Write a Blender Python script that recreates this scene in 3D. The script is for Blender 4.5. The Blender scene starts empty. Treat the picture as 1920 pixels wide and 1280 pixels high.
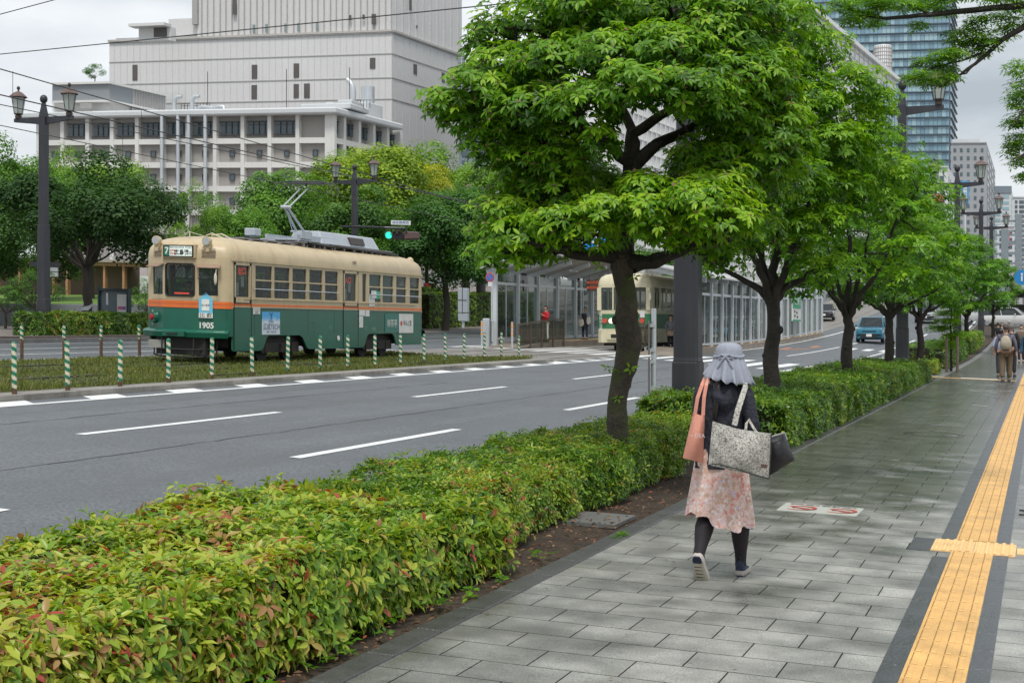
import bpy, bmesh, math, random
import numpy as np
from mathutils import Vector, Matrix
C = bpy.context.scene; COL = C.collection
PI = math.pi
# ------------------------------------------------------------------ camera, sky, light
F = 2740.0; TH = math.atan(995/2740); CT, ST = math.cos(TH), math.sin(TH)
H = 1.69; K = 0.0351          # eye height; the street climbs 3.5% towards the left (crossfall)
cam = bpy.data.cameras.new('camera'); camo = bpy.data.objects.new('camera', cam); COL.objects.link(camo)
camo.location = (0, 0, H); camo.rotation_euler = (PI/2, 0, TH)
cam.sensor_width = 36; cam.lens = F/1920*36; cam.shift_y = -28/1920; cam.clip_end = 6000; cam.clip_start = 0.05
C.camera = camo
C.render.resolution_x = 1024; C.render.resolution_y = 682
C.view_settings.view_transform = 'Standard'; C.view_settings.look = 'None'; C.view_settings.exposure = 0.82; C.view_settings.gamma = 1
w = bpy.data.worlds.new('World'); C.world = w; w.use_nodes = True
nt = w.node_tree; nt.nodes.clear()
def N(t, ty, **kw):
    n = t.nodes.new(ty)
    for a, b in kw.items():
        if a.startswith('i_'): n.inputs[a[2:].replace('_', ' ')].default_value = b
        else: setattr(n, a, b)
    return n
def Lk(t, a, b): t.links.new(a, b)
SUN_EL, SUN_AZ = math.radians(62), math.radians(200)
sky = N(nt, 'ShaderNodeTexSky', sky_type='NISHITA', sun_disc=False, sun_elevation=SUN_EL, sun_rotation=SUN_AZ, air_density=1.5, dust_density=4)
skm = N(nt, 'ShaderNodeMixRGB', blend_type='MULTIPLY', i_Fac=1.0); skm.inputs[2].default_value = (.1, .1, .1, 1)
tc = N(nt, 'ShaderNodeTexCoord'); mp = N(nt, 'ShaderNodeMapping'); mp.inputs['Scale'].default_value = (1.0, 1.0, 2.6); mp.inputs['Location'].default_value = (.37, .2, .1)
nz = N(nt, 'ShaderNodeTexNoise', i_Scale=2.7, i_Detail=8.0, i_Roughness=.5)
cr = N(nt, 'ShaderNodeValToRGB'); e = cr.color_ramp.elements
e[0].position = .36; e[0].color = (.34, .385, .43, 1); e[1].position = .68; e[1].color = (.80, .82, .84, 1)
mx = N(nt, 'ShaderNodeMixRGB', i_Fac=.93); bg = N(nt, 'ShaderNodeBackground', i_Strength=0.80); out = N(nt, 'ShaderNodeOutputWorld')
Lk(nt, tc.outputs['Generated'], mp.inputs['Vector']); Lk(nt, mp.outputs[0], nz.inputs['Vector']); Lk(nt, nz.outputs['Fac'], cr.inputs['Fac'])
Lk(nt, sky.outputs[0], skm.inputs[1]); Lk(nt, skm.outputs[0], mx.inputs[1]); Lk(nt, cr.outputs[0], mx.inputs[2]); Lk(nt, mx.outputs[0], bg.inputs['Color']); Lk(nt, bg.outputs[0], out.inputs[0])
sl = bpy.data.lights.new('sun', 'SUN'); sl.energy = 1.5; sl.angle = math.radians(14); sl.color = (1, .97, .93)
so = bpy.data.objects.new('sun', sl); COL.objects.link(so); so.rotation_euler = (math.radians(28), 0, math.radians(20)); so.location = (0, -10, 40)

# ------------------------------------------------------------------ measuring helpers: where a point of the place stands
def ray(px): a = (px-960)/F; return (-ST+CT*a, CT+ST*a)
def XYd(px, d): r = ray(px); return (r[0]*d, r[1]*d)
def zd(py, d): return H+(612-py)/F*d
def P(px, py, d): x, y = XYd(px, d); return Vector((x, y, zd(py, d)))
def dX(px, X): return X/ray(px)[0]
def PX(px, py, X): return P(px, py, dX(px, X))
def interp(t, xs, ys): return float(np.interp(t, xs, ys))
def rise(Y): return 0 if Y < 62 else (3.5e-4*(Y-62)**2 if Y < 150 else 2.71+.0616*(Y-150) if Y < 230 else 7.64)
def XS(X): return max(-140, min(60, X))
def base(X, Y): return -K*XS(X)+rise(Y)
def roadz(X): return interp(X, [-34.2, -29, -23, -15, -11, -8, -5.3], [-.1, -.03, 0, 0, -.02, -.08, -.14])
def G(X, Y):
    if X > -5.4: p = 0
    elif X > -15.05: p = roadz(X)
    elif X > -22.9: p = .1 if Y < 45 else .0
    elif X > -34.1: p = roadz(X)
    else: p = .05
    return base(X, Y)+p
# ------------------------------------------------------------------ object helpers
def tag(o, label=None, cat=None, group=None, kind=None):
    if label: o['label'] = label
    if cat: o['category'] = cat
    if group: o['group'] = group
    if kind: o['kind'] = kind
    return o
def empty(name, loc, rz=0, label=None, cat=None, group=None):
    o = bpy.data.objects.new(name, None); COL.objects.link(o); o.location = loc; o.rotation_euler = (0, 0, rz); o.empty_display_size = .2
    return tag(o, label, cat, group)
def copy_tree(o, parent=None):
    c = o.copy(); COL.objects.link(c); c.parent = parent
    for ch in list(o.children): copy_tree(ch, c)
    return c
class MB:
    def __init__(s): s.v = []; s.f = []; s.m = []; s.k = 0; s.p = [0]; s.q = [0]
    def mat(s, k): s.k = k; return s
    def add(s, vs, fs):
        n = len(s.v); s.v += [tuple(v) for v in vs]; s.f += [tuple(i+n for i in f) for f in fs]; s.m += [s.k]*len(fs); s.p.append(len(s.v)); s.q.append(len(s.f)); return s
    def hexa(s, b, t):      # bottom and top rings of any n
        n = len(b); fs = [tuple(range(n-1, -1, -1)), tuple(range(n, 2*n))]+[(i, (i+1) % n, n+(i+1) % n, n+i) for i in range(n)]
        return s.add(list(b)+list(t), fs)
    def box(s, x0, x1, y0, y1, z0, z1):
        return s.hexa([(x0, y0, z0), (x1, y0, z0), (x1, y1, z0), (x0, y1, z0)], [(x0, y0, z1), (x1, y0, z1), (x1, y1, z1), (x0, y1, z1)])
    def cbox(s, c, sz, rz=0, rx=0, ry=0):
        M = Matrix.Translation(c) @ Matrix.Rotation(rz, 4, 'Z') @ Matrix.Rotation(ry, 4, 'Y') @ Matrix.Rotation(rx, 4, 'X')
        x, y, z = [q/2 for q in sz]
        q = [M @ Vector(p) for p in ((-x, -y, -z), (x, -y, -z), (x, y, -z), (-x, y, -z), (-x, -y, z), (x, -y, z), (x, y, z), (-x, y, z))]
        return s.hexa(q[:4], q[4:])
    def tube(s, pts, r, n=8, cap=True, flat=1.0):
        pts = [Vector(p) for p in pts]; L = len(pts); rs = r if isinstance(r, (list, tuple)) else [r]*L
        rings = []; up = Vector((0, 0, 1)); prev = None
        for i, p in enumerate(pts):
            t = (pts[min(i+1, L-1)]-pts[max(i-1, 0)]).normalized()
            if prev is None: a = t.cross(up if abs(t.z) < .9 else Vector((0, 1, 0))).normalized()
            else: a = (prev-t*prev.dot(t)).normalized()
            prev = a; b = t.cross(a)
            rings.append([p+a*rs[i]*math.cos(2*PI*j/n)+b*rs[i]*flat*math.sin(2*PI*j/n) for j in range(n)])
        return s.loft(rings, cap)
    def loft(s, rings, cap=True, close=True):
        n = len(rings[0]); vs = [v for r in rings for v in r]; fs = []
        for i in range(len(rings)-1):
            for j in range(n if close else n-1):
                k = (j+1) % n; fs.append((i*n+j, i*n+k, (i+1)*n+k, (i+1)*n+j))
        if cap: fs += [tuple(range(n-1, -1, -1)), tuple(range((len(rings)-1)*n, len(rings)*n))]
        return s.add(vs, fs)
    def lathe(s, prof, c=(0, 0, 0), n=12, cap=True):
        return s.loft([[(c[0]+r*math.cos(2*PI*j/n), c[1]+r*math.sin(2*PI*j/n), c[2]+z) for j in range(n)] for r, z in prof], cap)
    def sphere(s, c, r, n=10, m=7, sc=(1, 1, 1)):
        return s.loft([[(c[0]+sc[0]*r*math.sin(PI*i/m)*math.cos(2*PI*j/n), c[1]+sc[1]*r*math.sin(PI*i/m)*math.sin(2*PI*j/n), c[2]-sc[2]*r*math.cos(PI*i/m)) for j in range(n)] for i in [.02]+list(range(1, m))+[m-.02]])
    def each(s, name, mats, parent=None, org=(0, 0, 0), per=1, **kw):     # every piece an object of its own
        r = []; i = 0
        while i < len(s.p)-1:
            j = min(i+per, len(s.p)-1); m = MB(); a = s.p[i]; m.v = s.v[a:s.p[j]]; m.f = [tuple(k-a for k in f) for f in s.f[s.q[i]:s.q[j]]]; m.m = s.m[s.q[i]:s.q[j]]
            r.append(m.build(name, mats, parent, org, **kw)); i = j
        return r
    def build(s, name, mats, parent=None, org=(0, 0, 0), smooth=False, bevel=0, shear=False):
        me = bpy.data.meshes.new(name)
        if shear: s.v = [(x, y, z-K*x) for x, y, z in s.v]
        me.from_pydata([(x-org[0], y-org[1], z-org[2]) for x, y, z in s.v], [], s.f)
        for m in (mats if isinstance(mats, (list, tuple)) else [mats]): me.materials.append(m)
        me.polygons.foreach_set('material_index', s.m)
        bm = bmesh.new(); bm.from_mesh(me)
        bmesh.ops.recalc_face_normals(bm, faces=bm.faces)
        if bevel: bmesh.ops.bevel(bm, geom=[e for e in bm.edges if len(e.link_faces) == 2 and e.calc_face_angle(0) > .6], offset=bevel, segments=1, affect='EDGES', clamp_overlap=True)
        bm.to_mesh(me); bm.free()
        if smooth:
            me.polygons.foreach_set('use_smooth', [True]*len(me.polygons))
            try: me.set_sharp_from_angle(angle=math.radians(smooth if smooth is not True else 50))
            except Exception: pass
        o = bpy.data.objects.new(name, me); COL.objects.link(o); o.parent = parent
        return o
def text(s, size, org, right, up, m, name='lettering', parent=None, off=(0, 0, 0), ext=0.0, align='CENTER', sx=1.0, bold=0.0):
    cu = bpy.data.curves.new('t', 'FONT'); cu.body = s; cu.size = size; cu.align_x = align; cu.align_y = 'CENTER'; cu.extrude = ext; cu.offset = bold; cu.resolution_u = 3
    to = bpy.data.objects.new('t', cu); COL.objects.link(to)
    me = bpy.data.meshes.new_from_object(to.evaluated_get(bpy.context.evaluated_depsgraph_get()))
    bpy.data.objects.remove(to); r = Vector(right).normalized(); u = Vector(up).normalized(); nn = r.cross(u)
    for v in me.vertices: v.co = Vector(org)+r*v.co.x*sx+u*v.co.y+nn*v.co.z-Vector(off)
    me.materials.clear(); me.materials.append(m)
    o = bpy.data.objects.new(name, me); COL.objects.link(o); o.parent = parent; return o
# ------------------------------------------------------------------ materials
MC = {}
def mat(name, col, rough=.6, metal=0, var=.12, vs=3.0, bump=0, bs=60, spec=.5, fine=0, emit=None, es=1, alpha=None, coord='Object', stain=0, coat=0, dirt=None):
    if name in MC: return MC[name]
    m = bpy.data.materials.new(name); m.use_nodes = True; t = m.node_tree; b = t.nodes['Principled BSDF']
    b.inputs['Roughness'].default_value = rough; b.inputs['Metallic'].default_value = metal; b.inputs['Specular IOR Level'].default_value = spec
    b.inputs['Coat Weight'].default_value = coat
    tc = N(t, 'ShaderNodeTexCoord'); src = tc.outputs[coord]
    n1 = N(t, 'ShaderNodeTexNoise', i_Scale=vs, i_Detail=6.0, i_Roughness=.6); Lk(t, src, n1.inputs['Vector'])
    mr = N(t, 'ShaderNodeMapRange'); mr.inputs['From Min'].default_value = .3; mr.inputs['From Max'].default_value = .7; mr.inputs['To Min'].default_value = 1-var; mr.inputs['To Max'].default_value = 1+var
    Lk(t, n1.outputs['Fac'], mr.inputs['Value'])
    vm = N(t, 'ShaderNodeVectorMath', operation='SCALE'); vm.inputs[0].default_value = col[:3]; Lk(t, mr.outputs[0], vm.inputs['Scale']); o = vm.outputs[0]
    if fine:
        n2 = N(t, 'ShaderNodeTexNoise', i_Scale=bs*1.5, i_Detail=2.0); Lk(t, src, n2.inputs['Vector'])
        m2 = N(t, 'ShaderNodeMapRange'); m2.inputs['From Min'].default_value = .3; m2.inputs['From Max'].default_value = .7; m2.inputs['To Min'].default_value = 1-fine; m2.inputs['To Max'].default_value = 1+fine
        Lk(t, n2.outputs['Fac'], m2.inputs['Value']); v2 = N(t, 'ShaderNodeVectorMath', operation='SCALE'); Lk(t, o, v2.inputs[0]); Lk(t, m2.outputs[0], v2.inputs['Scale']); o = v2.outputs[0]
    if stain:   # vertical streaks of grime
        mpp = N(t, 'ShaderNodeMapping'); mpp.inputs['Scale'].default_value = (1.3, 1.3, .12); Lk(t, src, mpp.inputs['Vector'])
        n3 = N(t, 'ShaderNodeTexNoise', i_Scale=4.0, i_Detail=5.0); Lk(t, mpp.outputs[0], n3.inputs['Vector'])
        m3 = N(t, 'ShaderNodeMapRange'); m3.inputs['From Min'].default_value = .5; m3.inputs['From Max'].default_value = .75; m3.inputs['To Max'].default_value = stain; Lk(t, n3.outputs['Fac'], m3.inputs['Value'])
        x3 = N(t, 'ShaderNodeMixRGB'); x3.inputs[2].default_value = (*(dirt or (.12, .09, .06)), 1); Lk(t, m3.outputs[0], x3.inputs['Fac']); Lk(t, o, x3.inputs[1]); o = x3.outputs[0]
    Lk(t, o, b.inputs['Base Color'])
    rr = N(t, 'ShaderNodeMapRange'); rr.inputs['To Min'].default_value = max(.03, rough-.1); rr.inputs['To Max'].default_value = min(1, rough+.1); Lk(t, n1.outputs['Fac'], rr.inputs['Value']); Lk(t, rr.outputs[0], b.inputs['Roughness'])
    if bump:
        n4 = N(t, 'ShaderNodeTexNoise', i_Scale=bs, i_Detail=4.0); Lk(t, src, n4.inputs['Vector'])
        bp = N(t, 'ShaderNodeBump', i_Strength=bump, i_Distance=.02); Lk(t, n4.outputs['Fac'], bp.inputs['Height']); Lk(t, bp.outputs[0], b.inputs['Normal'])
    if emit: b.inputs['Emission Color'].default_value = (*emit, 1); b.inputs['Emission Strength'].default_value = es
    if alpha is not None: b.inputs['Alpha'].default_value = alpha
    MC[name] = m; return m
def glassm(name, col=(.03, .04, .045), trans=.5, rough=.04):
    if name in MC: return MC[name]
    m = bpy.data.materials.new(name); m.use_nodes = True; t = m.node_tree; b = t.nodes['Principled BSDF']; o = t.nodes['Material Output']
    b.inputs['Base Color'].default_value = (*col, 1); b.inputs['Roughness'].default_value = rough; b.inputs['Specular IOR Level'].default_value = .6
    tr = N(t, 'ShaderNodeBsdfTransparent'); tr.inputs[0].default_value = (.85, .9, .88, 1); ms = N(t, 'ShaderNodeMixShader'); ms.inputs[0].default_value = trans
    n = N(t, 'ShaderNodeTexNoise', i_Scale=2.0); bp = N(t, 'ShaderNodeBump', i_Strength=.04, i_Distance=.02); tcn = N(t, 'ShaderNodeTexCoord'); Lk(t, tcn.outputs['Object'], n.inputs['Vector']); Lk(t, n.outputs['Fac'], bp.inputs['Height']); Lk(t, bp.outputs[0], b.inputs['Normal'])
    Lk(t, b.outputs[0], ms.inputs[1]); Lk(t, tr.outputs[0], ms.inputs[2]); Lk(t, ms.outputs[0], o.inputs[0]); MC[name] = m; return m
def leafm(name, ramp, trans=.35, rough=.42, spec=.4):
    m = bpy.data.materials.new(name); m.use_nodes = True; t = m.node_tree; b = t.nodes['Principled BSDF']; o = t.nodes['Material Output']
    at = N(t, 'ShaderNodeAttribute', attribute_name='v'); cr = N(t, 'ShaderNodeValToRGB'); Lk(t, at.outputs['Fac'], cr.inputs['Fac'])
    el = cr.color_ramp.elements
    while len(el) < len(ramp): el.new(.5)
    for q, (p, c) in zip(el, ramp): q.position = p; q.color = (*c, 1)
    oi = N(t, 'ShaderNodeObjectInfo'); mu = N(t, 'ShaderNodeMixRGB', blend_type='MULTIPLY', i_Fac=1.0); Lk(t, cr.outputs[0], mu.inputs[1]); Lk(t, oi.outputs['Color'], mu.inputs[2])
    Lk(t, mu.outputs[0], b.inputs['Base Color']); b.inputs['Roughness'].default_value = rough; b.inputs['Specular IOR Level'].default_value = spec
    tr = N(t, 'ShaderNodeBsdfTranslucent'); bri = N(t, 'ShaderNodeMixRGB', blend_type='MULTIPLY', i_Fac=1.0); bri.inputs[2].default_value = (1.5, 1.5, .6, 1)
    Lk(t, mu.outputs[0], bri.inputs[1]); Lk(t, bri.outputs[0], tr.inputs[0])
    ms = N(t, 'ShaderNodeMixShader'); ms.inputs[0].default_value = trans; Lk(t, b.outputs[0], ms.inputs[1]); Lk(t, tr.outputs[0], ms.inputs[2]); Lk(t, ms.outputs[0], o.inputs[0])
    return m
# leaves --------------------------------------------------------------
def unit(a): return a/np.maximum(np.linalg.norm(a, axis=1, keepdims=True), 1e-9)
FINE = (np.array([[0, 0, 0], [.3, .42, .03], [.68, .40, -.02], [1, 0, -.22], [.68, -.40, -.02], [.3, -.42, .03], [.3, 0, -.04], [.68, 0, -.1]]),
        [(0, 1, 6), (1, 2, 7, 6), (2, 3, 7), (0, 6, 5), (6, 7, 4, 5), (7, 3, 4)])
MED = (np.array([[0, 0, 0], [.5, .48, .04], [1, 0, -.12], [.5, -.48, .04], [.5, 0, -.05]]), [(0, 1, 2, 4), (0, 4, 2, 3)])
LOW = (np.array([[0, 0, 0], [.5, .5, .0], [1, 0, -.1], [.5, -.5, .0]]), [(0, 1, 2, 3)])
def leaves(name, Pp, D, Nn, L, W, val, tm, m, parent=None, org=(0, 0, 0)):
    n = len(Pp); D = unit(D); S = unit(np.cross(D, Nn)); Nn = np.cross(S, D)
    T, fs = tm; L = np.broadcast_to(L, (n,))[:, None, None]; W = np.broadcast_to(W, (n,))[:, None, None]
    V = Pp[:, None, :]+D[:, None, :]*T[None, :, 0:1]*L+S[:, None, :]*T[None, :, 1:2]*W+Nn[:, None, :]*T[None, :, 2:3]*L
    V = V.reshape(-1, 3)-np.array(org); k = len(T)
    loops = []; sizes = [len(f) for f in fs]; flat = np.array([i for f in fs for i in f])
    loops = (flat[None, :]+(np.arange(n)*k)[:, None]).reshape(-1); sz = np.tile(sizes, n); st = np.concatenate([[0], np.cumsum(sz)[:-1]])
    me = bpy.data.meshes.new(name); me.vertices.add(len(V)); me.vertices.foreach_set('co', V.astype(np.float32).ravel())
    me.loops.add(len(loops)); me.loops.foreach_set('vertex_index', loops.astype(np.int32)); me.polygons.add(len(sz)); me.polygons.foreach_set('loop_start', st.astype(np.int32)); me.polygons.foreach_set('loop_total', sz.astype(np.int32))
    me.polygons.foreach_set('use_smooth', np.ones(len(sz), dtype=bool))
    a = me.attributes.new('v', 'FLOAT', 'POINT'); a.data.foreach_set('value', np.repeat(val, k).astype(np.float32))
    me.update(); me.validate(); me.materials.append(m)
    o = bpy.data.objects.new(name, me); COL.objects.link(o); o.parent = parent; return o
def whorls(cen, axis, nl, L, W, rng, val, up=.15, droop=.25):
    """rosettes of nl leaves round each centre"""
    n = len(cen); axis = unit(axis); h = unit(np.cross(axis, np.array([[.3, .2, 1.0]])+rng.normal(0, .2, (n, 3)))); g = np.cross(axis, h)
    ang = (np.arange(nl)[None, :]*2*PI/nl+rng.uniform(0, 6.3, (n, 1))+rng.normal(0, .25, (n, nl)))[..., None]
    rad = h[:, None, :]*np.cos(ang)+g[:, None, :]*np.sin(ang)
    el = rng.normal(up, .22, (n, nl, 1)); D = rad+axis[:, None, :]*el; D[..., 2] -= droop*rng.uniform(.4, 1.4, (n, nl))
    Nn = axis[:, None, :]-rad*el
    Pp = cen[:, None, :]+rad*.01+np.zeros_like(D); ll = L*rng.uniform(.65, 1.2, n*nl)
    vv = np.clip(np.repeat(val, nl)+rng.normal(0, .1, n*nl), 0, 1)
    return Pp.reshape(-1, 3), D.reshape(-1, 3), Nn.reshape(-1, 3), ll, W*rng.uniform(.8, 1.2, n*nl)*ll/L, vv
def pad_points(c, r, n, rng, upb=.25, shell=.6):
    d = unit(rng.normal(0, 1, (n, 3))+np.array([0, 0, upb])); rr = rng.uniform(shell, 1.0, (n, 1))**.6
    lump = 1+.13*np.sin(d[:, :1]*5+c[0]*3)+.13*np.sin(d[:, 1:2]*6+c[2]*5)
    return np.array(c)+d*rr*lump*np.array(r), d
def limb(mb, pts, r0, r1, n=7, jit=.04, rng=random, seg=4):
    q = []; pts = [Vector(p) for p in pts]
    for i in range(len(pts)-1):
        for j in range(seg):
            t = j/seg; q.append(pts[i].lerp(pts[i+1], t)+(Vector((rng.uniform(-1, 1), rng.uniform(-1, 1), rng.uniform(-.6, .6)))*jit*(pts[i+1]-pts[i]).length if (i or j) else Vector()))
    q.append(pts[-1]); L = len(q)
    mb.tube(q, [r0+(r1-r0)*(i/(L-1))**.8 for i in range(L)], n)
    return q
# ================================================================== GROUND
def sheet(name, xs, ys, zf, m, kind='structure', dz=0, parent=None):
    nx, ny = len(xs), len(ys); vs = [(x, y, zf(x, y)+dz) for y in ys for x in xs]
    fs = [(j*nx+i, j*nx+i+1, (j+1)*nx+i+1, (j+1)*nx+i) for j in range(ny-1) for i in range(nx-1)]
    me = bpy.data.meshes.new(name); me.from_pydata(vs, [], fs); me.materials.append(m)
    o = bpy.data.objects.new(name, me); COL.objects.link(o); o.parent = parent
    if kind: o['kind'] = kind
    return o
YS = [-30, 0, 20, 45, 62]+[62+4*i for i in range(1, 60)]+[320, 400, 600]
m_far = mat('far_ground', (.16, .16, .15), .8, var=.15, vs=.05)
sheet('ground', [-2500, -600, -140, -110, -80, -60, -40, -30, -20, -10, 0, 10, 30, 60, 500, 2500], [-60]+YS[1:]+[1000, 2000, 4000], lambda x, y: base(x, y)-.35, m_far)

def asphalt():
    m = mat('asphalt', (.104, .112, .12), .5, var=.12, vs=.5, bump=.5, bs=22, fine=.42, spec=.5); t = m.node_tree; b = t.nodes['Principled BSDF']
    # slightly darker damp wheel tracks along the lanes
    tc = N(t, 'ShaderNodeTexCoord'); mp = N(t, 'ShaderNodeMapping'); mp.inputs['Scale'].default_value = (.9, .035, 1); n = N(t, 'ShaderNodeTexNoise', i_Scale=1.6, i_Detail=5.0)
    Lk(t, tc.outputs['Object'], mp.inputs['Vector']); Lk(t, mp.outputs[0], n.inputs['Vector'])
    src = b.inputs['Base Color'].links[0].from_socket; mr = N(t, 'ShaderNodeMapRange'); mr.inputs['From Min'].default_value = .3; mr.inputs['From Max'].default_value = .7; mr.inputs['To Min'].default_value = .72; mr.inputs['To Max'].default_value = 1.2
    Lk(t, n.outputs['Fac'], mr.inputs['Value']); vm = N(t, 'ShaderNodeVectorMath', operation='SCALE'); Lk(t, src, vm.inputs[0]); Lk(t, mr.outputs[0], vm.inputs['Scale']); Lk(t, vm.outputs[0], b.inputs['Base Color'])
    m3 = N(t, 'ShaderNodeMapRange'); m3.inputs['From Min'].default_value = .35; m3.inputs['From Max'].default_value = .65; m3.inputs['To Min'].default_value = .36; m3.inputs['To Max'].default_value = .6
    Lk(t, n.outputs['Fac'], m3.inputs['Value']); Lk(t, m3.outputs[0], b.inputs['Roughness']); return m
m_asph = asphalt()
def RZ(x, y): return base(x, y)+roadz(x)
sheet('road', [-34.1, -31, -29, -26, -23, -19, -15, -13, -11, -9.5, -8, -6.5, -5.3], YS, RZ, m_asph)
def pavers():
    m = bpy.data.materials.new('wet_pavers'); m.use_nodes = True; t = m.node_tree; b = t.nodes['Principled BSDF']
    tc = N(t, 'ShaderNodeTexCoord'); mp = N(t, 'ShaderNodeMapping'); mp.inputs['Location'].default_value = (1.63+.9, .15, 0); Lk(t, tc.outputs['Object'], mp.inputs['Vector'])
    br = N(t, 'ShaderNodeTexBrick', offset=.5, offset_frequency=2); br.inputs['Scale'].default_value = 1; br.inputs['Brick Width'].default_value = .45; br.inputs['Row Height'].default_value = .335
    br.inputs['Mortar Size'].default_value = .0042; br.inputs['Mortar Smooth'].default_value = .1; br.inputs['Bias'].default_value = 0
    br.inputs['Color1'].default_value = (.222, .222, .20, 1); br.inputs['Color2'].default_value = (.272, .27, .245, 1); br.inputs['Mortar'].default_value = (.03, .03, .026, 1)
    Lk(t, mp.outputs[0], br.inputs['Vector'])
    def noise(sc, det, src=tc.outputs['Object']):
        n = N(t, 'ShaderNodeTexNoise', i_Scale=sc, i_Detail=det); Lk(t, src, n.inputs['Vector']); return n.outputs['Fac']
    def rng_(s, a, bb, c, d):
        r = N(t, 'ShaderNodeMapRange'); 
        for k_, v_ in zip(('From Min', 'From Max', 'To Min', 'To Max'), (a, bb, c, d)): r.inputs[k_].default_value = v_
        Lk(t, s, r.inputs['Value']); return r.outputs[0]
    def scale(cin, f): v = N(t, 'ShaderNodeVectorMath', operation='SCALE'); Lk(t, cin, v.inputs[0]); Lk(t, f, v.inputs['Scale']); return v.outputs[0]
    def math_(op, a, bb):
        q = N(t, 'ShaderNodeMath', operation=op)
        for i, z in enumerate((a, bb)):
            if isinstance(z, (int, float)): q.inputs[i].default_value = z
            else: Lk(t, z, q.inputs[i])
        return q.outputs[0]
    c = scale(br.outputs['Color'], rng_(noise(150, 3), .3, .7, .5, 1.5)); c = scale(c, rng_(noise(2.6, 8), .32, .68, .70, 1.32))
    # wetness: water lies in the joints and low corners of the slabs, and over the whole walk farther on
    sep = N(t, 'ShaderNodeSeparateXYZ'); Lk(t, tc.outputs['Object'], sep.inputs[0])
    yb = rng_(sep.outputs['Y'], 9.5, 19, 0, .42); xb = rng_(sep.outputs['X'], -1.2, -3.0, 0, .14)
    wn = math_('ADD', math_('ADD', noise(2.2, 7), math_('MULTIPLY', noise(.45, 3), .7)), math_('ADD', yb, xb))
    wet = rng_(wn, .80, 1.15, 0, 1)
    brd = N(t, 'ShaderNodeTexBrick', offset=.5, offset_frequency=2)
    for k_, v_ in (('Scale', 1), ('Brick Width', .45), ('Row Height', .335), ('Mortar Size', .05), ('Mortar Smooth', 1.0)): brd.inputs[k_].default_value = v_
    Lk(t, mp.outputs[0], brd.inputs['Vector'])
    edge = math_('MULTIPLY', brd.outputs['Fac'], rng_(noise(7, 5), .42, .6, 0, .8))
    wet2 = math_('MAXIMUM', wet, math_('MULTIPLY', edge, .35))
    c = scale(c, rng_(wet2, 0, 1, 1.15, .50)); 
    gr = N(t, 'ShaderNodeMixRGB'); gr.inputs[2].default_value = (.10, .095, .06, 1); Lk(t, c, gr.inputs[1]); Lk(t, math_('MULTIPLY', rng_(sep.outputs['X'], -2.2, -3.0, 0, 1), rng_(noise(1.7, 4), .45, .7, 0, .5)), gr.inputs['Fac'])
    Lk(t, gr.outputs[0], b.inputs['Base Color']); Lk(t, math_('MAXIMUM', rng_(wet2, 0, 1, .50, .19), math_('MULTIPLY', br.outputs['Fac'], .85)), b.inputs['Roughness']); Lk(t, rng_(br.outputs['Fac'], 0, 1, .5, .05), b.inputs['Specular IOR Level'])
    hh = math_('SUBTRACT', math_('MULTIPLY', noise(180, 3), rng_(wet, 0, 1, .5, .12)), math_('MULTIPLY', br.outputs['Fac'], 1.2))
    bp = N(t, 'ShaderNodeBump', i_Strength=.6, i_Distance=.01); Lk(t, hh, bp.inputs['Height']); Lk(t, bp.outputs[0], b.inputs['Normal']); return m
m_pav = pavers()
SW = lambda x, y: base(x, y)
YN = [-5, 0, 20, 45, 62]+[62+4*i for i in range(1, 30)]
sheet('pavement', [-2.93, -1, .5, 6], YN, SW, m_pav)
m_kerb = mat('kerb_stone', (.15, .15, .145), .55, var=.2, vs=2, bump=.3, bs=70, fine=.2, stain=.4)
m_kerb2 = mat('kerb_stone_pale', (.25, .235, .21), .7, var=.2, vs=2, bump=.3, bs=50, fine=.15, stain=.5)
m_soil = mat('soil', (.045, .03, .018), .9, var=.45, vs=5, bump=1, bs=35, fine=.5)
def kerb(name, x0, x1, y0, y1, top, m=m_kerb, drop=.3, bl=1.0):
    mb = MB(); y = y0
    while y < y1-.01:
        ye = min(y+bl-.008, y1); zt = [base(x0, y)+top, base(x1, y)+top, base(x1, ye)+top, base(x0, ye)+top]
        q = [(x0, y), (x1, y), (x1, ye), (x0, ye)]; mb.hexa([(a, b, z-drop) for (a, b), z in zip(q, zt)], [(a, b, z) for (a, b), z in zip(q, zt)]); y += bl
    o = mb.build(name, m, bevel=.008); o['kind'] = 'structure'; return o
kerb('kerb_planting_bed', -3.08, -2.93, -2, 47, .012, mat('kerb_wet', (.06, .06, .056), .4, var=.3, vs=4, bump=.4, bs=60, fine=.25), bl=.6)
kerb('kerb_roadside', -5.35, -5.2, -2, 47, .03)
kerb('kerb_roadside_far_block', -5.35, -5.2, 56, 140, .03, bl=2)
sheet('planting_bed_soil', [-5.2, -4.1, -3.08], [-2, 10, 20, 30, 47], lambda x, y: base(x, y)-.02-(.02 if x > -4 else 0), m_soil)
m_pav2 = mat('plain_paving', (.21, .21, .2), .35, var=.2, vs=1, bump=.2, bs=60, fine=.1)
sheet('pavement_crossing_ramp', [-5.2, -2.931], [47.01, 52, 56], SW, m_pav2, dz=-.004)
sheet('planting_bed_soil_far', [-5.2, -3.2], [56, 80, 110, 140], SW, m_soil, dz=-.02)
kerb('kerb_planting_bed_far', -3.2, -2.931, 56, 140, .005, bl=2)
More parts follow.
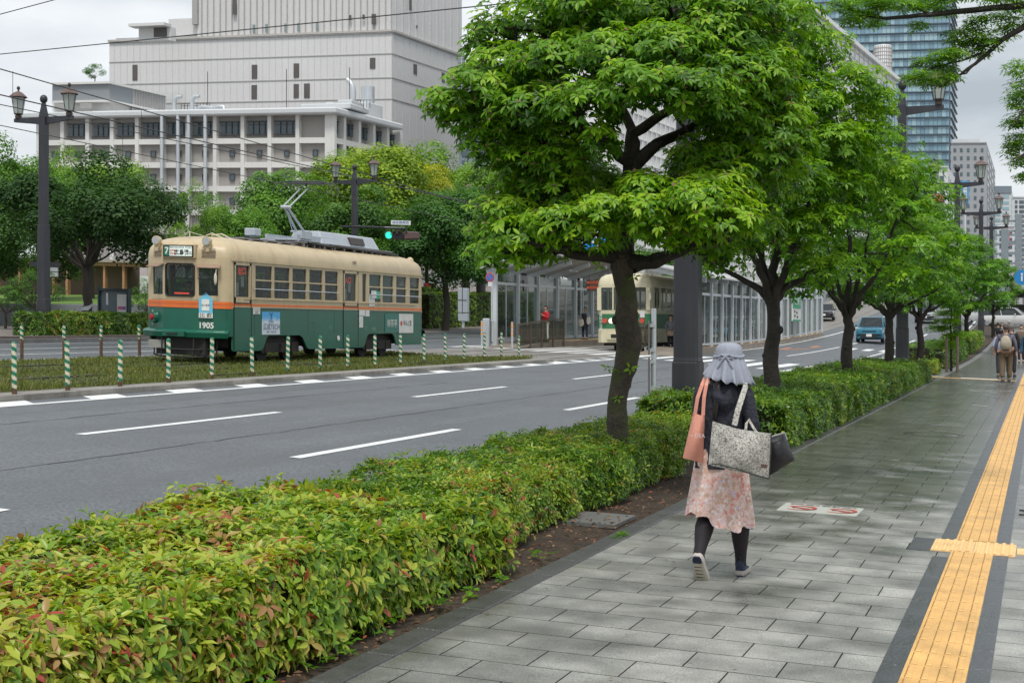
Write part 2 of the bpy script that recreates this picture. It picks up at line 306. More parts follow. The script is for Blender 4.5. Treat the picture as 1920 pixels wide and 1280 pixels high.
# tactile paving with its dark stone edging, beside the camera
m_dark = mat('dark_edging_stone', (.05, .053, .058), .3, var=.35, vs=3, bump=.2, bs=50, fine=.15)
m_yel = mat('tactile_yellow', (.70, .41, .13), .5, var=.2, vs=4, bump=.15, bs=60, fine=.08, stain=.25, dirt=(.45, .3, .12))
m_yel2 = mat('tactile_yellow_pale', (.80, .52, .22), .5, var=.14, vs=4, bump=.15, bs=60, fine=.08)
m_bar_edge = mat('bar_edge_dark', (.20, .11, .035), .8)
XL, XR = -.636, -.342
es = MB().mat(0)
def slab(mb, x0, x1, y0, y1, dz, h=.03):
    q = [(x0, y0), (x1, y0), (x1, y1), (x0, y1)]
    mb.hexa([(a, b, base(a, b)+dz-h) for a, b in q], [(a, b, base(a, b)+dz) for a, b in q])
for i in range(0, 130):
    y = 2+i*.45
    if not 10.9 < y < 11.9:
        slab(es, XL-.114, XL-.004, y, y+.446, .004)
    slab(es, XR+.004, XR+.107, y+.1, y+.546, .004)
for i in range(2): slab(es, -.95, -.79, 11.24+i*.33, 11.24+i*.33+.326, .004)
o = es.build('tactile_edging', m_dark, bevel=.002); o['kind'] = 'structure'
tb = MB(); rr = random.Random(5)
for i in range(0, 190):
    y = 2.04+i*.3
    if 11.2 < y+.15 < 11.9: continue
    tb.mat(0); slab(tb, XL, XR, y, y+.2975, .006)
    for j in range(4):
        xb = XL+.037+j*.0735; yb = y+.015+(.0 if i % 1 else 0)
        tb.mat(0)
        q = [(xb-.0175, yb), (xb+.0175, yb), (xb+.0175, yb+.268), (xb-.0175, yb+.268)]; q2 = [(xb-.012, yb+.006), (xb+.012, yb+.006), (xb+.012, yb+.262), (xb-.012, yb+.262)]
        tb.hexa([(a, b, base(a, b)+.006) for a, b in q], [(a, b, base(a, b)+.0115) for a, b in q2])
        tb.mat(1); sh = .0032  # thin darker strips along the left side and near end of each bar
        for a0, a1, b0, b1 in ((xb-.0175-sh, xb-.0178, yb, yb+.268), (xb-.0175, xb+.0175, yb-sh, yb-.0003)): slab(tb, a0, a1, b0, b1, .0071, .002)
o = tb.build('tactile_paving', [m_yel, m_bar_edge]); o['kind'] = 'structure'
tb = MB()
for a in range(2):
    for b in range(2):
        x0, y0 = -.785+a*.3, 11.28+b*.3; slab(tb, x0, x0+.297, y0, y0+.297, .0065)
        for i in range(5):
            for j in range(5): tb.lathe([(.0165, .0), (.011, .0055)], (x0+.034+i*.0575, y0+.034+j*.0575, base(x0, y0)+.0065), 8)
for i in range(4): slab(tb, -.18+i*.3, .117+i*.3, 11.42, 11.72, .006)
o = tb.build('tactile_dots', [m_yel2]); o['kind'] = 'structure'
# the yellow guide line crossing the walk far ahead, and its white strip
tb = MB(); slab(tb, -5.1, -.75, 47.2, 47.5, .005); slab(tb, -.23, 2, 47.2, 47.5, .005); slab(tb, -5.1, -4.2, 46.6, 47.19, .005); tb.mat(1); slab(tb, -2.4, -1.3, 47.55, 47.85, .006)
o = tb.build('tactile_cross_strip', [m_yel, mat('white_paint', (.74, .75, .74), .55, var=.06, vs=3, fine=.08, bs=40, stain=.25, dirt=(.3, .3, .28))]); o['kind'] = 'structure'
m_wht = MC['white_paint']
# pavement sticker, drain grate, manhole
st = empty('pavement_sign', (-1.85, 13.1, base(-1.85, 13.1)), 0, 'white no smoking sticker with red rings stuck flat on the wet paving', 'ground sign')
p0, p1 = (-2.2, 12.86), (-1.51, 13.42)
mb = MB(); slab(mb, p0[0], p1[0], p0[1], p1[1], .005, .005); mb.build('sign_sheet', mat('sticker_white', (.46, .47, .42), .5, var=.08, vs=9, stain=.2, dirt=(.3, .3, .25)), st, st.location)
m_red = mat('sign_red', (.52, .07, .045), .5, var=.1); m_ink = mat('sign_ink', (.03, .03, .035), .5); mb = MB(); zz = base(-1.85, 13.1)+.0085
for cx in (-2.03, -1.68):
    for i in range(28):
        a, a2 = i*2*PI/28, (i+1)*2*PI/28
        mb.add([(cx+r*math.cos(q), 13.1+r*math.sin(q), zz-K*(cx+1.85)) for r, q in ((.15, a), (.15, a2), (.118, a2), (.118, a))], [(0, 1, 2, 3)])
    mb.add([(cx+x, 13.1+y, zz+.0012-K*(cx+1.85)) for x, y in ((-.11, .07), (-.09, .1), (.11, -.07), (.09, -.1))], [(0, 1, 2, 3)])
mb.build('prohibition_ring', m_red, st, st.location); mb = MB()
for cx in (-2.03, -1.68): slab(mb, cx-.07, cx+.08, 13.09, 13.115, .0075, .002)
mb.each("cigarette_mark", m_ink, st, st.location)
text('歩行喫煙禁止 自転車通行禁止', .062, (-1.855, 13.335, zz+.001), (1, 0, -K), (0, 1, 0), m_ink, 'lettering', st, st.location, sx=.72, bold=.002)
mb = MB()
for i in range(26):
    a, a2 = i*2*PI/26, (i+1)*2*PI/26; cx, cy = -1.55, 23.0
    for r0, r1 in ((.42, .45), (.36, .37)): mb.add([(cx+r*math.cos(q), cy+r*math.sin(q), base(cx+r*math.cos(q), cy)+.004) for r, q in ((r0, a), (r1, a), (r1, a2), (r0, a2))], [(0, 1, 2, 3)])
o = mb.build('manhole_cover', mat('iron', (.035, .033, .03), .45, .3)); tag(o, 'round manhole cover rim set in the wet grey paving', 'manhole')
mb = MB()
for i in range(9): slab(mb, -.16+i*.045, -.135+i*.045, 13.85, 14.15, .008)
slab(mb, -.2, .3, 13.82, 13.85, .01); slab(mb, -.2, .3, 14.15, 14.18, .01)
tag(mb.build('drain_grate', MC['iron']), 'small slotted drain grate right of the yellow tactile strip', 'drain grate')
mb = MB(); slab(mb, -4.0, -3.2, 11.2, 11.85, .0); tag(mb.build('inspection_cover', m_kerb), 'square dark stone cover in the soil beside the hedge', 'access cover')
# ---- painted markings: thin sheets 4 mm above the asphalt
mk = MB()
def mark(pts, dz=.005): mk.add([(x, y, RZ(x, y)+dz) for x, y in pts], [tuple(range(len(pts)))])
def line(x, y0, y1, wd=.15, step=4):
    y = y0
    while y < y1-.01: ye = min(y+step, y1); mark([(x-wd/2, y), (x+wd/2, y), (x+wd/2, ye), (x-wd/2, ye)]); y = ye
for y in (-9.6, .15, 4.9, 14.75, 24.8): line(-7.98, y, y+4.9)
for y in (5.1, 15.0, 25.1, 35.0): line(-11.07, y, y+4.95)
line(-14.47, -20, 50.4); line(-23.25, -10, 50); line(-26.6, -10, 60, .12); line(-29.6, -10, 60, .12)
for i in range(-6, 14):
    y = 20.43+2.42*i; sk = 0 if i < 9 else .12*(i-9)
    if y < 46: mark([(-15.02, y-.0), (-15.02, y+.95), (-14.545, y+.55-sk), (-14.545, y-.42-sk)], .0045)
for i in range(7):
    y = 45+i*1.9; mark([(-15.9-.15*i, y+1.1), (-15.9-.15*i, y+1.75), (-14.55, y+.55), (-14.55, y-.1)], .0045)
for i in range(10): y = 8+i*4.6; mark([(-22.95, y), (-22.95, y+1.2), (-23.17, y+.9), (-23.17, y-.3)], .0045)
for k_ in range(19):   # zebra crossing, bars along the street, its ends running askew
    x = -6.0-k_*.98
    ys = interp(-x, [6, 9, 14, 23], [46.5, 49.5, 53, 57.5]); 
    mark([(x-.24, ys), (x+.24, ys), (x+.24, ys+7), (x-.24, ys+7)])
for x0, x1, y in ((-5.9, -14.2, 62.5),): mark([(x0, y-1.5), (x0, y-1.05), (x1, y+3.45), (x1, y+3)])
line(-13.9, 68, 150, .14); line(-10.8, 66, 84, .13); line(-5.75, 58, 140, .12)
for y in (90, 100, 110, 122): line(-10.8, y, y+5, .15)
for y in (86, 97, 108, 119): line(-8.1, y, y+5, .15)
mark([(-7.4, 70), (-7.1, 70), (-6.6, 77), (-6.9, 77)]); line(-7.9, 66, 80, .13)
for k_ in range(5): x = -6.3-k_*.9; mark([(x-.22, 80.5), (x+.22, 80.5), (x+.22, 83.5), (x-.22, 83.5)])
ck = MB(); rk = random.Random(4)
for x0, ya, yb in ((-9.55, 6, 46), (-12.6, 12, 30)):
    y = ya; xx = x0
    while y < yb:
        x2 = x0+rk.uniform(-.03, .03); w1 = rk.uniform(.006, .016); ck.add([(a, b, RZ(a, b)+.004) for a, b in ((xx-w1, y), (xx+w1, y), (x2+w1, y+.4), (x2-w1, y+.4))], [(0, 1, 2, 3)]); xx = x2; y += .4
ck.build('road_joint_crack', mat('crack_dark', (.05, .053, .056), .7))['kind'] = 'structure'
mk2 = mk.build('road_markings', m_wht); mk2['kind'] = 'structure'
mk = MB()
mark([(-12.9, 76), (-12.6, 76), (-12.6, 79), (-12.9, 79)]); mark([(-12.6, 76), (-11.9, 76), (-11.9, 76.5), (-12.6, 76.5)]); mark([(-12.4, 78), (-11.7, 78), (-11.7, 78.6), (-12.4, 78.6)]); mark([(-12.1, 81), (-11.8, 81), (-11.8, 84), (-12.1, 84)])
mk.build('road_markings_orange', mat('orange_paint', (.55, .19, .08), .6, var=.1))['kind'] = 'structure'
# ---- tram reservation
kerb('kerb_median', -15.5, -15.05, -20, 45.5, .1, m_kerb2)
kerb('kerb_median_far', -22.9, -22.65, -20, 45.5, .1, m_kerb2, bl=2)
m_turfb = mat('turf_soil', (.075, .085, .035), .95, var=.35, vs=.8, bump=1, bs=20, fine=.5)
sheet('turf_track_bed', [-22.65, -19, -15.5], [-20, 0, 20, 44.5], lambda x, y: base(x, y)+.1, m_turfb)
m_bed = mat('track_slab', (.20, .185, .165), .6, var=.25, vs=.7, bump=.5, bs=30, fine=.2, stain=.3)
sheet('track_slab', [-22.6, -19, -15.2], [45.52, 62]+[62+4*i for i in range(1, 40)], lambda x, y: base(x, y), m_bed, dz=.009)
mk = MB()
for k_ in range(8):
    x = -15.6-k_*.98; ys = interp(-x, [6, 9, 14, 23], [46.5, 49.5, 53, 57.5])+.4
    mk.add([(a, b, base(a, b)+.0135) for a, b in ((x-.24, ys), (x+.24, ys), (x+.24, ys+8), (x-.24, ys+8))], [(0, 1, 2, 3)])
mk.build('zebra_crossing_on_tracks', m_wht)['kind'] = 'structure'
m_rail = mat('rail_steel', (.12, .10, .09), .35, .8, var=.2); mb = MB()
for xr in (-19.2, -20.62, -16.1, -17.52):
    for i in range(-4, 40):
        y = i*4; q = [(xr-.035, y), (xr+.035, y), (xr+.035, y+4), (xr-.035, y+4)]
        top = .13 if y < 44 else .018
        mb.hexa([(a, b, base(a, b)+top-.13) for a, b in q], [(a, b, base(a, b)+top) for a, b in q])
mb.build('tram_rails', m_rail)['kind'] = 'structure'
# ---- far side: kerb, walk, park
kerb('kerb_far_side', -34.25, -34.1, -10, 150, .06, bl=2)
kerb('kerb_far_side_step', -34.6, -34.252, -10, 58, .14, mat('kerb_brown', (.11, .085, .07), .7, var=.3, vs=3, bump=.4, bs=30), bl=.5)
m_brick = mat('far_walk', (.19, .165, .15), .6, var=.2, vs=1.0, fine=.15)
m_lawn = mat('lawn', (.115, .21, .03), .9, var=.2, vs=.35, bump=1, bs=30, fine=.4)
sheet('far_pavement', [-45, -40, -34.26], [-10, 30, 62]+[62+4*i for i in range(1, 30)], lambda x, y: base(x, y)+.05, m_brick)
sheet('park_ground', [-140, -100, -70, -45], [-10, 30, 62, 80, 100, 130, 180], lambda x, y: base(x, y)+.05, m_brick, dz=-.004)
# ================================================================== BUILDINGS
class Fac:
    """a vertical wall through the point seen at (ref, depth d), running towards the direction seen at vx; rows level with py yr at ref"""
    def __init__(s, ref, d, vx, vy=612):
        s.ref, s.vx, s.vy = ref, vx, vy; s.o = Vector(XYd(ref, d)); s.dir = Vector(ray(vx)).normalized()
        n = Vector((-s.dir.y, s.dir.x)); s.n = n if n.dot(s.o) < 0 else -n
    def pt(s, px, yr, out=0):
        r = Vector(ray(px)); cr = lambda a, b: a.x*b.y-a.y*b.x
        t = cr(s.o, s.dir)/cr(r, s.dir); py = s.vy+(yr-s.vy)*(px-s.vx)/(s.ref-s.vx)
        return Vector((r.x*t+s.n.x*out, r.y*t+s.n.y*out, zd(py, t)))
    def box(s, mb, a, b, y0, y1, o0, o1):
        q = [(a, y1), (b, y1), (b, y0), (a, y0)]
        return mb.hexa([s.pt(p, y, o0) for p, y in q], [s.pt(p, y, o1) for p, y in q])
def volume(mb, ff, pa, fr, pb, yt, yb, ra=None):
    A, B, Cc = [[f.pt(p, y) for y in (yb, yt)] for f, p in ((ff, pa), (ff, ff.ref), (fr, pb))]
    D = [A[i]+Cc[i]-B[i] for i in (0, 1)]
    return mb.hexa([A[0], B[0], Cc[0], D[0]], [A[1], B[1], Cc[1], D[1]])
m_conc = mat('pale_cladding', (.63, .625, .615), .7, var=.05, vs=.04, fine=.03, bs=2, stain=.16, dirt=(.36, .35, .33))
m_cjoint = mat('cladding_joint', (.53, .525, .52), .8); m_band = mat('cladding_band', (.36, .35, .34), .8)
m_louv = mat('louvre', (.10, .09, .085), .6, var=.1, vs=.5)
# --- windowless hall behind
DB = 250
bf = Fac(735, DB, -6600, 331); br_ = Fac(735, DB, 2285)
bl_ = empty('concert_hall', (*bf.pt(735, 600)[:2], 3), 0, 'huge pale windowless hall with few dark louvres rising behind the offices', 'building')
OB = bl_.location
mb = MB(); volume(mb, bf, 205, br_, 872, 58, 640); volume(mb, Fac(735, DB+.5, -6600, 331), 370, Fac(735, DB+.5, 2285), 866, -70, 60)
volume(mb, Fac(372, DB+14, -6600, 331), 316, Fac(372, DB+14, 2285), 380, 34, 66); bld_w = mb.build('wall', m_conc, bl_, OB)
mb = MB(); q = Fac(320, DB+6, -6600, 331); q2 = Fac(320, DB+6, 2285); volume(mb, q, 260, q2, 330, 51, 76); q.box(mb, 253, 320, 46, 51.5, -.2, 2); mb.build('penthouse', m_conc, bl_, OB)
mb = MB(); q.box(mb, 289, 313, 52, 69, .05, .15)
for a, b, c, d in ((249, 258, 122, 151), (472.5, 482.5, 122, 148), (551, 561, 119.5, 146), (694, 704, 109, 129), (472, 482, 160, 186), (551, 560.5, 158, 184), (570.5, 581, 157, 184), (437, 444, -4, 28), (655, 659, 29, 39), (680, 684, 28, 37), (697, 705, 27, 46)):
    s_ = (735+6600)/((a+b)/2+6600); bf.box(mb, a, b, 331+(c-331)*s_, 331+(d-331)*s_, .02, .12)
for a, b, c, d in ((775, 781, 121, 139), (828, 833, 137, 154), (838, 843, 140, 156), (767, 771, -8, 20), (780, 782, 48, 53)):
    s_ = (735-2285)/((a+b)/2-2285); br_.box(mb, a, b, 612+(c-612)*s_, 612+(d-612)*s_, .02, .12)
mb.each('louvre', m_louv, bl_, OB)
mb = MB()
for a, b, c, d in ((474.5, 478.5, 47, 62), (498, 502, 46, 61), (534, 537.5, 45, 60), (558, 562, 44, 59), (593, 597, 42, 58)):
    s_ = (735+6600)/((a+b)/2+6600); bf.box(mb, a, b, 331+(c-331)*s_, 331+(d-331)*s_, .02, .2)
mb.each('slot_window', mat('slot_glass', (.22, .28, .28), .4), bl_, OB)
mb = MB()
for i in range(44):
    p = 214+i*12.1; bf.box(mb, p, p+.7, 62, 330, .0, .05)
for i in range(32):
    p = 376+i*11.5
    if p < 733: bf.box(mb, p, p+(1.4 if i % 3 == 0 else .6), -70, 54, -.45, .04)
for i in range(10):
    p = 742+i*13; br_.box(mb, p, p+.6, 66, 330, 0, .05); br_.box(mb, p, p+1.1, -70, 54, -.45, .04)
mb.build('panel_joint', m_cjoint, bl_, OB); mb = MB()
for y in (100, 145, 185): bf.box(mb, 205, 735, y, y+1.8, .0, .09); br_.box(mb, 735, 872, y, y+1.8, .0, .09)
bf.box(mb, 205, 735, 60.5, 62, .0, .3); br_.box(mb, 735, 872, 60.5, 62, .0, .3); mb.each('floor_band', m_band, bl_, OB)
mb = MB(); bf.box(mb, 204, 736, 56, 60, -.4, .35); br_.box(mb, 735, 873, 56, 60, -.4, .35); mb.each('cornice', mat('cladding_edge', (.47, .45, .42), .8, var=.1, vs=.1, stain=.4, dirt=(.3, .29, .25)), bl_, OB)
mb = MB(); bf.box(mb, 360, 370, -20, 31, -4, 0); mb.build('stair_turret', MC['floor'] if 'floor' in MC else m_band, bl_, OB)
mb = MB()
for i in range(30): bf.box(mb, 211+i*2.2, 211.4+i*2.2, 50.5, 56, -1.2, -1.1)
bf.box(mb, 211, 277, 50.5, 51, -1.2, -1.1); mb.build('roof_railing', m_rail, bl_, OB)
# --- office block in front
DL = 200
lf = Fac(627, DL, -6600, 331); lr = Fac(627, DL, 2227); lfw = Fac(627, DL-.45, -6600, 331)
lo = empty('office_block', (*lf.pt(627, 600)[:2], 3), 0, 'long white framed office block with grey recessed bays and rooftop ducts', 'building'); OL = lo.location
m_offw = mat('office_white', (.66, .655, .63), .7, var=.05, vs=.1, stain=.2, dirt=(.42, .41, .38)); m_offg = mat('office_grey', (.32, .305, .285), .75, var=.06, vs=.2, stain=.15, dirt=(.25, .24, .22))
m_slab = mat('roof_slab', (.55, .57, .58), .5, var=.05, vs=.1, stain=.2, dirt=(.38, .38, .37)); m_wg = glassm('office_glass', (.08, .11, .125), .0, .1); m_fr = mat('dark_frame', (.06, .065, .07), .5)
mb = MB(); a, b = Fac(618, DL+1.0, -6600, 331), Fac(618, DL+1.0, 2227); volume(mb, a, 70, b, 748, 212, 640); mb.build('wall', m_offg, lo, OL)
mb = MB(); volume(mb, Fac(629, DL-1.5, -6600, 331), 30, Fac(629, DL-1.5, 2227), 757, 200, 212.5); mb.build('roof_slab', m_slab, lo, OL, bevel=.2)
cols = [72, 117, 164, 210, 257, 304, 352, 403, 455, 505.5, 558, 613]
mb = MB()
for p in cols: lf.box(mb, p-3.4, p+3.4, 212, 500, -1.4, .1)
for p in [627, 645, 673, 700, 726, 750]: lr.box(mb, p-1.2, p+3.2, 212, 500, -1.2, .1)
mb.each('column', m_offw, lo, OL); mb = MB()
for r_ in range(5):
    y = 257.5+46*r_-.0; lf.box(mb, 69, 627, y, y+10.5, -1.3, .0); lr.box(mb, 627, 752, y, y+10.5, -1.1, .0)
mb.each('floor_beam', m_offw, lo, OL); sg = MB()
def flush():
    global gl, fm
    if gl.v:
        w_ = gl.build('window', m_wg, lo, OL); fm.build('window_frame', m_fr, w_, OL)
    gl = MB(); fm = MB()
gl = MB(); fm = MB()
def S(p): return 1
for i in range(len(cols)-1):
    a, b = cols[i]+3.4, cols[i+1]-3.4
    flush(); sg.mat(0); lf.box(sg, a, b, 217, 223, -1.1, -.6)
    if i not in (0, 10):
        lfw.box(gl, a+1, b-1, 225, 249, -1.0, -.9)
        for j in range(1, 4): lfw.box(fm, a+(b-a)*j/4-.4, a+(b-a)*j/4+.4, 225, 249, -.9, -.75)
        lfw.box(fm, a+1, b-1, 230, 231, -.9, -.8); lfw.box(fm, a, b, 223.5, 225.5, -.9, -.7); lfw.box(fm, a, b, 249, 250.5, -.9, -.5)
    for r_ in range(4):
        flush(); y = 280+46*r_; c_ = (a+b)/2
        lfw.box(gl, c_-3.6, c_+3.6, y, y+11, -1.0, -.88); lfw.box(fm, c_-4.6, c_+4.6, y-1, y, -.95, -.8); lfw.box(fm, c_-4.6, c_+4.6, y+11, y+12, -.95, -.8); lfw.box(fm, c_-4.6, c_-3.6, y, y+11, -.95, -.8); lfw.box(fm, c_+3.6, c_+4.6, y, y+11, -.95, -.8)
rc = [627, 645, 673, 700, 726, 750]
for i in range(5):
    a, b = rc[i]+3.4, rc[i+1]-1.5
    for r_ in range(5):
        flush(); y = 222+46*r_; lr.box(gl, a, b, y+3, y+24, -.95, -.85)
        for j in (1, 2): lr.box(fm, a+(b-a)*j/3-.3, a+(b-a)*j/3+.3, y+3, y+24, -.85, -.7)
        lr.box(fm, a, b, y+8, y+9, -.85, -.72); lr.box(fm, a, b, y+1.5, y+3, -.85, -.7)
flush(); sg.each('ceiling_recess', m_offg, lo, OL)
m_steel = mat('galvanised', (.55, .58, .60), .38, .5, var=.08, vs=.4, stain=.3, dirt=(.3, .31, .32))
du = MB()
for p in (311, 341, 361, 392): du.tube([lf.pt(p, 400, 1.0), lf.pt(p, 206, 1.0)], .27, 10)
for p in (316, 349.5):
    du.tube([lf.pt(p, 200, -1.5), lf.pt(p, 184, -1.5), lf.pt(p+1.5, 176, -1.5), lf.pt(p+6, 172.5, -1.5), lf.pt(p+14, 172.5, -1.5)], [.32, .32, .32, .3, .22], 10)
du.tube([lf.pt(361, 200, -1.5), lf.pt(361, 199, -1.5), lf.pt(363, 194, -1.5), lf.pt(370, 193, -1.5), lf.pt(391, 196, -1.5)], .3, 10)
du.tube([lf.pt(392, 203, -1.5), lf.pt(393, 195, -1.5), lf.pt(400, 193, -1.5), lf.pt(409, 194, -1.5), lf.pt(410, 200, -1.5)], .3, 10)
du.each('duct', m_steel, lo, OL, smooth=True)
mb = MB()
def rbx(mb, pa, pb, y0, y1, o0, o1, f=lf): f.box(mb, pa, pb, y0, y1, o0, o1)
rbx(mb, 318, 372, 187, 188, -3, -2.9); rbx(mb, 318, 372, 182, 182.6, -3, -2.9)
for p in range(318, 374, 6): rbx(mb, p, p+.5, 182, 200, -3, -2.9)
rbx(mb, 604, 662, 176, 176.6, -6, -5.9); 
for p in range(604, 664, 6): rbx(mb, p, p+.5, 176, 192, -6, -5.9)
for p in (361, 511, 631): mb.tube([lf.pt(p, 200, -4), lf.pt(p, 118, -4)], .06, 6)
mb.build('roof_railing', m_rail, lo, OL)
mb = MB(); rbx(mb, 550, 645, 190, 200, -8, -2); rbx(mb, 585, 600, 183, 195, -7, -4); rbx(mb, 614, 641, 181, 195, -7, -3); rbx(mb, 560, 580, 186, 192, -7, -5)
q = Fac(690, DL+14, -6600, 331); q2 = Fac(690, DL+14, 2227); volume(mb, q, 648, q2, 718, 191, 224); mb.each('roof_plant_room', m_slab, lo, OL, bevel=.1)
mb = MB(); c0 = q.pt(673, 190, -3); mb.tube([c0, q.pt(673, 157, -3)], 1.0, 14); mb.tube([q.pt(667, 192, 1), q.pt(668, 175, 1), q.pt(666, 162, 1), q.pt(660, 153, 1), q.pt(656, 150, 1)], [.45, .45, .42, .36, .3], 10)
mb.build('chimney', m_steel, lo, OL, smooth=True)
mb = MB(); rnd = random.Random(3)
for i in range(9): p = 460+i*9; rbx(mb, p, p+6, 197.5, 200, -6, -4)
mb.each('roof_unit', m_slab, lo, OL)
# penthouse left
pf, pr = Fac(205, DL+12, -6600, 331), Fac(205, DL+12, 2227)
m_pgrey = mat('screen_grey', (.25, .27, .285), .5, var=.05, vs=.1); mb = MB(); volume(mb, pf, 98, pr, 250, 156, 188); mb.build('roof_screen', m_pgrey, lo, OL)
mb = MB(); volume(mb, Fac(206, DL+11.5, -6600, 331), 97, Fac(206, DL+11.5, 2227), 314, 152.5, 156.5); volume(mb, Fac(206, DL+11.5, -6600, 331), 97, Fac(206, DL+11.5, 2227), 300, 187, 191)
volume(mb, Fac(205, DL+13, -6600, 331), 98, Fac(205, DL+13, 2227), 300, 191, 214); mb.build('penthouse', m_offw, lo, OL)
mb = MB(); rq = [i for i in range(22)]
pr.box(mb, 249, 311, 156.5, 200, -.2, .05); mb.build('white_louvre_wall', m_slab, lo, OL); mb = MB()
for i in range(20): p = 250+i*3; pr.box(mb, p, p+.6, 157, 199, .05, .2)
for p in (110, 150, 158): pf.box(mb, p, p+22, 195, 205, .9, 1.0) if p != 150 else None
mb.each('louvre', m_band, lo, OL)
# --- glimpsed buildings on the right and behind the street trees
def generic(name, label, ref, d, pa, pb, yt, yb, mwall, rows, colspx, mw, vx=-6600, vy=331, rvx=1955, wh=.55, group=None, fac_in=-.02, retcols=4):
    f, r = Fac(ref, d, vx, vy), Fac(ref, d, rvx); o = empty(name, (*f.pt(ref, 612)[:2], 3), 0, label, 'building', group)
    mb = MB(); volume(mb, f, pa, r, pb, yt, yb); mb.build('wall', mwall, o, o.location); mb = MB()
    for y in rows:
        for a, b, h in colspx: f.box(mb, a, b, y, y+h, .0, .12)
        wdt = (pb-ref)/retcols
        for i in range(retcols): r.box(mb, ref+wdt*(i+.2), ref+wdt*(i+.8), y, y+colspx[0][2], .0, .12)
    mb.each('window', mw, o, o.location)
    mb = MB(); f.box(mb, pa, ref, yt-1.5, yt+1, -.5, .3); mb.build('parapet', mwall, o, o.location); return o, f, r
m_gb = [mat('tower_glass_%s' % n, c, .3, var=.15, vs=.02, spec=.6) for n, c in (('blue', (.22, .36, .44)), ('pale', (.34, .49, .54)), ('deep', (.18, .29, .36)))]
m_sp = mat('tower_spandrel', (.17, .235, .29), .35, var=.08)
tf, tr_ = Fac(1780, 600, -6600, 331), Fac(1780, 600, 1955); tw = empty('glass_tower', (*tf.pt(1780, 612)[:2], 3), 0, 'tall blue glass office tower banded with dark floor lines', 'building'); OT = tw.location
mb = MB(); volume(mb, tf, 1390, tr_, 1791, -90, 600); mb.build('tower_core', m_sp, tw, OT)
mb = MB(); rnd = random.Random(8)
for y in range(26):
    y0 = -84+16*y
    for j in range(49):
        p = 1390+j*8
        if p > 1775: break
        mb.mat(rnd.choices((0, 1, 2), (5, 4, 2))[0]); tf.box(mb, p+.3, min(p+7.7, 1779.5), y0+2.5, y0+15, .1, .4)
    for j in range(3): mb.mat(rnd.choice((0, 1, 2))); tr_.box(mb, 1780.5+j*3.4, 1783.5+j*3.4, y0+2.5, y0+15, .1, .4)
mb.build('glazing', m_gb, tw, OT)
mb = MB()
for y in range(26): y0 = -84+16*y; tf.box(mb, 1390, 1780.6, y0, y0+1.2, .4, 1.1); tr_.box(mb, 1780, 1791, y0, y0+1.2, .4, 1.1)
mb.build('sun_shade', mat('shade_steel', (.10, .13, .16), .4), tw, OT)
m_store = mat('white_panel', (.72, .72, .71), .45, var=.04, vs=.05, fine=.02, bs=2)
sf = Fac(1680, 400, 2234); srn = Fac(1680, 400, -6600, 331); so_ = empty('department_store', (*sf.pt(1680, 612)[:2], 3), 0, 'white department store whose roofline slopes down behind the street trees', 'building'); OS = so_.location
mb = MB(); A = [sf.pt(1150, y) for y in (600, 150)]; B = [sf.pt(1680, y) for y in (600, 150)]; nv = Vector((-sf.n.x, -sf.n.y, 0))*8; mb.hexa([A[0], B[0], B[0]+nv, A[0]+nv], [A[1], B[1], B[1]+nv, A[1]+nv]); mb.build('wall', m_store, so_, OS)
mb = MB()
for i in range(60): p = 1160+i*8.5; sf.box(mb, p, p+.8, 154, 600, 0, .25)
for y in range(160, 600, 12): sf.box(mb, 1150, 1680, y, y+.9, 0, .2)
mb.build('panel_joint', mat('panel_joint_pale', (.62, .62, .61), .6), so_, OS); mb = MB()
for i in range(5):
    p = 1655+i*5; sf.box(mb, p, p+2.6, 175, 560, .05, .5)
mb.each('window', m_gb[2], so_, OS); mb = MB(); sf.box(mb, 1150, 1682, 146, 153, -.5, 1.0); mb.build('parapet', m_store, so_, OS)
mb = MB(); sf.box(mb, 1560, 1575, 118, 147, -12, -6); mb.build('roof_plant_room', mat('plant_room_cream', (.5, .48, .42), .7), so_, OS)
pc = P(1655, 88, 520); mb = MB(); mb.lathe([(3.2, -40), (3.2, 0), (3.0, .3)], pc, 24); ct = tag(empty('cooling_tower', (pc.x, pc.y, pc.z-40), 0), 'round white latticed drum beside the glass tower', 'tower'); mb.build('drum', m_store, ct, ct.location, smooth=True)
mb = MB()
for i in range(30): a = i*2*PI/30; mb.cbox((pc.x+3.25*math.cos(a), pc.y+3.25*math.sin(a), pc.z-6), (.12, .25, 12), a)
for i in range(9): mb.lathe([(3.3, 0), (3.3, .2)], (pc.x, pc.y, pc.z-1-i*1.3), 24)
mb.build('lattice', m_band, ct, ct.location)
m_g1, m_g2, m_g3 = mat('grey_wall', (.36, .37, .38), .7, var=.06, vs=.05, stain=.2), mat('white_wall', (.66, .67, .68), .6, var=.05, vs=.05), mat('blue_grey_wall', (.22, .26, .30), .5, var=.06, vs=.05)
m_w = mat('far_window', (.10, .14, .16), .2, var=.3, vs=.1)
gA = generic('grey_office_tower', 'grey office tower with narrow window columns right of the glass tower', 1850, 470, 1783, 1866, 268, 600, m_g1, range(278, 590, 15), [(p, p+5, 7) for p in (1788, 1800, 1813, 1826, 1839)], m_w)
mb = MB(); gA[1].box(mb, 1784, 1836, 258, 267, -4, -3.8); mb.build('roof_railing', m_slab, gA[0], gA[0].location)
gB = generic('setback_office', 'pale blue office with dark top floor beyond the grey tower', 1896, 560, 1858, 1902, 352, 600, m_g2, range(366, 590, 11), [(1864, 1876, 6), (1880, 1892, 6)], m_gb[1])
mb = MB(); gB[1].box(mb, 1858, 1897, 349, 362, 0, .4); mb.build('dark_storey', m_g3, gB[0], gB[0].location)
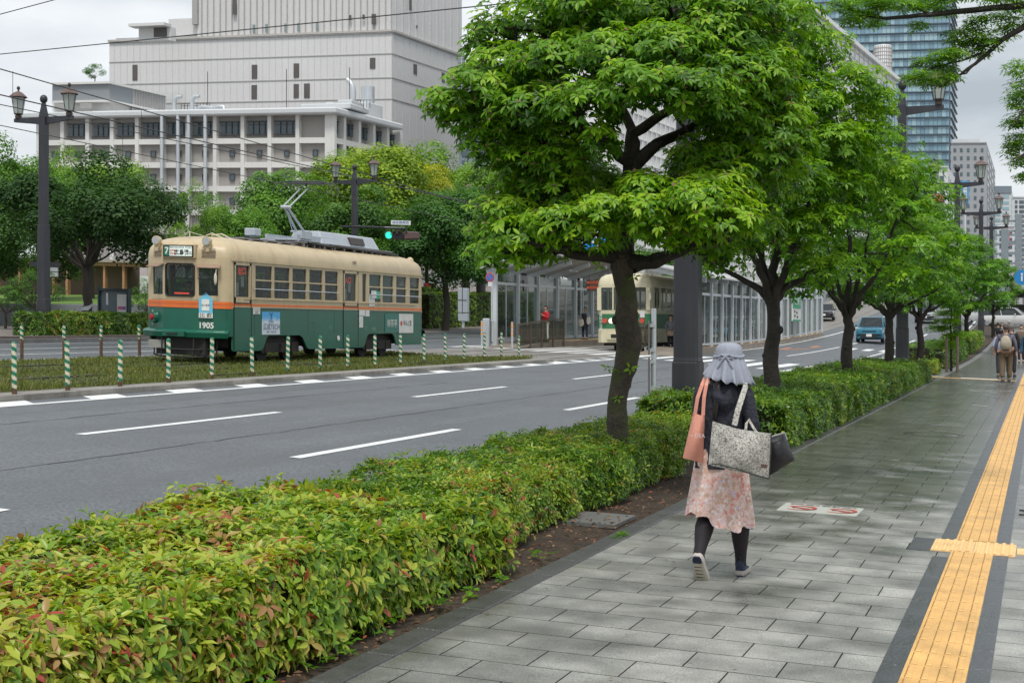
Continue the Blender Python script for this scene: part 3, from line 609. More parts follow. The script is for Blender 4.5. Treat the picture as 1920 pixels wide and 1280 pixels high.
gC = generic('striped_apartment_block', 'white block with dark window strips at the right edge of the view', 1960, 520, 1898, 1966, 370, 600, m_g2, range(376, 590, 9), [(1903, 1908, 6), (1911, 1920, 6), (1925, 1936, 6), (1941, 1952, 6)], m_w, rvx=2300)
gD = generic('white_shop_block', 'white low block with a red sign above the street trees', 1778, 300, 1744, 1792, 313, 600, m_g2, range(330, 590, 22), [(1750, 1757, 12), (1762, 1770, 12)], m_w)
gE = generic('sign_covered_block', 'narrow block with rows of windows and pink and red signs far ahead', 1902, 330, 1870, 1912, 424, 600, m_g2, range(432, 590, 14), [(1874, 1884, 6), (1890, 1898, 6)], m_w)
mb = MB(); gE[1].box(mb, 1882, 1893, 432, 462, .2, .9); mb.build('pink_sign', mat('pink_sign', (.6, .2, .25), .5), gE[0], gE[0].location)
mb = MB(); gD[1].box(mb, 1750, 1768, 366, 378, .2, .9); mb.build('red_sign', mat('red_sign', (.55, .1, .08), .5), gD[0], gD[0].location)
gF = generic('long_grey_block', 'grey block standing behind the tram stop and the first street tree', 1130, 240, 860, 1180, 112, 600, m_g3, range(120, 560, 18), [(p, p+12, 10) for p in range(866, 1120, 18)], m_w)
mb = MB()
for i in range(14): p = 868+i*8; gF[1].box(mb, p, p+1, 100, 250, .5, .8)
for i in range(12): gF[1].box(mb, 862, 985, 102+i*13, 103+i*13, .5, .8)
mb.build('steel_frame', m_steel, gF[0], gF[0].location)
# vertical banner sign
q = Fac(1817, 240, -6600, 331); vs_ = empty('banner_sign', (*q.pt(1810, 400)[:2], base(-12, 150)), 0, 'tall blue and white vertical shop sign above the tree tops', 'sign')
mb = MB(); q.box(mb, 1803, 1817, 340, 383, 0, .8); mb.build('sign_box', mat('sign_blue', (.08, .30, .55), .4), vs_, vs_.location); mb = MB(); q.box(mb, 1806.5, 1813.5, 343, 380, .8, .95); q.box(mb, 1809, 1811, 383, 600, 0, .5); mb.build('sign_post', m_g2, vs_, vs_.location)
for i, ch in enumerate('第一生命'): text(ch, .8, q.pt(1810, 347.5+i*9, 1.0), (q.dir.x*-1, q.dir.y*-1, 0) if q.dir.x < 0 else (q.dir.x, q.dir.y, 0), (0, 0, 1), MC['sign_blue'], 'lettering', vs_, vs_.location)
# park pavilion, lawn wall
m_pb = mat('pavilion_brown', (.17, .12, .095), .8, var=.1, vs=.5, bump=.3, bs=10); m_wood = mat('wood_post', (.42, .22, .12), .6, var=.15, vs=2)
pvf, pvr = Fac(258, 92, -6600, 331), Fac(258, 92, 1955); pv = empty('park_pavilion', (*pvf.pt(258, 556)[:2], zd(556, 92)), 0, 'low brown pavilion with timber posts and flat roof behind the lawn', 'building'); OP = pv.location
mb = MB(); volume(mb, Fac(236, 93.2, -6600, 331), -60, Fac(236, 93.2, 1955), 262, 500, 600); mb.build('wall', m_pb, pv, OP)
mb = MB(); volume(mb, Fac(264, 91, -6600, 331), -60, Fac(264, 91, 1955), 300, 488, 493); mb.build('roof', mat('roof_tan', (.38, .33, .29), .6, var=.1), pv, OP)
mb = MB(); volume(mb, Fac(262, 91.3, -6600, 331), -60, Fac(262, 91.3, 1955), 298, 493.2, 500); mb.build('fascia', m_wood, pv, OP); mb = MB()
for p in (3, 45, 109, 134, 173, 204, 240): pvf.box(mb, p-2, p+2, 499.5, 600, .2, .5)
mb.each('post', m_wood, pv, OP); mb = MB()
for p in (120, 127): pvf.box(mb, p, p+4.5, 512, 553, -1.1, -.9)
mb.each('glass_door', m_wg, pv, OP)
mb = MB(); q = Fac(292, 100, -6600, 331); q.box(mb, 250, 292, 518, 556, -2, 0); wl = mb.build('white_garden_wall', m_g2); tag(wl, 'white low wall right of the pavilion behind the tram front', 'wall')
mb = MB(); q = Fac(330, 130, -6600, 331); volume(mb, q, 255, Fac(330, 130, 1955), 340, 438, 600); volume(mb, Fac(332, 129, -6600, 331), 250, Fac(332, 129, 1955), 345, 434, 439); tg = mb.build('terrace_building', mat('pale_plaster', (.42, .38, .36), .7, var=.2, vs=.3, stain=.4)); tag(tg, 'pale terraced building behind the dark park tree', 'building')
mb = MB(); q = Fac(448, 125, -6600, 331); volume(mb, q, 403, Fac(448, 125, 1955), 455, 405, 560); tag(mb.build('brown_brick_tower', mat('brick_brown', (.16, .11, .09), .8, var=.1, vs=1)), 'square brown lift tower standing behind the tram roof', 'building')
A = [P(-60, 569, 73), P(290, 571, 73)]; mb = MB()
mb.hexa([(A[0].x, A[0].y, A[0].z-2), (A[1].x, A[1].y, A[1].z-2), (A[1].x-.2, A[1].y+.5, A[1].z-2), (A[0].x-.2, A[0].y+.5, A[0].z-2)], [A[0], A[1], A[1]+Vector((-.2, .5, 0)), A[0]+Vector((-.2, .5, 0))])
rw = mb.build('retaining_wall', mat('wall_grey', (.17, .185, .19), .7, var=.1, vs=.5, stain=.2), bevel=.03); tag(rw, 'low grey retaining wall along the edge of the park lawn', 'wall')
q = [P(-60, 568.5, 73.5), P(290, 570.5, 73.5), P(300, 549, 100), P(-60, 549, 100)]
me = bpy.data.meshes.new('lawn'); me.from_pydata([tuple(v) for v in q], [], [(0, 1, 2, 3)]); me.materials.append(m_lawn); lw = bpy.data.objects.new('lawn', me); COL.objects.link(lw); lw['kind'] = 'structure'
# dark structure and shopfront where the street ends on the right
mb = MB(); q = Fac(2100, 150, -6600, 331); volume(mb, q, 1893, Fac(2100, 150, 2600), 2110, 548, 640); oc = empty('corner_arcade', (*q.pt(1900, 612)[:2], 5), 0, 'dark arcade building with a pale awning at the right end of the walk', 'building'); mb.build('wall', mat('arcade_dark', (.05, .045, .045), .6, var=.2), oc, oc.location)
mb = MB(); q.box(mb, 1900, 2100, 520, 549, 0, 3); mb.build('upper_floor', m_g1, oc, oc.location); mb = MB(); q.box(mb, 1886, 2000, 565, 577, 3, 5); mb.build('awning', mat('awning_grey', (.45, .45, .44), .6), oc, oc.location)
text('おもてなし市場', 1.0, q.pt(1905, 571, 5.1), (-q.dir.x, -q.dir.y, 0) if q.dir.x < 0 else (q.dir.x, q.dir.y, 0), (0, 0, 1), m_ink, 'lettering', oc, oc.location)
# ================================================================== STREET OBJECTS
ORD = 'first second third fourth fifth sixth seventh eighth ninth tenth eleventh twelfth thirteenth fourteenth fifteenth sixteenth seventeenth eighteenth'.split()
m_pole = mat('pole_charcoal', (.035, .037, .045), .42, .2, var=.15, vs=1.5, stain=.3, dirt=(.09, .08, .07)); m_lant = mat('lantern_bronze', (.06, .045, .04), .5, .3, var=.2, vs=5)
m_lg = glassm('lantern_glass', (.45, .5, .46), .25, .2); m_rust = mat('lantern_roof', (.13, .085, .075), .6, var=.3, vs=6)
# --- lamp posts
def sq(mb, prof, c=(0, 0, 0), n=4, rot=PI/4, ch=.18):   # chamfered square section column
    rings = []
    for r, z in prof:
        a = r*(1-ch); pts = [(r, a), (a, r), (-a, r), (-r, a), (-r, -a), (-a, -r), (a, -r), (r, -a)]
        rings.append([(c[0]+x, c[1]+y, c[2]+z) for x, y in pts])
    mb.loft(rings)
def lamp_post(arms=1.35):
    o = empty('street_lamp', (0, 0, 0)); mb = MB()
    sq(mb, [(.42, 0), (.40, .04), (.33, .14), (.27, .3), (.245, .55), (.235, 1.44)]); sq(mb, [(.225, 1.44), (.215, 1.5), (.205, 4.38)]); mb.build('pole_base', m_pole, o, bevel=.01)
    mb = MB(); sq(mb, [(.175, 4.38), (.165, 8.6), (.14, 8.72)]); sq(mb, [(.14, 8.72), (.09, 9.0), (.075, 9.1)]); mb.build('pole', m_pole, o)
    mb = MB(); mb.sphere((0, 0, 9.26), .17, 14, 9); mb.build('finial', m_pole, o, smooth=True)
    for s in (-1, 1):
        mb = MB(); mb.hexa([(s*.12, -.06, 8.28), (s*(arms+.2), -.06, 8.42), (s*(arms+.2), .06, 8.42), (s*.12, .06, 8.28)], [(s*.12, -.06, 8.56), (s*(arms+.2), -.06, 8.56), (s*(arms+.2), .06, 8.56), (s*.12, .06, 8.56)]); mb.build('arm', m_pole, o)
        c = (s*arms, 0, 8.56); mb = MB(); mb.lathe([(.14, 0), (.15, .12), (.1, .14)], c, 8); mb.lathe([(.20, .16), (.20, .2)], c, 6)
        ln = mb.build('lantern', m_lant, o)
        mb = MB()
        for i in range(6):
            a = i*PI/3; mb.tube([(c[0]+.19*math.cos(a), c[1]+.19*math.sin(a), c[2]+.17), (c[0]+.31*math.cos(a), c[1]+.31*math.sin(a), c[2]+.82)], .016, 4)
        mb.lathe([(.335, .82), (.335, .85)], c, 6); mb.build('lantern_frame', m_lant, ln)
        mb = MB(); mb.lathe([(.175, .2), (.29, .81)], c, 6); mb.build('lantern_glass', m_lg, ln)
        mb = MB(); mb.lathe([(.42, .83), (.40, .87), (.22, 1.0), (.06, 1.07)], c, 6); mb.build('lantern_roof', m_rust, ln)
        mb = MB(); mb.lathe([(.03, 1.05), (.04, 1.1), (.03, 1.12), (.075, 1.16), (.075, 1.22), (.03, 1.27)], c, 8); mb.build('lantern_finial', m_lant, ln)
    return o
lp0 = lamp_post(); first = True
LAMPS = [(82, 175+5, 56.6, 'tall twin lantern lamp post on the far kerb at the left of the photo'), (665, 310, 82.0, 'twin lantern lamp post carrying a traffic light behind the green tram'),
         (905, 352, 112, 'far twin lantern lamp post half hidden in trees beyond the tram'), (1290, 10, 21.0, 'near charcoal lamp post just left of the woman in the sun hat'),
         (1692, 152, 50.0, 'second twin lantern lamp post on the near side against the glass tower'), (1795, 312, 78, 'third twin lantern lamp post above the near row of trees'),
         (1839.6, 375, 102, 'fourth twin lantern lamp post in the near row with both lanterns showing'), (1859, 408, 124, 'fifth twin lantern lamp post small above the last trees')]
for px, py, d, lb in LAMPS:
    o = lp0 if first else copy_tree(lp0); first = False
    x, y = XYd(px, d); g = G(x, y)
    if py == 10: g -= .38; top = g+9.42
    else: top = zd(py-2, d)
    o.location = (x, y, g-.05); o.scale = ((.84 if py == 10 else .88),)*2+((top-g+.05)/9.43,); tag(o, lb, 'street lamp', 'twin lantern street lamps')
# grey gantry posts far off
m_gant = mat('gantry_grey', (.22, .26, .28), .5, var=.1)
for px, y0, d, lb in ((1884, 430, 150, 'blue grey gantry post with cross beams near the pink sign'), (1910, 402, 160, 'taller blue grey gantry post at the right edge above the blue sign')):
    x, y = XYd(px, d); o = empty('gantry_post', (x, y, base(x, y)), 0, lb, 'gantry', 'blue grey gantry posts far ahead'); mb = MB()
    top = zd(y0, d); mb.box(-.35, .35, -.35, .35, 0, top-o.location.z); mb.build('post', m_gant, o)
    for z in (.93, .82, .70, .58): mb = MB(); mb.box(-1.8, 1.8, -.1, .1, (top-o.location.z)*z-.12, (top-o.location.z)*z+.1); mb.build('cross_beam', m_gant, o)
# --- traffic light on the post behind the tram
o = empty('traffic_light', P(745, 440, 79.6), 0, 'horizontal traffic light showing green on an arm behind the tram', 'traffic light'); r_ = Vector((CT, ST, 0)); OT2 = o.location
m_tl = mat('signal_brown', (.10, .06, .055), .5, var=.2, vs=5); mb = MB()
hp = lambda px, py, d=79.6: P(px, py, d)
bt = [hp(724, 434), hp(756, 436), hp(756, 449), hp(724, 447)]; fw = Vector((-ST, CT, 0))
mb.hexa([v for v in bt], [v+fw*.3 for v in bt]); mb.hexa([hp(757, 433), hp(786, 435), hp(786, 448), hp(757, 449)], [v+fw*.6 for v in (hp(757, 433), hp(786, 435), hp(786, 448), hp(757, 449))]); mb.build('housing', m_tl, o, OT2, bevel=.05)
for px, nm, mm in ((729, 'green_lamp', mat('lamp_green', (.02, .5, .33), .4, emit=(.03, .9, .6), es=.7)), (740, 'amber_lamp', m_pole), (750, 'red_lamp', m_pole)):
    c = hp(px, 441)-fw*.05; mb = MB(); mb.tube([c, c+fw*.06], .185, 14); lm = mb.build(nm, mm, o, OT2)
    mb = MB(); n_ = 10
    ring = [[c-fw*q+(r_*math.cos(PI*t/n_)+Vector((0, 0, math.sin(PI*t/n_))))*rr_ for t in range(n_+1)] for q, rr_ in ((0, .2), (.25, .2), (.25, .22), (0, .22))]
    mb.loft(ring, cap=False, close=False); mb.build('visor', m_tl, lm, OT2)
mb = MB(); mb.tube([hp(640, 425, 81), hp(665, 425, 81.6), hp(722, 427), hp(760, 428)], .07, 6); mb.tube([hp(748, 428), hp(748, 436)], .06, 6); mb.tube([hp(762, 428), hp(762, 436)], .06, 6); mb.build('arm', m_pole, o, OT2)
mb = MB(); q = [hp(733, 413), hp(770, 414), hp(770, 422), hp(733, 421)]; mb.hexa(q, [v+fw*.05 for v in q]); pl = mb.build('name_plate', mat('plate_white', (.6, .62, .62), .4, var=.05), o, OT2)
text('相生橋東詰', .165, hp(751, 417.5)-fw*.01, r_, (0, 0, 1), mat('plate_blue', (.04, .12, .3), .5), 'lettering', pl, OT2, sx=1.1)
# --- striped marker posts along the tram reservation
m_grn = mat('marker_green', (.01, .17, .10), .45, var=.2, vs=8, stain=.3); m_crm = mat('marker_cream', (.62, .58, .42), .5, var=.15, vs=8, stain=.5, dirt=(.25, .15, .08)); m_rst = mat('marker_rust', (.10, .055, .03), .8, var=.4, vs=12)
def marker(seed, rust=.1):
    rg = random.Random(seed); o = empty('marker_post', (0, 0, 0)); mb = MB(); n = 16; hh = .80; R = .040; st_ = 60
    for k_ in range(st_):
        for j in range(n):
            z0, z1 = hh*k_/st_, hh*(k_+1)/st_; a0, a1 = 2*PI*j/n, 2*PI*(j+1)/n
            ph = (k_/st_*6.2+j/n) % 1.0; zm = k_/st_
            mb.mat(2 if zm < rust*rg.uniform(.85, 1.15) else (0 if ph < .5 else 1))
            dz = [-.0, -.0]
            mb.add([(R*math.cos(a0), R*math.sin(a0), z0), (R*math.cos(a1), R*math.sin(a1), z0), (R*math.cos(a1), R*math.sin(a1), z1), (R*math.cos(a0), R*math.sin(a0), z1)], [(0, 1, 2, 3)])
    mb.build('post', [m_grn, m_crm, m_rst], o, smooth=True)
    mb = MB(); mb.lathe([(R, .8), (R*.98, .81), (R*.6, .824), (.01, .828)], (0, 0, 0), n); mb.build('cap', m_grn, o, smooth=True); return o
mk0, mk1 = marker(1), marker(2, .62)
bx = [(27, 745), (127, 738), (225, 730), (316, 722), (397, 714), (473, 710), (539, 705), (600, 700), (652, 697), (703, 695), (751, 692), (795, 686), (835, 682), (870, 680), (908, 675), (940, 673), (973, 672)]
for i, (px, py) in enumerate(bx):
    o = mk0 if i == 0 else copy_tree(mk0); d = 22.9+i*1.6 if False else [22.9, 24.2, 25.8, 27.4, 29.1, 30.7, 32.3, 33.9, 35.3, 36.7, 38.2, 40.2, 41.9, 43.3, 45.6, 47.2, 48.4][i]
    x, y = XYd(px, d); o.location = (x, y, base(x, y)+(.1 if y < 45.5 else .0)); o.rotation_euler = (random.Random(i).uniform(-.02, .02), random.Random(i+50).uniform(-.02, .02), i*1.3)
    tag(o, ('green striped marker post, %s from the left in the near row' % ORD[i]), 'marker post', 'striped marker posts along the near side of the tracks')
for i, (px, py, d) in enumerate(((41, 683, 34.5), (120, 680.6, 36.0), (189.5, 677, 37.7), (261.5, 673, 39.6))):
    o = mk1 if i == 0 else copy_tree(mk1); x, y = XYd(px, d); o.location = (x, y, base(x, y)+.1); o.rotation_euler = (0, .01*(i-1), i)
    tag(o, 'rusty striped marker post, %s from the left on the far side of the tram track' % ORD[i], 'marker post', 'rusty marker posts beyond the track')
# --- overhead wires
m_wire = mat('wire', (.03, .03, .03), .5)
def wire(name, a, b, r=.012, sag=.0, label='', grp='overhead tram wires'):
    if name == 'contact_wire': a, b = a-(b-a)*1.0, b+(b-a)*.6; sag = 0
    if name == 'span_wire': a, b = a-(b-a)*.6, b+(b-a)*.5; sag = 0
    n = 14; pts = [a.lerp(b, i/n)-Vector((0, 0, sag*4*(i/n)*(1-i/n))) for i in range(n+1)]; mb = MB(); mb.tube(pts, r, 5); tag(mb.build(name, m_wire), label, 'wire', grp)
wire('contact_wire', PX(-30, 121, -19.9), PX(940, 400, -19.9), .013, .02, 'lower overhead wire above the far tram track')
wire('contact_wire', PX(-30, 171, -17.2), PX(940, 395, -17.2), .012, .02, 'overhead wire running down to the near tram track')
wire('contact_wire', PX(-30, 190, -19.9), PX(930, 388, -19.9), .010, .05, 'thin messenger wire just under the contact wire')
wire('contact_wire', PX(-30, 229, -21.2), PX(940, 430, -21.2), .010, .05, 'lowest wire crossing behind the left lamp post')
wire('span_wire', P(-40, 106, 30), P(960, 6, 22), .010, .05, 'long span wire rising across the white hall to the big tree', 'span wires')
wire('span_wire', P(-40, 38, 30), P(140, -10, 29), .010, 0, 'short span wire across the top left corner of the sky', 'span wires')
for i, (px, y0, y1) in enumerate(((24, 134, 198), (230, 250, 300), (265, 205, 262))): wire('wire_dropper', PX(px, y0, -19.9), PX(px, y1, -19.9), .006, 0, 'thin vertical dropper %s from the left between overhead wires' % ORD[i], 'wire droppers')
# --- sign backs on the pole by the near lamp post
x, y = XYd(1226, 20.5); g = base(x, y); o = empty('sign_post', (x, y, g), 0, 'grey metal post with two sign plates seen from behind', 'sign'); mb = MB(); mb.tube([(0, 0, 0), (0, 0, zd(578, 20.5)-g)], .038, 10); mb.build('post', m_steel, o, smooth=True)
for ya, yb in ((602, 664), (670, 736)):
    za, zb = zd(ya, 20.5)-g, zd(yb, 20.5)-g; mb = MB(); mb.cbox((-.07, -.0, (za+zb)/2), (.025, .42, za-zb), .25); pp = mb.build('sign_plate', mat('plate_back', (.16, .16, .155), .5, .4, var=.15), o, bevel=.005)
    mb = MB()
    for z in (za-.06, zb+.06): mb.cbox((-.03, 0, z), (.1, .1, .05), .25)
    mb.build('clamp', m_steel, pp)
# --- far walk furniture
m_dg = mat('dark_green_frame', (.03, .05, .055), .4, .3); m_poster = mat('poster_paper', (.66, .66, .64), .5, var=.1, vs=4)
x, y = XYd(222, 64); f_ = Fac(222, 64, -6600, 331); o = empty('notice_board', (x, y, base(x, y)+.05), 0, 'dark framed park map board with posters beside the tree trunk', 'notice board'); mb = MB(); f_.box(mb, 188, 242, 541, 596, -.1, .0); mb.build('panel', mat('board_blue', (.10, .14, .16), .4), o, o.location)
mb = MB(); f_.box(mb, 185.5, 188.5, 538, 600, -.15, .1); f_.box(mb, 239.5, 242.5, 541, 600, -.15, .1); f_.box(mb, 186, 243, 541, 545.5, -.15, .1); mb.build('frame', m_dg, o, o.location)
mb = MB(); f_.box(mb, 220.5, 238, 551.5, 585, 0, .04); f_.box(mb, 200, 203.5, 550, 572, 0, .04); f_.box(mb, 220.5, 238, 583+3, 594, 0, .04); ps = mb.each('poster', m_poster, o, o.location)[0]; mb = MB(); f_.box(mb, 222, 230, 574, 580, .04, .05); mb.mat(1); f_.box(mb, 230.5, 236.5, 574, 580, .04, .05); mb.build('poster_print', [mat('print_pink', (.55, .12, .2), .5), mat('print_violet', (.25, .15, .4), .5)], ps, o.location)
f_ = Fac(162, 62.5, -6600, 331); o = empty('lectern_sign', f_.pt(162, 592), 0, 'slanted white information plaque on a dark stand behind the hedge', 'sign'); mb = MB(); q0 = [f_.pt(151.5, 582), f_.pt(165, 582), f_.pt(172, 570), f_.pt(159, 570)]; q0[2] += fw*.4; q0[3] += fw*.4; mb.hexa(q0, [v+Vector((0, 0, .05)) for v in q0]); mb.build('plaque', mat('plaque_white', (.6, .62, .62), .4), o, o.location); mb = MB(); f_.box(mb, 152, 164, 582.5, 600, -.4, -.02); mb.build('stand', m_dg, o, o.location)
f_ = Fac(80, 60, -6600, 331); o = empty('direction_sign', f_.pt(80, 600), 0, 'stack of grey direction arms on a post behind the left lamp post', 'sign'); mb = MB(); mb.tube([f_.pt(80, 610), f_.pt(80, 480)], .05, 8); mb.build('post', m_pole, o, o.location)
for a, b, y0, y1, mm in ((52, 76, 509, 517, m_pole), (88, 108, 501, 508.5, m_slab), (88, 108, 510, 518, m_slab), (56, 112, 491, 500, m_pole)): mb = MB(); f_.box(mb, a, b, y0, y1, -.05, .02); mb.build('sign_arm', mm, o, o.location)
f_ = Fac(868, 85, -6600, 331); o = empty('control_cabinet', f_.pt(868, 603), 0, 'pale grey roadside cabinet on a post right of the tram', 'cabinet'); mb = MB(); f_.box(mb, 859.5, 877, 540, 586, -.25, .1); f_.box(mb, 859.5, 877, 587, 602, -.25, .08); bdy = mb.build('cabinet_body', mat('cabinet_grey', (.38, .42, .45), .5, var=.06), o, o.location, bevel=.02); mb = MB(); f_.box(mb, 867.8, 868.8, 540, 586, .1, .12); f_.box(mb, 860, 876.5, 562, 563, .1, .12); mb.build('door_seam', m_pole, bdy, o.location); mb = MB(); f_.box(mb, 866, 870, 602, 615, -.1, .0); mb.build('post', m_steel, o, o.location)
f_ = Fac(919, 61.5, -6600, 331); o = empty('no_parking_sign', f_.pt(919, 600), 0, 'round blue and red no parking sign at the end of the tram stop', 'sign'); mb = MB(); mb.tube([f_.pt(923, 640), f_.pt(923, 512)], .03, 8); mb.build('post', m_steel, o, o.location)
def disc(mb, f, px, py, r, o0, n=20): c = f.pt(px, py); mb.tube([c+Vector((f.n.x, f.n.y, 0))*(o0-.01), c+Vector((f.n.x, f.n.y, 0))*o0], r, n)
mb = MB(); disc(mb, f_, 919, 520, .2, .03); mb.build('red_ring', m_red, o, o.location); mb = MB(); disc(mb, f_, 919, 520, .15, .036); mb.build('blue_face', mat('sign_blue2', (.03, .16, .5), .4), o, o.location); mb = MB(); q = [f_.pt(915.5, 516, .04), f_.pt(916.5, 515, .04), f_.pt(922.5, 524, .04), f_.pt(921.5, 525, .04)]; mb.add(q, [(0, 1, 2, 3)]); mb.build('red_bar', m_red, o, o.location); mb = MB(); f_.box(mb, 915.5, 923, 528.5, 537, 0, .03); mb.build('lower_plate', m_poster, o, o.location)
f_ = Fac(1917, 40, -6600, 331); o = empty('footpath_sign', f_.pt(1917, 700), 0, 'round blue footpath sign at the right edge of the photo', 'sign'); mb = MB(); disc(mb, f_, 1917, 520, .21, .03); mb.build('blue_face', mat('sign_blue3', (.02, .22, .55), .4), o, o.location); mb = MB(); disc(mb, f_, 1916, 514, .03, .04); f_.box(mb, 1914.5, 1917.5, 517, 527, .03, .04); mb.build('walker_symbol', m_wht, o, o.location); mb = MB(); mb.tube([f_.pt(1930, 540), f_.pt(1921, 520), f_.pt(1921, 500)], .035, 8); mb.tube([f_.pt(1930, 540), f_.pt(1930, 760)], .035, 8); mb.build('post', m_steel, o, o.location)
m_shop = mat('kiosk_red', (.4, .05, .05), .5); f_ = Fac(806, 105, -6600, 331); o = empty('vending_machine', f_.pt(806, 560), 0, 'small red and yellow vending machine in the shade right of the tram', 'vending machine'); mb = MB(); f_.box(mb, 797, 812, 531, 549, -.5, .3); mb.build('cabinet_body', m_shop, o, o.location); mb = MB(); f_.box(mb, 799, 804, 538, 546, .3, .35); f_.box(mb, 805, 810, 538, 546, .3, .35); mb.build('display_panel', mat('vending_yellow', (.7, .5, .1), .4), o, o.location)
f_ = Fac(1120, 110, -6600, 331); o = empty('blue_road_sign', f_.pt(1120, 560), 0, 'bright blue road direction sign glimpsed through the big tree', 'sign'); mb = MB(); f_.box(mb, 1098, 1142, 438, 476, 0, .1); mb.build('panel', mat('road_sign_blue', (.01, .24, .68), .4), o, o.location); mb = MB(); q = [f_.pt(1107, 452, .12), f_.pt(1111, 450, .12), f_.pt(1136, 468, .12), f_.pt(1133, 471, .12)]; mb.add(q, [(0, 1, 2, 3)]); f_.box(mb, 1118, 1122, 442, 474, .1, .12); mb.build('route_arrow', m_wht, o, o.location); mb = MB(); mb.tube([f_.pt(1090, 640), f_.pt(1090, 445), f_.pt(1140, 445)], .12, 8); mb.build('post', m_steel, o, o.location)
# ================================================================== TRAM 1905
m_cr = mat('tram_cream', (.52, .42, .26), .42, var=.1, vs=2, stain=.35, dirt=(.38, .22, .10)); m_tg = mat('tram_green', (.006, .105, .065), .3, var=.18, vs=1.5, stain=.25, dirt=(.03, .09, .06), coat=.2)
m_or = mat('tram_orange', (.72, .16, .03), .4, var=.1, vs=3, stain=.15); m_tgl = glassm('tram_glass', (.03, .04, .04), .72, .04); m_un = mat('underframe', (.018, .017, .016), .7, var=.4, vs=5); m_rf = mat('tram_roof_grey', (.20, .20, .20), .6, var=.3, vs=1.5, stain=.4); m_int = mat('tram_interior', (.20, .17, .12), .7)
m_eq = mat('equipment_grey', (.42, .46, .50), .45, .1, var=.08, vs=2, stain=.25, dirt=(.25, .24, .22)); m_blk = mat('black_rubber', (.012, .012, .013), .5); m_num = mat('number_white', (.75, .75, .70), .5)
m_blind = mat('window_blind', (.16, .30, .24), .8, var=.1, vs=5)
X0, Y0, TL, TW = -18.7, 31.41, 11.58, 2.4
tram = empty('tram', (X0-1.2, Y0+TL/2, -K*X0), 0, 'old green and cream tram 1905 with orange stripe and raised current collector', 'tram'); TO = (X0-1.2, Y0+TL/2, 0)
def tp(v, u, z): return (X0-v, Y0+u, z)          # v across from the near side, u along from the front corner
HP = [(0, 0), (.035, -.10), (.11, -.17), (.24, -.23), (.72, -.47)]
front = HP+[(TW-v, u) for v, u in HP[::-1]]
back = [(v, TL-u) for v, u in front]
plan = front+back[::-1]          # closed outline
def tb_(mb): return mb
def TB(mb, name, mats, par=None, **kw):
    o_ = mb.build(name, mats, par or tram, TO, shear=False, **kw)
    for v in o_.data.vertices: v.co.z += -K*(v.co.x+TO[0])-tram.location.z
    return o_
def TBE(mb, name, mats, par=None, **kw):
    for o_ in mb.each(name, mats, par or tram, TO, **kw):
        for v in o_.data.vertices: v.co.z += -K*(v.co.x+TO[0])-tram.location.z
def outline_band(mb, z0, z1, out=0.0, pl=None, t=.05):
    pl = pl or plan; n = len(pl)
    def off(i, d):
        a, b = Vector(pl[i-1]), Vector(pl[(i+1) % n]); tn = (b-a).normalized(); nn = Vector((tn.y, -tn.x)); c = Vector(pl[i]); ctr = Vector((1.2, TL/2))
        if nn.dot(c-ctr) < 0: nn = -nn
        return c+nn*d
    O = [off(i, out) for i in range(n)]; I = [off(i, out-t) for i in range(n)]
    for i in range(n):
        j = (i+1) % n
        mb.hexa([tp(*O[i], z0), tp(*O[j], z0), tp(*I[j], z0), tp(*I[i], z0)], [tp(*O[i], z1), tp(*O[j], z1), tp(*I[j], z1), tp(*I[i], z1)])
# lower body: sides with wheel arches
mb = MB()
arch = [(0.0, .46), (.1, .42), (1.35, .42), (1.52, .5), (1.66, .74), (1.76, .80), (3.45, .80), (3.6, .74), (3.85, .46), (4.0, .42), (7.3, .42), (7.45, .5), (7.6, .76), (7.75, .82), (9.35, .82), (9.5, .74), (9.62, .5), (9.75, .46), (11.58, .46)]
for v0, v1 in ((0, .05), (TW-.05, TW)):
    poly = arch+[(TL, 1.5), (0, 1.5)]
    for i in range(len(arch)-1):
        (ua, za), (ub, zb) = arch[i], arch[i+1]
        mb.hexa([tp(v0, ua, za), tp(v0, ub, zb), tp(v1, ub, zb), tp(v1, ua, za)], [tp(v0, ua, 1.5), tp(v0, ub, 1.5), tp(v1, ub, 1.5), tp(v1, ua, 1.5)])
for pl in (front, back):
    for i in range(len(pl)-1):
        a, b = pl[i], pl[i+1]; c = (1.2, .8 if pl is front else TL-.8); sh = lambda p: (p[0]+(c[0]-p[0])*.05, p[1]+(c[1]-p[1])*.05)
        mb.hexa([tp(*a, .78), tp(*b, .78), tp(*sh(b), .78), tp(*sh(a), .78)], [tp(*a, 1.46), tp(*b, 1.46), tp(*sh(b), 1.46), tp(*sh(a), 1.46)])
body = TB(mb, 'lower_body', m_tg)
mb = MB()       # bumper shelf, front and rear
for pl, s_ in ((front[1:-1], -1), (back[1:-1], 1)):
    rings = []
    for z, o_ in ((.72, .05), (.74, .14), (.86, .17), (.90, .13), (.93, .02)): rings.append([tp(1.2+(p[0]-1.2)*(1+o_*.25), p[1]+s_*o_, z) for p in pl])
    mb.loft(rings, cap=False, close=False)
    c = [(p[0], p[1]) for p in pl]; mb.add([tp(1.2+(p[0]-1.2)*1.03, p[1]+s_*.13, .735) for p in c]+[tp(1.2, c[0][1]-s_*.1, .735)], [tuple(range(len(c)+1))])
TB(mb, 'bumper', m_tg, smooth=30); mb = MB(); mb.cbox(tp(1.25, -.66, .82), (.62, .1, .12)); TB(mb, 'coupler_box', m_tg)
mb = MB(); mb.cbox(tp(1.28, -.72, .82), (.3, .03, .035)); TB(mb, 'coupler_slot', m_blk)
mb = MB(); outline_band(mb, 1.50, 1.54, .004); outline_band(mb, 1.60, 1.74, 0); outline_band(mb, 2.60, 2.72, 0)
for v, u in ((0, 0),): pass
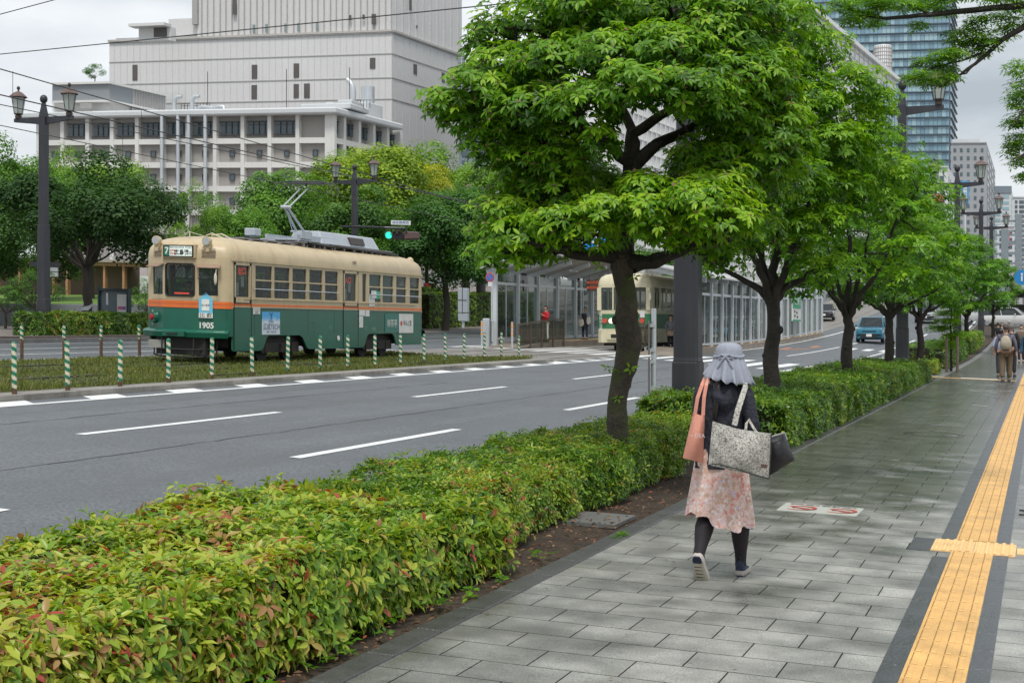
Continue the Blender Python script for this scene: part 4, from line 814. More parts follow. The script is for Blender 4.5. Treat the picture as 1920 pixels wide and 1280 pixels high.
mb.cbox(tp(-.012, TL/2, 2.66), (.03, TL+.1, .035)); mb.cbox(tp(-.01, TL/2, 1.725), (.025, TL-.9, .03))
TB(mb, 'waist_and_header', m_cr)
mb = MB(); outline_band(mb, 1.54, 1.60, .006)
for pl, s_ in ((front, -1), (back, 1)):
    for i in range(len(pl)-1):
        a, b = pl[i], pl[i+1]
        for z0, z1 in ((1.46, 1.535), (1.555, 1.63)):
            oo = lambda p, d: (1.2+(p[0]-1.2)*(1+d*.3), p[1]+s_*d)
            mb.hexa([tp(*oo(a, .012), z0), tp(*oo(b, .012), z0), tp(*oo(b, -.03), z0), tp(*oo(a, -.03), z0)], [tp(*oo(a, .012), z1), tp(*oo(b, .012), z1), tp(*oo(b, -.03), z1), tp(*oo(a, -.03), z1)])
TB(mb, 'orange_stripe', m_or)
# pillars and windows
wins = [(479, 510), (514.5, 543), (548.5, 574.5), (580, 604.5), (609.5, 633.5), (679.5, 687), (692.5, 714), (717.5, 737.5), (743, 761.5), (768.5, 786)]
def uX(px): return (dX(px, X0)*ray(px)[1])-Y0
def pil(mb, u0, u1, z0=1.74, z1=2.60, d0=0, v=None):
    for a, b in ((0, .055), (TW-.055, TW)) if v is None else (v,): mb.box(X0-b-(-d0), X0-a+d0, Y0+u0, Y0+u1, z0, z1)
mb = MB(); edges = [0]; W_ = [(uX(441), uX(470))]+[(uX(a), uX(b)) for a, b in wins[:5]]+[(uX(645), uX(668))]+[(uX(a), uX(b)) for a, b in wins[5:]]
W_.sort(); u = 0
for a, b in W_: pil(mb, u, a); u = b
pil(mb, u, TL); TBE(mb, 'pillar', m_cr)
mb = MB(); gl = MB(); bars = MB()
for k_, (a, b) in enumerate(W_):
    for v0, v1 in ((.028, .034), (TW-.034, TW-.028)): gl.box(X0-v1, X0-v0, Y0+a, Y0+b, 1.74, 2.60)
    for v0, v1 in ((.0, .045), (TW-.045, TW)):
        if k_ in (0, 6): zz0 = []
        else: zz0 = [(2.19, 2.225)] if k_ != 7 else []
        for q0, q1 in zz0+[(1.74, 1.765), (2.575, 2.6)]: mb.box(X0-v1, X0-v0, Y0+a, Y0+b, q0, q1)
mb2 = MB()
for u_ in (1.05, 3.9, 5.45, 9.0, 10.6): mb2.box(X0, X0+.003, Y0+u_, Y0+u_+.012, .84, 1.5)
mb2.box(X0, X0+.012, Y0+.05, Y0+TL-.05, 1.492, 1.505)
TBE(mb2, 'panel_seam', mat('seam_dark', (.004, .05, .035), .5))
TBE(gl, 'side_window', m_tgl); TB(mb, 'window_frame', m_cr)
mb = MB()
for a, b in ((uX(475), uX(635)), (uX(691), uX(788))): mb.tube([tp(-.03, a, 1.98), tp(-.03, b, 1.98)], .014, 6)
TBE(mb, 'guard_rail', m_steel)
mb = MB()
for px0, px1 in ((692.5, 714), (717.5, 737.5)): mb.box(X0-.12, X0-.09, Y0+uX(px0), Y0+uX(px1), 1.8, 2.6)
TBE(mb, 'window_blind', m_blind)
# doors
for nm, a, b in (('front_door', 438.5, 470.5), ('rear_door', 643.5, 671)):
    ua, ub = uX(a), uX(b); mb = MB(); mb.mat(0)
    for q0, q1 in ((ua, ua+.075), (ub-.075, ub)): mb.box(X0-.04, X0+.014, Y0+q0, Y0+q1, 1.62, 2.62)
    mb.box(X0-.04, X0+.014, Y0+ua, Y0+ub, 2.55, 2.62); mb.box(X0-.04, X0+.014, Y0+ua, Y0+ub, 1.62, 1.76); mb.mat(1); mb.box(X0-.04, X0+.010, Y0+ua+.01, Y0+ub-.01, .46, 1.48)
    mb.mat(2); mb.box(X0, X0+.016, Y0+ua-.006, Y0+ua+.006, .44, 2.6); mb.box(X0, X0+.016, Y0+ub-.006, Y0+ub+.006, .44, 2.6); mb.box(X0, X0+.016, Y0+ua, Y0+ub, 1.6, 1.625)
    dr = TB(mb, nm, [m_cr, m_tg, m_blk]); mb = MB(); mb.box(X0-.02, X0+.07, Y0+ua-.05, Y0+ub, .43, .45); TB(mb, 'step', m_tg, dr)
    mb = MB(); mb.box(X0-.05, X0-.045, Y0+ua+.42, Y0+ua+.56, 2.02, 2.28); mb.box(X0-.05, X0-.045, Y0+ua+.1, Y0+ua+.3, 1.8, 2.12); TB(mb, 'door_notice', m_poster, dr)
m_led = mat('led_red', (.6, .02, .01), .5, emit=(1, .05, .02), es=.45)
YV = (0, 1, 0)
def sidetext(s, size, px, py, m, nm='lettering', par=None, v=-.02, **kw):
    u_ = uX(px); d = dX(px, X0); z = zd(py, d)-tram.location.z
    t_ = text(s, size, (X0-v, Y0+u_, z+tram.location.z), (0, 1, 0), (0, 0, 1), m, nm, par or tram, (TO[0], TO[1], tram.location.z), **kw); return t_
sidetext('出口', .2, 457, 509, m_led, 'exit_sign', v=.05, sx=1.0, bold=.006); sidetext('入口', .2, 655.5, 526, m_led, 'entrance_sign', v=.05, sx=1.0, bold=.006)
sidetext('1905', .135, 664, 493, m_ink, 'number', v=-.01, bold=.003); sidetext('1905', .15, 700.5, 617, mat('number_green', (.16, .34, .24), .5), 'number', v=-.005, bold=.002); sidetext('②', .17, 686, 616, MC['number_green'], 'number', v=-.006); sidetext('Ψ', .17, 619, 615, MC['number_green'], 'emblem', v=-.006)
def sidepanel(nm, a, b, y0, y1, m, par=None, o0=.008, o1=.014):
    d0 = dX(a, X0); d1 = dX(b, X0); dm = (d0+d1)/2; z0, z1 = zd(y1, dm)-K*0, zd(y0, dm)
    mb = MB(); mb.box(X0+o0, X0+o1, Y0+uX(a), Y0+uX(b), z0, z1); o_ = mb.build(nm, m, par or tram, (TO[0], TO[1], tram.location.z)); return o_
def sky_ad():
    m = bpy.data.materials.new('poster_sky'); m.use_nodes = True; t = m.node_tree; b = t.nodes['Principled BSDF']; tc = N(t, 'ShaderNodeTexCoord'); sp = N(t, 'ShaderNodeSeparateXYZ'); Lk(t, tc.outputs['Generated'], sp.inputs[0]); cr = N(t, 'ShaderNodeValToRGB'); n = N(t, 'ShaderNodeTexNoise', i_Scale=5.0, i_Detail=4.0); Lk(t, tc.outputs['Generated'], n.inputs['Vector'])
    a = N(t, 'ShaderNodeMath', operation='MULTIPLY_ADD'); a.inputs[1].default_value = .5; Lk(t, n.outputs['Fac'], a.inputs[0]); Lk(t, sp.outputs['Z'], a.inputs[2]); Lk(t, a.outputs[0], cr.inputs[0]); e = cr.color_ramp.elements; e[0].position = .8; e[0].color = (.62, .68, .74, 1); e[1].position = 1.25 if False else 1.0; e[1].color = (.08, .38, .70, 1); Lk(t, cr.outputs[0], b.inputs['Base Color']); b.inputs['Roughness'].default_value = .4; return m
ad = sidepanel('advert_poster', 490.5, 524, 584.5, 627, sky_ad()); sidetext('Y', .26, 507.5, 593, mat('ad_navy', (.03, .06, .18), .5), par=ad, sx=1.2); sidetext('株式会社', .07, 507.5, 603, MC['ad_navy'], par=ad); sidetext('広成TECH', .19, 508, 613, MC['ad_navy'], par=ad, sx=1.0); sidetext('保守・改修工事', .07, 508, 622.5, MC['ad_navy'], par=ad)
ad2 = sidepanel('advert_poster', 721.5, 747.5, 588.5, 623.5, mat('ad_teal', (.03, .16, .13), .4)); ad3 = sidepanel('advert_poster', 747.6, 774, 588.5, 624, m_poster)
sidetext('柳茶亭', .26, 734.5, 607, m_num, par=ad2, sx=.95); sidetext('ゆもと屋', .2, 763, 606, m_ink, par=ad3, sx=.8); mb = MB(); c = (X0+.017, Y0+uX(751.5), zd(606, 46)); mb.tube([c, (c[0]+.004, c[1], c[2])], .075, 12); mb.build('advert_emblem', m_red, ad3, (TO[0], TO[1], tram.location.z))
for a, b, y0, y1 in ((474, 487, 577, 589), (673, 684, 581.5, 592), (685, 692, 582, 593), (673, 680, 593, 614), (691, 702, 553, 574)): sidepanel('notice_sticker', a, b, y0, y1, m_poster)
sidepanel('notice_sticker', 695, 704, 545, 559, m_poster, o0=.02, o1=.03); sidepanel('green_sticker', 704, 711, 546, 560, mat('sticker_green', (.05, .4, .25), .5), o0=.02, o1=.03)
sidetext('ワンマン', .075, 480.5, 580.5, m_ink, v=-.018); sidetext('出口', .09, 480.5, 586, m_ink, v=-.018); sidetext('7', .16, 693.5, 562, MC['sticker_green'], v=-.018)
mb = MB(); c = (X0+.01, Y0+uX(634), zd(634, 40.8)); mb.tube([c, (c[0]+.008, c[1], c[2])], .075, 12); mb.build('round_sticker', m_num, tram, (TO[0], TO[1], tram.location.z))
# front windows
def fq(i, j=None): return front[i]
def fpt(seg, t, out, z):      # seg 0 right facet, 1 centre, 2 left facet
    a, b = [(front[3], front[4]), (front[4], front[5]), (front[5], front[6])][seg]; a, b = Vector(a), Vector(b); tn = (b-a).normalized(); nn = Vector((tn.y, -tn.x))
    if nn.y > 0: nn = -nn
    p = a+(b-a)*t+nn*out; return tp(p.x, p.y, z)
def fbox(mb, seg, t0, t1, z0, z1, o0, o1): mb.hexa([fpt(seg, t0, o0, z0), fpt(seg, t1, o0, z0), fpt(seg, t1, o1, z0), fpt(seg, t0, o1, z0)], [fpt(seg, t0, o0, z1), fpt(seg, t1, o0, z1), fpt(seg, t1, o1, z1), fpt(seg, t0, o1, z1)])
mb = MB(); gl = MB(); rb = MB()
for pl, s_ in ((front, -1), (back, 1)):
    for i in (0, 1, 2, 6, 7, 8):
        a, b = pl[i], pl[i+1]
        sh = lambda p: (1.2+(p[0]-1.2)*.96, p[1]-s_*.05); mb.hexa([tp(*a, 1.74), tp(*b, 1.74), tp(*sh(b), 1.74), tp(*sh(a), 1.74)], [tp(*a, 2.6), tp(*b, 2.6), tp(*sh(b), 2.6), tp(*sh(a), 2.6)])
for seg in (0, 1, 2):
    fbox(mb, seg, 0, .07, 1.70, 2.62, -.05, 0); fbox(mb, seg, .93, 1, 1.70, 2.62, -.05, 0); fbox(gl, seg, .07, .93, 1.74, 2.6, -.03, -.02)
    fbox(mb, seg, .0, 1, 1.66, 1.77, -.04, .008); fbox(mb, seg, .0, 1, 2.5, 2.7, -.04, .006)
for i in (1,):
    a, b = back[3:5], back[4:6]
for i in (3, 4, 5):
    a, b = back[i], back[i+1]; gl.hexa([tp(*a, 1.74), tp(*b, 1.74), tp(b[0], b[1]-.01, 1.74), tp(a[0], a[1]-.01, 1.74)], [tp(*a, 2.6), tp(*b, 2.6), tp(b[0], b[1]-.01, 2.6), tp(a[0], a[1]-.01, 2.6)])
TBE(mb, 'front_pillar', m_cr); TBE(gl, 'front_window', m_tgl)
# black rubber round the windscreen, rounded corners
for t0, t1, z0, z1 in ((.08, .92, 1.75, 2.53),):
    pts = []; rr_ = .07
    for cx, cz, a0 in ((t1-rr_, z1-rr_, 0), (t0+rr_, z1-rr_, 90), (t0+rr_, z0+rr_, 180), (t1-rr_, z0+rr_, 270)):
        for k_ in range(5): a = math.radians(a0+k_*22.5); pts.append(fpt(1, cx+rr_*math.cos(a), .02, cz+rr_*math.sin(a)))
    rb.tube(pts+[pts[0]], .022, 6, cap=False)
TB(rb, 'windscreen_rubber', m_blk)
mb = MB()
for seg, sgn in ((0, 1), (2, 1)):
    a = [fpt(seg, -.05, .0, 2.52), fpt(seg, 1.02, .0, 2.52), fpt(seg, 1.02, .17, 2.44), fpt(seg, -.05, .17, 2.44)]; mb.hexa(a, [(x, y, z+.02) for x, y, z in a])
TBE(mb, 'sun_visor', mat('visor_brown', (.28, .19, .13), .6, var=.2, vs=5))
mb = MB()
for z in range(7):
    for seg in (0, 2): fbox(mb, seg, .18, .8, 2.72+z*.033, 2.735+z*.033, .0, .03)
TB(mb, 'vent_grille', mat('vent_brown', (.33, .25, .17), .6))
mb = MB(); fbox(mb, 1, .02, 1.0, 2.66, 3.02, -.15, .07); sgn_ = TB(mb, 'sign_case', m_cr, bevel=.02); mb = MB(); fbox(mb, 1, .06, .96, 2.695, 2.985, .07, .082); TB(mb, 'sign_rim', m_blk, sgn_, bevel=.02)
mb = MB(); mb.mat(0); fbox(mb, 1, .10, .92, 2.72, 2.96, .083, .088); mb.mat(1); fbox(mb, 1, .10, .24, 2.72, 2.96, .0885, .0925) if False else fbox(mb, 1, .76, .92, 2.72, 2.96, .0885, .0925)
sgf = TB(mb, 'destination_sign', [mat('backlit_sign', (.6, .66, .60), .4, emit=(.75, .85, .78), es=.25), m_grn], sgn_)
rt = (Vector(fpt(1, 0, 0, 0))-Vector(fpt(1, 1, 0, 0))).normalized(); rt = Vector((rt.x, rt.y, -K*rt.x))
def ftext(s, size, seg, t, z, m, par, out=.095, sx=1.0, **kw):
    r2 = (Vector(fpt(seg, 0, 0, 0))-Vector(fpt(seg, 1, 0, 0))).normalized(); q = fpt(seg, t, out, z); q = (q[0], q[1], q[2]-K*q[0]-K*0)
    return text(s, size, q, (r2.x, r2.y, -K*r2.x), (0, 0, 1), m, 'lettering', par, (TO[0], TO[1], tram.location.z), sx=sx, **kw)
def ft(*a, **k): return ftext(*a, **k)
ft('7', .22, 1, .84, 2.84, m_num, sgf, bold=.008); ft('HIROSHIMA PORT', .075, 1, .43, 2.925, m_ink, sgf, sx=1.15); ft('広島港', .145, 1, .40, 2.80, m_ink, sgf, sx=.95, bold=.004); ft('宇品', .1, 1, .185, 2.79, m_ink, sgf, sx=.9); ft('紙屋町', .07, 1, .66, 2.84, m_red, sgf, sx=.8, bold=.002); ft('市役所', .07, 1, .66, 2.765, m_red, sgf, sx=.8, bold=.002)
ft('1905', .20, 0, .60, 1.035, m_num, tram, out=.012, sx=.95, bold=.006)
# head mark
mb = MB(); A = [(.30, 1.346), (.92, 1.346), (.92, 1.68), (.61, 1.85), (.30, 1.68)]
mb.hexa([fpt(0, t, .03, z) for t, z in A], [fpt(0, t, .045, z) for t, z in A]); hm = TB(mb, 'head_mark', mat('headmark_blue', (.16, .52, .72), .4)); mb = MB(); fbox(mb, 0, .30, .92, 1.225, 1.345, .03, .05); fbox(mb, 0, .45, .79, 1.40, 1.68, .045, .055); TB(mb, 'name_board', m_num, hm)
ft('比 叡', .12, 0, .61, 1.285, m_ink, hm, out=.055, sx=1.1); ft('走れ電車', .055, 0, .62, 1.53, m_ink, hm, out=.06, sx=.9)
ft('乗\n降\n中', .09, 2, .86, 1.2, m_num, tram, out=.012) if False else None
for i, ch in enumerate('号乗降中'): ft(ch, .085, 2, .93, 1.33-i*.105, m_num, tram, out=.014)
# lamps, mirror, wipers, rope
for t, seg, nm in ((.05, 0, 'headlamp'), (.75, 2, 'headlamp')):
    pass
for v in (.50, 1.93):
    c = Vector(tp(v, -.40, 3.10)); mb = MB(); mb.tube([c+Vector((0, .18, 0)), c+Vector((0, .1, 0)), c, c-Vector((0, .03, 0))], [.04, .10, .115, .115], 14); mb.box(c.x-.06, c.x+.06, c.y, c.y+.14, c.z-.26, c.z-.08); hl = TB(mb, 'headlamp', m_cr, smooth=30)
    mb = MB(); mb.tube([c-Vector((0, .025, 0)), c-Vector((0, .04, 0))], [.098, .09], 14); TB(mb, 'headlamp_lens', mat('lens', (.55, .56, .56), .1, .6), hl)
c = Vector(fpt(2, .72, .03, 1.2)); mb = MB(); mb.tube([Vector(fpt(2, .72, .0, 1.2)), Vector(fpt(2, .72, .1, 1.2))], [.15, .13], 14); tl = TB(mb, 'tail_lamp', m_tg); mb = MB(); mb.tube([Vector(fpt(2, .72, .1, 1.2)), Vector(fpt(2, .72, .15, 1.2))], [.08, .06], 12); TB(mb, 'tail_lamp_lens', mat('lens_red', (.4, .01, .02), .15, var=.1), tl)
mb = MB(); mb.tube([fpt(0, .85, .04, 1.77), fpt(0, .5, .06, 1.85), fpt(0, .95, .06, 2.2)], .012, 5); mb.tube([fpt(1, .45, .05, 2.52), fpt(1, .7, .06, 2.2)], .012, 5); mb.tube([fpt(2, .3, .04, 1.8), fpt(2, .15, .06, 2.15)], .012, 5); TBE(mb, 'wiper', m_blk)
mb = MB(); mb.tube([fpt(0, .12, .05, 2.42), fpt(0, .12, .22, 2.4), fpt(0, .15, .22, 2.05)], [.012, .012, .012], 6); mb.sphere(fpt(0, .15, .22, 2.18), .09, 8, 6, (.5, .3, 1.7)); TB(mb, 'mirror', mat('mirror_cream', (.6, .56, .45), .3), smooth=True)
mb = MB(); fbox(mb, 1, .3, .72, 1.79, 1.83, -.1, -.06); TB(mb, 'dashboard_display', mat('led_bar', (.6, .05, .03), .5, emit=(1, .1, .05), es=.8))
# underframe, fender, wheels
mb = MB(); mb.box(X0-2.2, X0-.2, Y0+.1, Y0+TL-.1, .5, .8)
for u0 in (2.6, 8.55):
    mb.box(X0-2.15, X0-.12, Y0+u0-1.0, Y0+u0+1.0, .35, .62)
TB(mb, 'underframe', m_un); mb = MB()
for u0 in (2.6, 8.55):
    for du_ in (-.7, .7):
        for v in (.35, 2.05): mb.tube([tp(v-.06, u0+du_, .42), tp(v+.06, u0+du_, .42)], .31, 18)
for p_ in mb.each('wheel', m_un, tram, TO, smooth=30):
    for v in p_.data.vertices: v.co.z += -K*(v.co.x+TO[0])-tram.location.z
mb = MB()
for u0 in (2.6, 8.55):
    for du_ in (-.7, .7): mb.box(X0-.22, X0-.1, Y0+u0+du_-.13, Y0+u0+du_+.13, .35, .6); 
    for k_ in range(4): mb.lathe([(.09, 0), (.09, .03)], tp(.15, u0, .38+k_*.055), 10)
TBE(mb, 'bogie', mat('bogie_rust', (.035, .025, .02), .8, var=.5, vs=9)); mb = MB()
pts = [tp(.35, -.2, .28), tp(.75, -.62, .26), tp(1.65, -.62, .26), tp(2.1, -.25, .28)]; mb.tube(pts, .025, 6); mb.tube([(x, y, z+.18) for x, y, z in pts], .02, 6)
for p_ in pts: mb.tube([p_, (p_[0], p_[1]+.05, .78)], .018, 5)
mb.box(X0-1.9, X0-.5, Y0-.45, Y0-.3, .3, .72); TB(mb, 'life_guard', m_un); mb = MB(); mb.cbox(tp(1.85, -.5, .55), (.45, .04, .2)); TBE(mb, 'front_plate', mat('plate_grey', (.3, .3, .27), .6))
# interior: floor, seats, far lining, people heads come later
mb = MB(); mb.box(X0-2.3, X0-.1, Y0, Y0+TL, .86, .92); mb.box(X0-2.32, X0-1.95, Y0+1.2, Y0+TL-1.4, .92, 1.35); mb.box(X0-.45, X0-.08, Y0+1.2, Y0+5.4, .92, 1.3); mb.box(X0-1.9, X0-.5, Y0+.9, Y0+.95, .9, 1.9); TB(mb, 'interior', m_int)
mb = MB()
for v in (.5, 1.9): mb.tube([tp(v, .6, 2.5), tp(v, TL-.6, 2.5)], .015, 6)
for u in (1.1, 3.2, 5.6, 7.2, 9.4): mb.tube([tp(.5, u, .9), tp(.5, u, 2.6)], .017, 6)
TB(mb, 'grab_pole', m_steel)
# roof
mb = MB(); rings = []
for z, i in ((2.70, 0), (2.80, .005), (2.92, .03), (3.02, .09), (3.10, .18), (3.17, .32), (3.22, .50), (3.25, .75), (3.26, 1.0)):
    rings.append([tp(1.2+(v-1.2)*(1.2-i)/1.2, TL/2+(u-TL/2)*(TL/2+.47-i*1.15)/(TL/2+.47), z) for v, u in plan])
mb.loft(rings); roof = TB(mb, 'roof', m_cr, smooth=60)
mb = MB(); mb.box(X0-1.85, X0-.55, Y0+1.5, Y0+TL-.6, 3.262, 3.30)
for i in range(12): mb.box(X0-1.9, X0-.45, Y0+1.7+i*.75, Y0+1.76+i*.75, 3.2, 3.27)
TB(mb, 'roof_walkway', m_rf)
def rfx(px, X): return dX(px, X)*ray(px)[1]
mb = MB()
for xa in (X0-.55,):
    ya, yb = rfx(606, X0-.6), rfx(714, X0-.6)
    zt = 3.74; bt_ = [(X0-1.75, ya, 3.36), (X0-.62, ya, 3.36), (X0-.62, yb, 3.36), (X0-1.75, yb, 3.36)]; tt = [(X0-1.6, ya+.1, zt), (X0-.78, ya+.1, zt), (X0-.78, yb-.2, zt), (X0-1.6, yb-.2, zt)]; mb.hexa(bt_, tt)
ac = TB(mb, 'air_conditioner', m_eq, bevel=.03); mb = MB(); yc = (ya+yb)/2; mb.hexa([(X0-.61, yc-.1, 3.46), (X0-.61, yc+.85, 3.46), (X0-.66, yc+.85, 3.46), (X0-.66, yc-.1, 3.46)], [(X0-.69, yc-.1, 3.66), (X0-.69, yc+.85, 3.66), (X0-.75, yc+.85, 3.66), (X0-.75, yc-.1, 3.66)]); TB(mb, 'air_grille', mat('grille_brown', (.05, .04, .035), .6, var=.3, vs=20), ac)
mb = MB(); mb.box(X0-1.95, X0-.42, ya-1.6, yb+.5, 3.32, 3.36)
for i in range(9): mb.box(X0-.5, X0-.43, ya-1.5+i*.62, ya-1.42+i*.62, 3.12, 3.33)
TB(mb, 'equipment_frame', m_rf)
yp = rfx(562, X0-1.2)
mb = MB(); mb.box(X0-1.7, X0-.7, yp-1.1, yp+1.2, 3.40, 3.46)
for x_ in (X0-1.7, X0-.8): mb.box(x_, x_+.1, yp-1.1, yp+1.3, 3.46, 3.56)
for dy in (-1.0, -.3, .5, 1.1):
    for x_ in (X0-1.6, X0-.75): mb.lathe([(.05, 0), (.07, .03), (.05, .06), (.07, .09), (.05, .12)], (x_, yp+dy, 3.30), 8)
mb.box(X0-1.5, X0-.9, yp+.6, yp+1.2, 3.46, 3.62); mb.box(X0-.85, X0-.65, yp-.9, yp-.3, 3.46, 3.66); TB(mb, 'pantograph_base', m_eq)
XC = X0-1.2
def pz(px, py): d = dX(px, XC); p_ = P(px, py, d); return Vector((XC, p_.y, p_.z+K*XC))
el = pz(536, 388); tpz = pz(574, 350); lo_ = pz(563, 434); mb = MB()
for s_ in (-.12, .12): mb.tube([lo_+Vector((s_, 0, 0)), el+Vector((s_*.4, 0, 0))], .035, 7)
mb.tube([lo_+Vector((-.3, 0, 0)), lo_+Vector((.3, 0, 0))], .03, 7); mb.tube([pz(549, 436), el], .012, 5); TB(mb, 'lower_arm', m_eq)
mb = MB()
for s_ in (-1, 1): mb.tube([el+Vector((s_*.1, 0, 0)), tpz+Vector((s_*.12, 0, 0))], .022, 6)
mb.tube([el+Vector((-.15, 0, 0)), el+Vector((.15, 0, 0))], .045, 8); TB(mb, 'upper_arm', m_steel); mb = MB()
hz = tpz.z+.1
for dy in (-.22, .22):
    mb.tube([(XC-.95, tpz.y+dy, hz-.28), (XC-.88, tpz.y+dy, hz-.1), (XC-.74, tpz.y+dy, hz), (XC-.5, tpz.y+dy, hz+.03), (XC+.5, tpz.y+dy, hz+.03), (XC+.74, tpz.y+dy, hz), (XC+.88, tpz.y+dy, hz-.1), (XC+.95, tpz.y+dy, hz-.28)], .02, 6)
mb.box(XC-.5, XC+.5, tpz.y-.24, tpz.y+.24, hz-.03, hz); mb.tube([tpz, (XC, tpz.y, hz)], .03, 6); TB(mb, 'collector_head', mat('collector_dark', (.09, .09, .09), .4, .5))
mb = MB(); ys_ = rfx(473, X0-1.2); mb.box(XC-.16, XC+.16, ys_-.15, ys_+.2, 3.42, 3.62); mb.box(XC-.5, XC+.5, ys_-.3, ys_+.4, 3.30, 3.34); mb.box(XC-.06, XC+.06, ys_-.05, ys_+.05, 3.34, 3.42); TB(mb, 'antenna_box', m_eq, bevel=.02)
mb = MB()
for a_, b_ in ((1.5, 2.3), (1.9, 2.0)): pass
mb.tube([tp(.25, .6, 2.98), tp(.45, .5, 3.17), tp(.9, .5, 3.34), tp(1.1, .55, 3.28)], .018, 6); mb.tube([tp(.12, .9, 2.9), tp(.3, .8, 3.12), tp(.8, .8, 3.34), tp(1.1, .8, 3.3)], .018, 6); mb.tube([tp(1.9, .2, 3.12), tp(1.2, -.05, 3.34), tp(.7, .1, 3.2)], .008, 5); mb.tube([tp(1.2, -.05, 3.16), tp(1.2, -.05, 3.36)], .02, 6); TB(mb, 'roof_grab_rail', mat('rail_cream', (.55, .5, .38), .5))
mb = MB(); mb.tube([tp(.4, yp-Y0-1, 3.34), tp(.35, yp-Y0, 3.3), tp(.5, yp-Y0+1.4, 3.32), tp(.4, 6, 3.33), tp(.45, TL-.8, 3.26)], .03, 6)
for i in range(3): mb.tube([tp(.9+i*.15, 1.6, 3.31), tp(.8+i*.2, 2.6, 3.34), tp(1+i*.1, yp-Y0-1, 3.36)], .02, 6)
TB(mb, 'roof_cable', m_blk)
mb = MB(); mb.sphere((X0-.35, Y0+TL-.1, 3.12), .12, 10, 7); TB(mb, 'rear_lamp', m_cr, smooth=True)
# ================================================================== VEGETATION
rng = np.random.default_rng(11); R_ = random.Random(7)
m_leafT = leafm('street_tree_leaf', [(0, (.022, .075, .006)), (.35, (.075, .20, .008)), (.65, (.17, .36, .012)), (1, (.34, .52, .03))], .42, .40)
m_leafB = leafm('park_tree_leaf', [(0, (.03, .08, .018)), (.5, (.085, .20, .028)), (1, (.20, .35, .05))], .3, .6)
m_leafH = leafm('hedge_leaf', [(0, (.018, .05, .010)), (.28, (.07, .17, .018)), (.52, (.20, .34, .028)), (.76, (.44, .48, .055)), (.87, (.38, .25, .08)), (.95, (.32, .13, .07)), (1, (.42, .07, .05))], .3, .36)
m_bark = mat('bark', (.032, .026, .02), .8, var=.5, vs=6, bump=1, bs=28, fine=.3); m_bark2 = mat('park_bark', (.06, .05, .04), .9, var=.3, vs=4, bump=1, bs=20)
def moss_bark():
    m = mat('mossy_bark', (.062, .048, .034), .8, var=.5, vs=7, bump=1, bs=30, fine=.3); t = m.node_tree; b = t.nodes['Principled BSDF']; src = b.inputs['Base Color'].links[0].from_socket
    tc = N(t, 'ShaderNodeTexCoord'); n = N(t, 'ShaderNodeTexNoise', i_Scale=4.5, i_Detail=7.0); Lk(t, tc.outputs['Object'], n.inputs['Vector']); mr = N(t, 'ShaderNodeMapRange'); mr.inputs['From Min'].default_value = .48; mr.inputs['From Max'].default_value = .66; mr.inputs['To Max'].default_value = .75; Lk(t, n.outputs['Fac'], mr.inputs['Value'])
    x = N(t, 'ShaderNodeMixRGB'); x.inputs[2].default_value = (.055, .075, .014, 1); Lk(t, mr.outputs[0], x.inputs['Fac']); Lk(t, src, x.inputs[1]); Lk(t, x.outputs[0], b.inputs['Base Color']); return m
m_moss = moss_bark()
def tint(o, c): 
    for q in [o]+list(o.children): q.color = (*c, 1)
# ---- the big street tree in front
D1 = 14.5; x, y = XYd(1158, D1); t1 = empty('street_tree', (x, y, base(x, y)-.02), 0, 'large bright green street tree nearest the camera with a mossy knotted trunk', 'tree', 'street trees in the near planting bed'); O1 = t1.location
Q = lambda px, py, dd=0: P(px, py, D1+dd)
mb = MB()
tk = [(1160, 868), (1161, 832), (1157, 780), (1160, 730), (1172, 690), (1180, 640), (1174, 590), (1176, 560), (1168, 520), (1168, 480)]
tw_ = [.125, .112, .102, .098, .118, .128, .115, .10, .10, .13]
pts = []; rr2 = []
for i in range(len(tk)-1):
    for j in range(3): t = j/3; pts.append(Q(tk[i][0]+(tk[i+1][0]-tk[i][0])*t+R_.uniform(-1.5, 1.5), tk[i][1]+(tk[i+1][1]-tk[i][1])*t, R_.uniform(-.01, .01))); rr2.append((tw_[i]+(tw_[i+1]-tw_[i])*t)*R_.uniform(.96, 1.04))
pts.append(Q(*tk[-1])); rr2.append(tw_[-1]); mb.tube(pts, rr2, 14)
for px, py, r in ((1196, 592, .045), (1199, 648, .06), (1157, 600, .035), (1184, 722, .03), (1155, 500, .04)): mb.sphere(Q(px-5, py, -.02), r, 10, 8, (.85, .9, 1.25))
mb.build('trunk', m_moss, t1, O1, smooth=True)
mb = MB(); ends = []
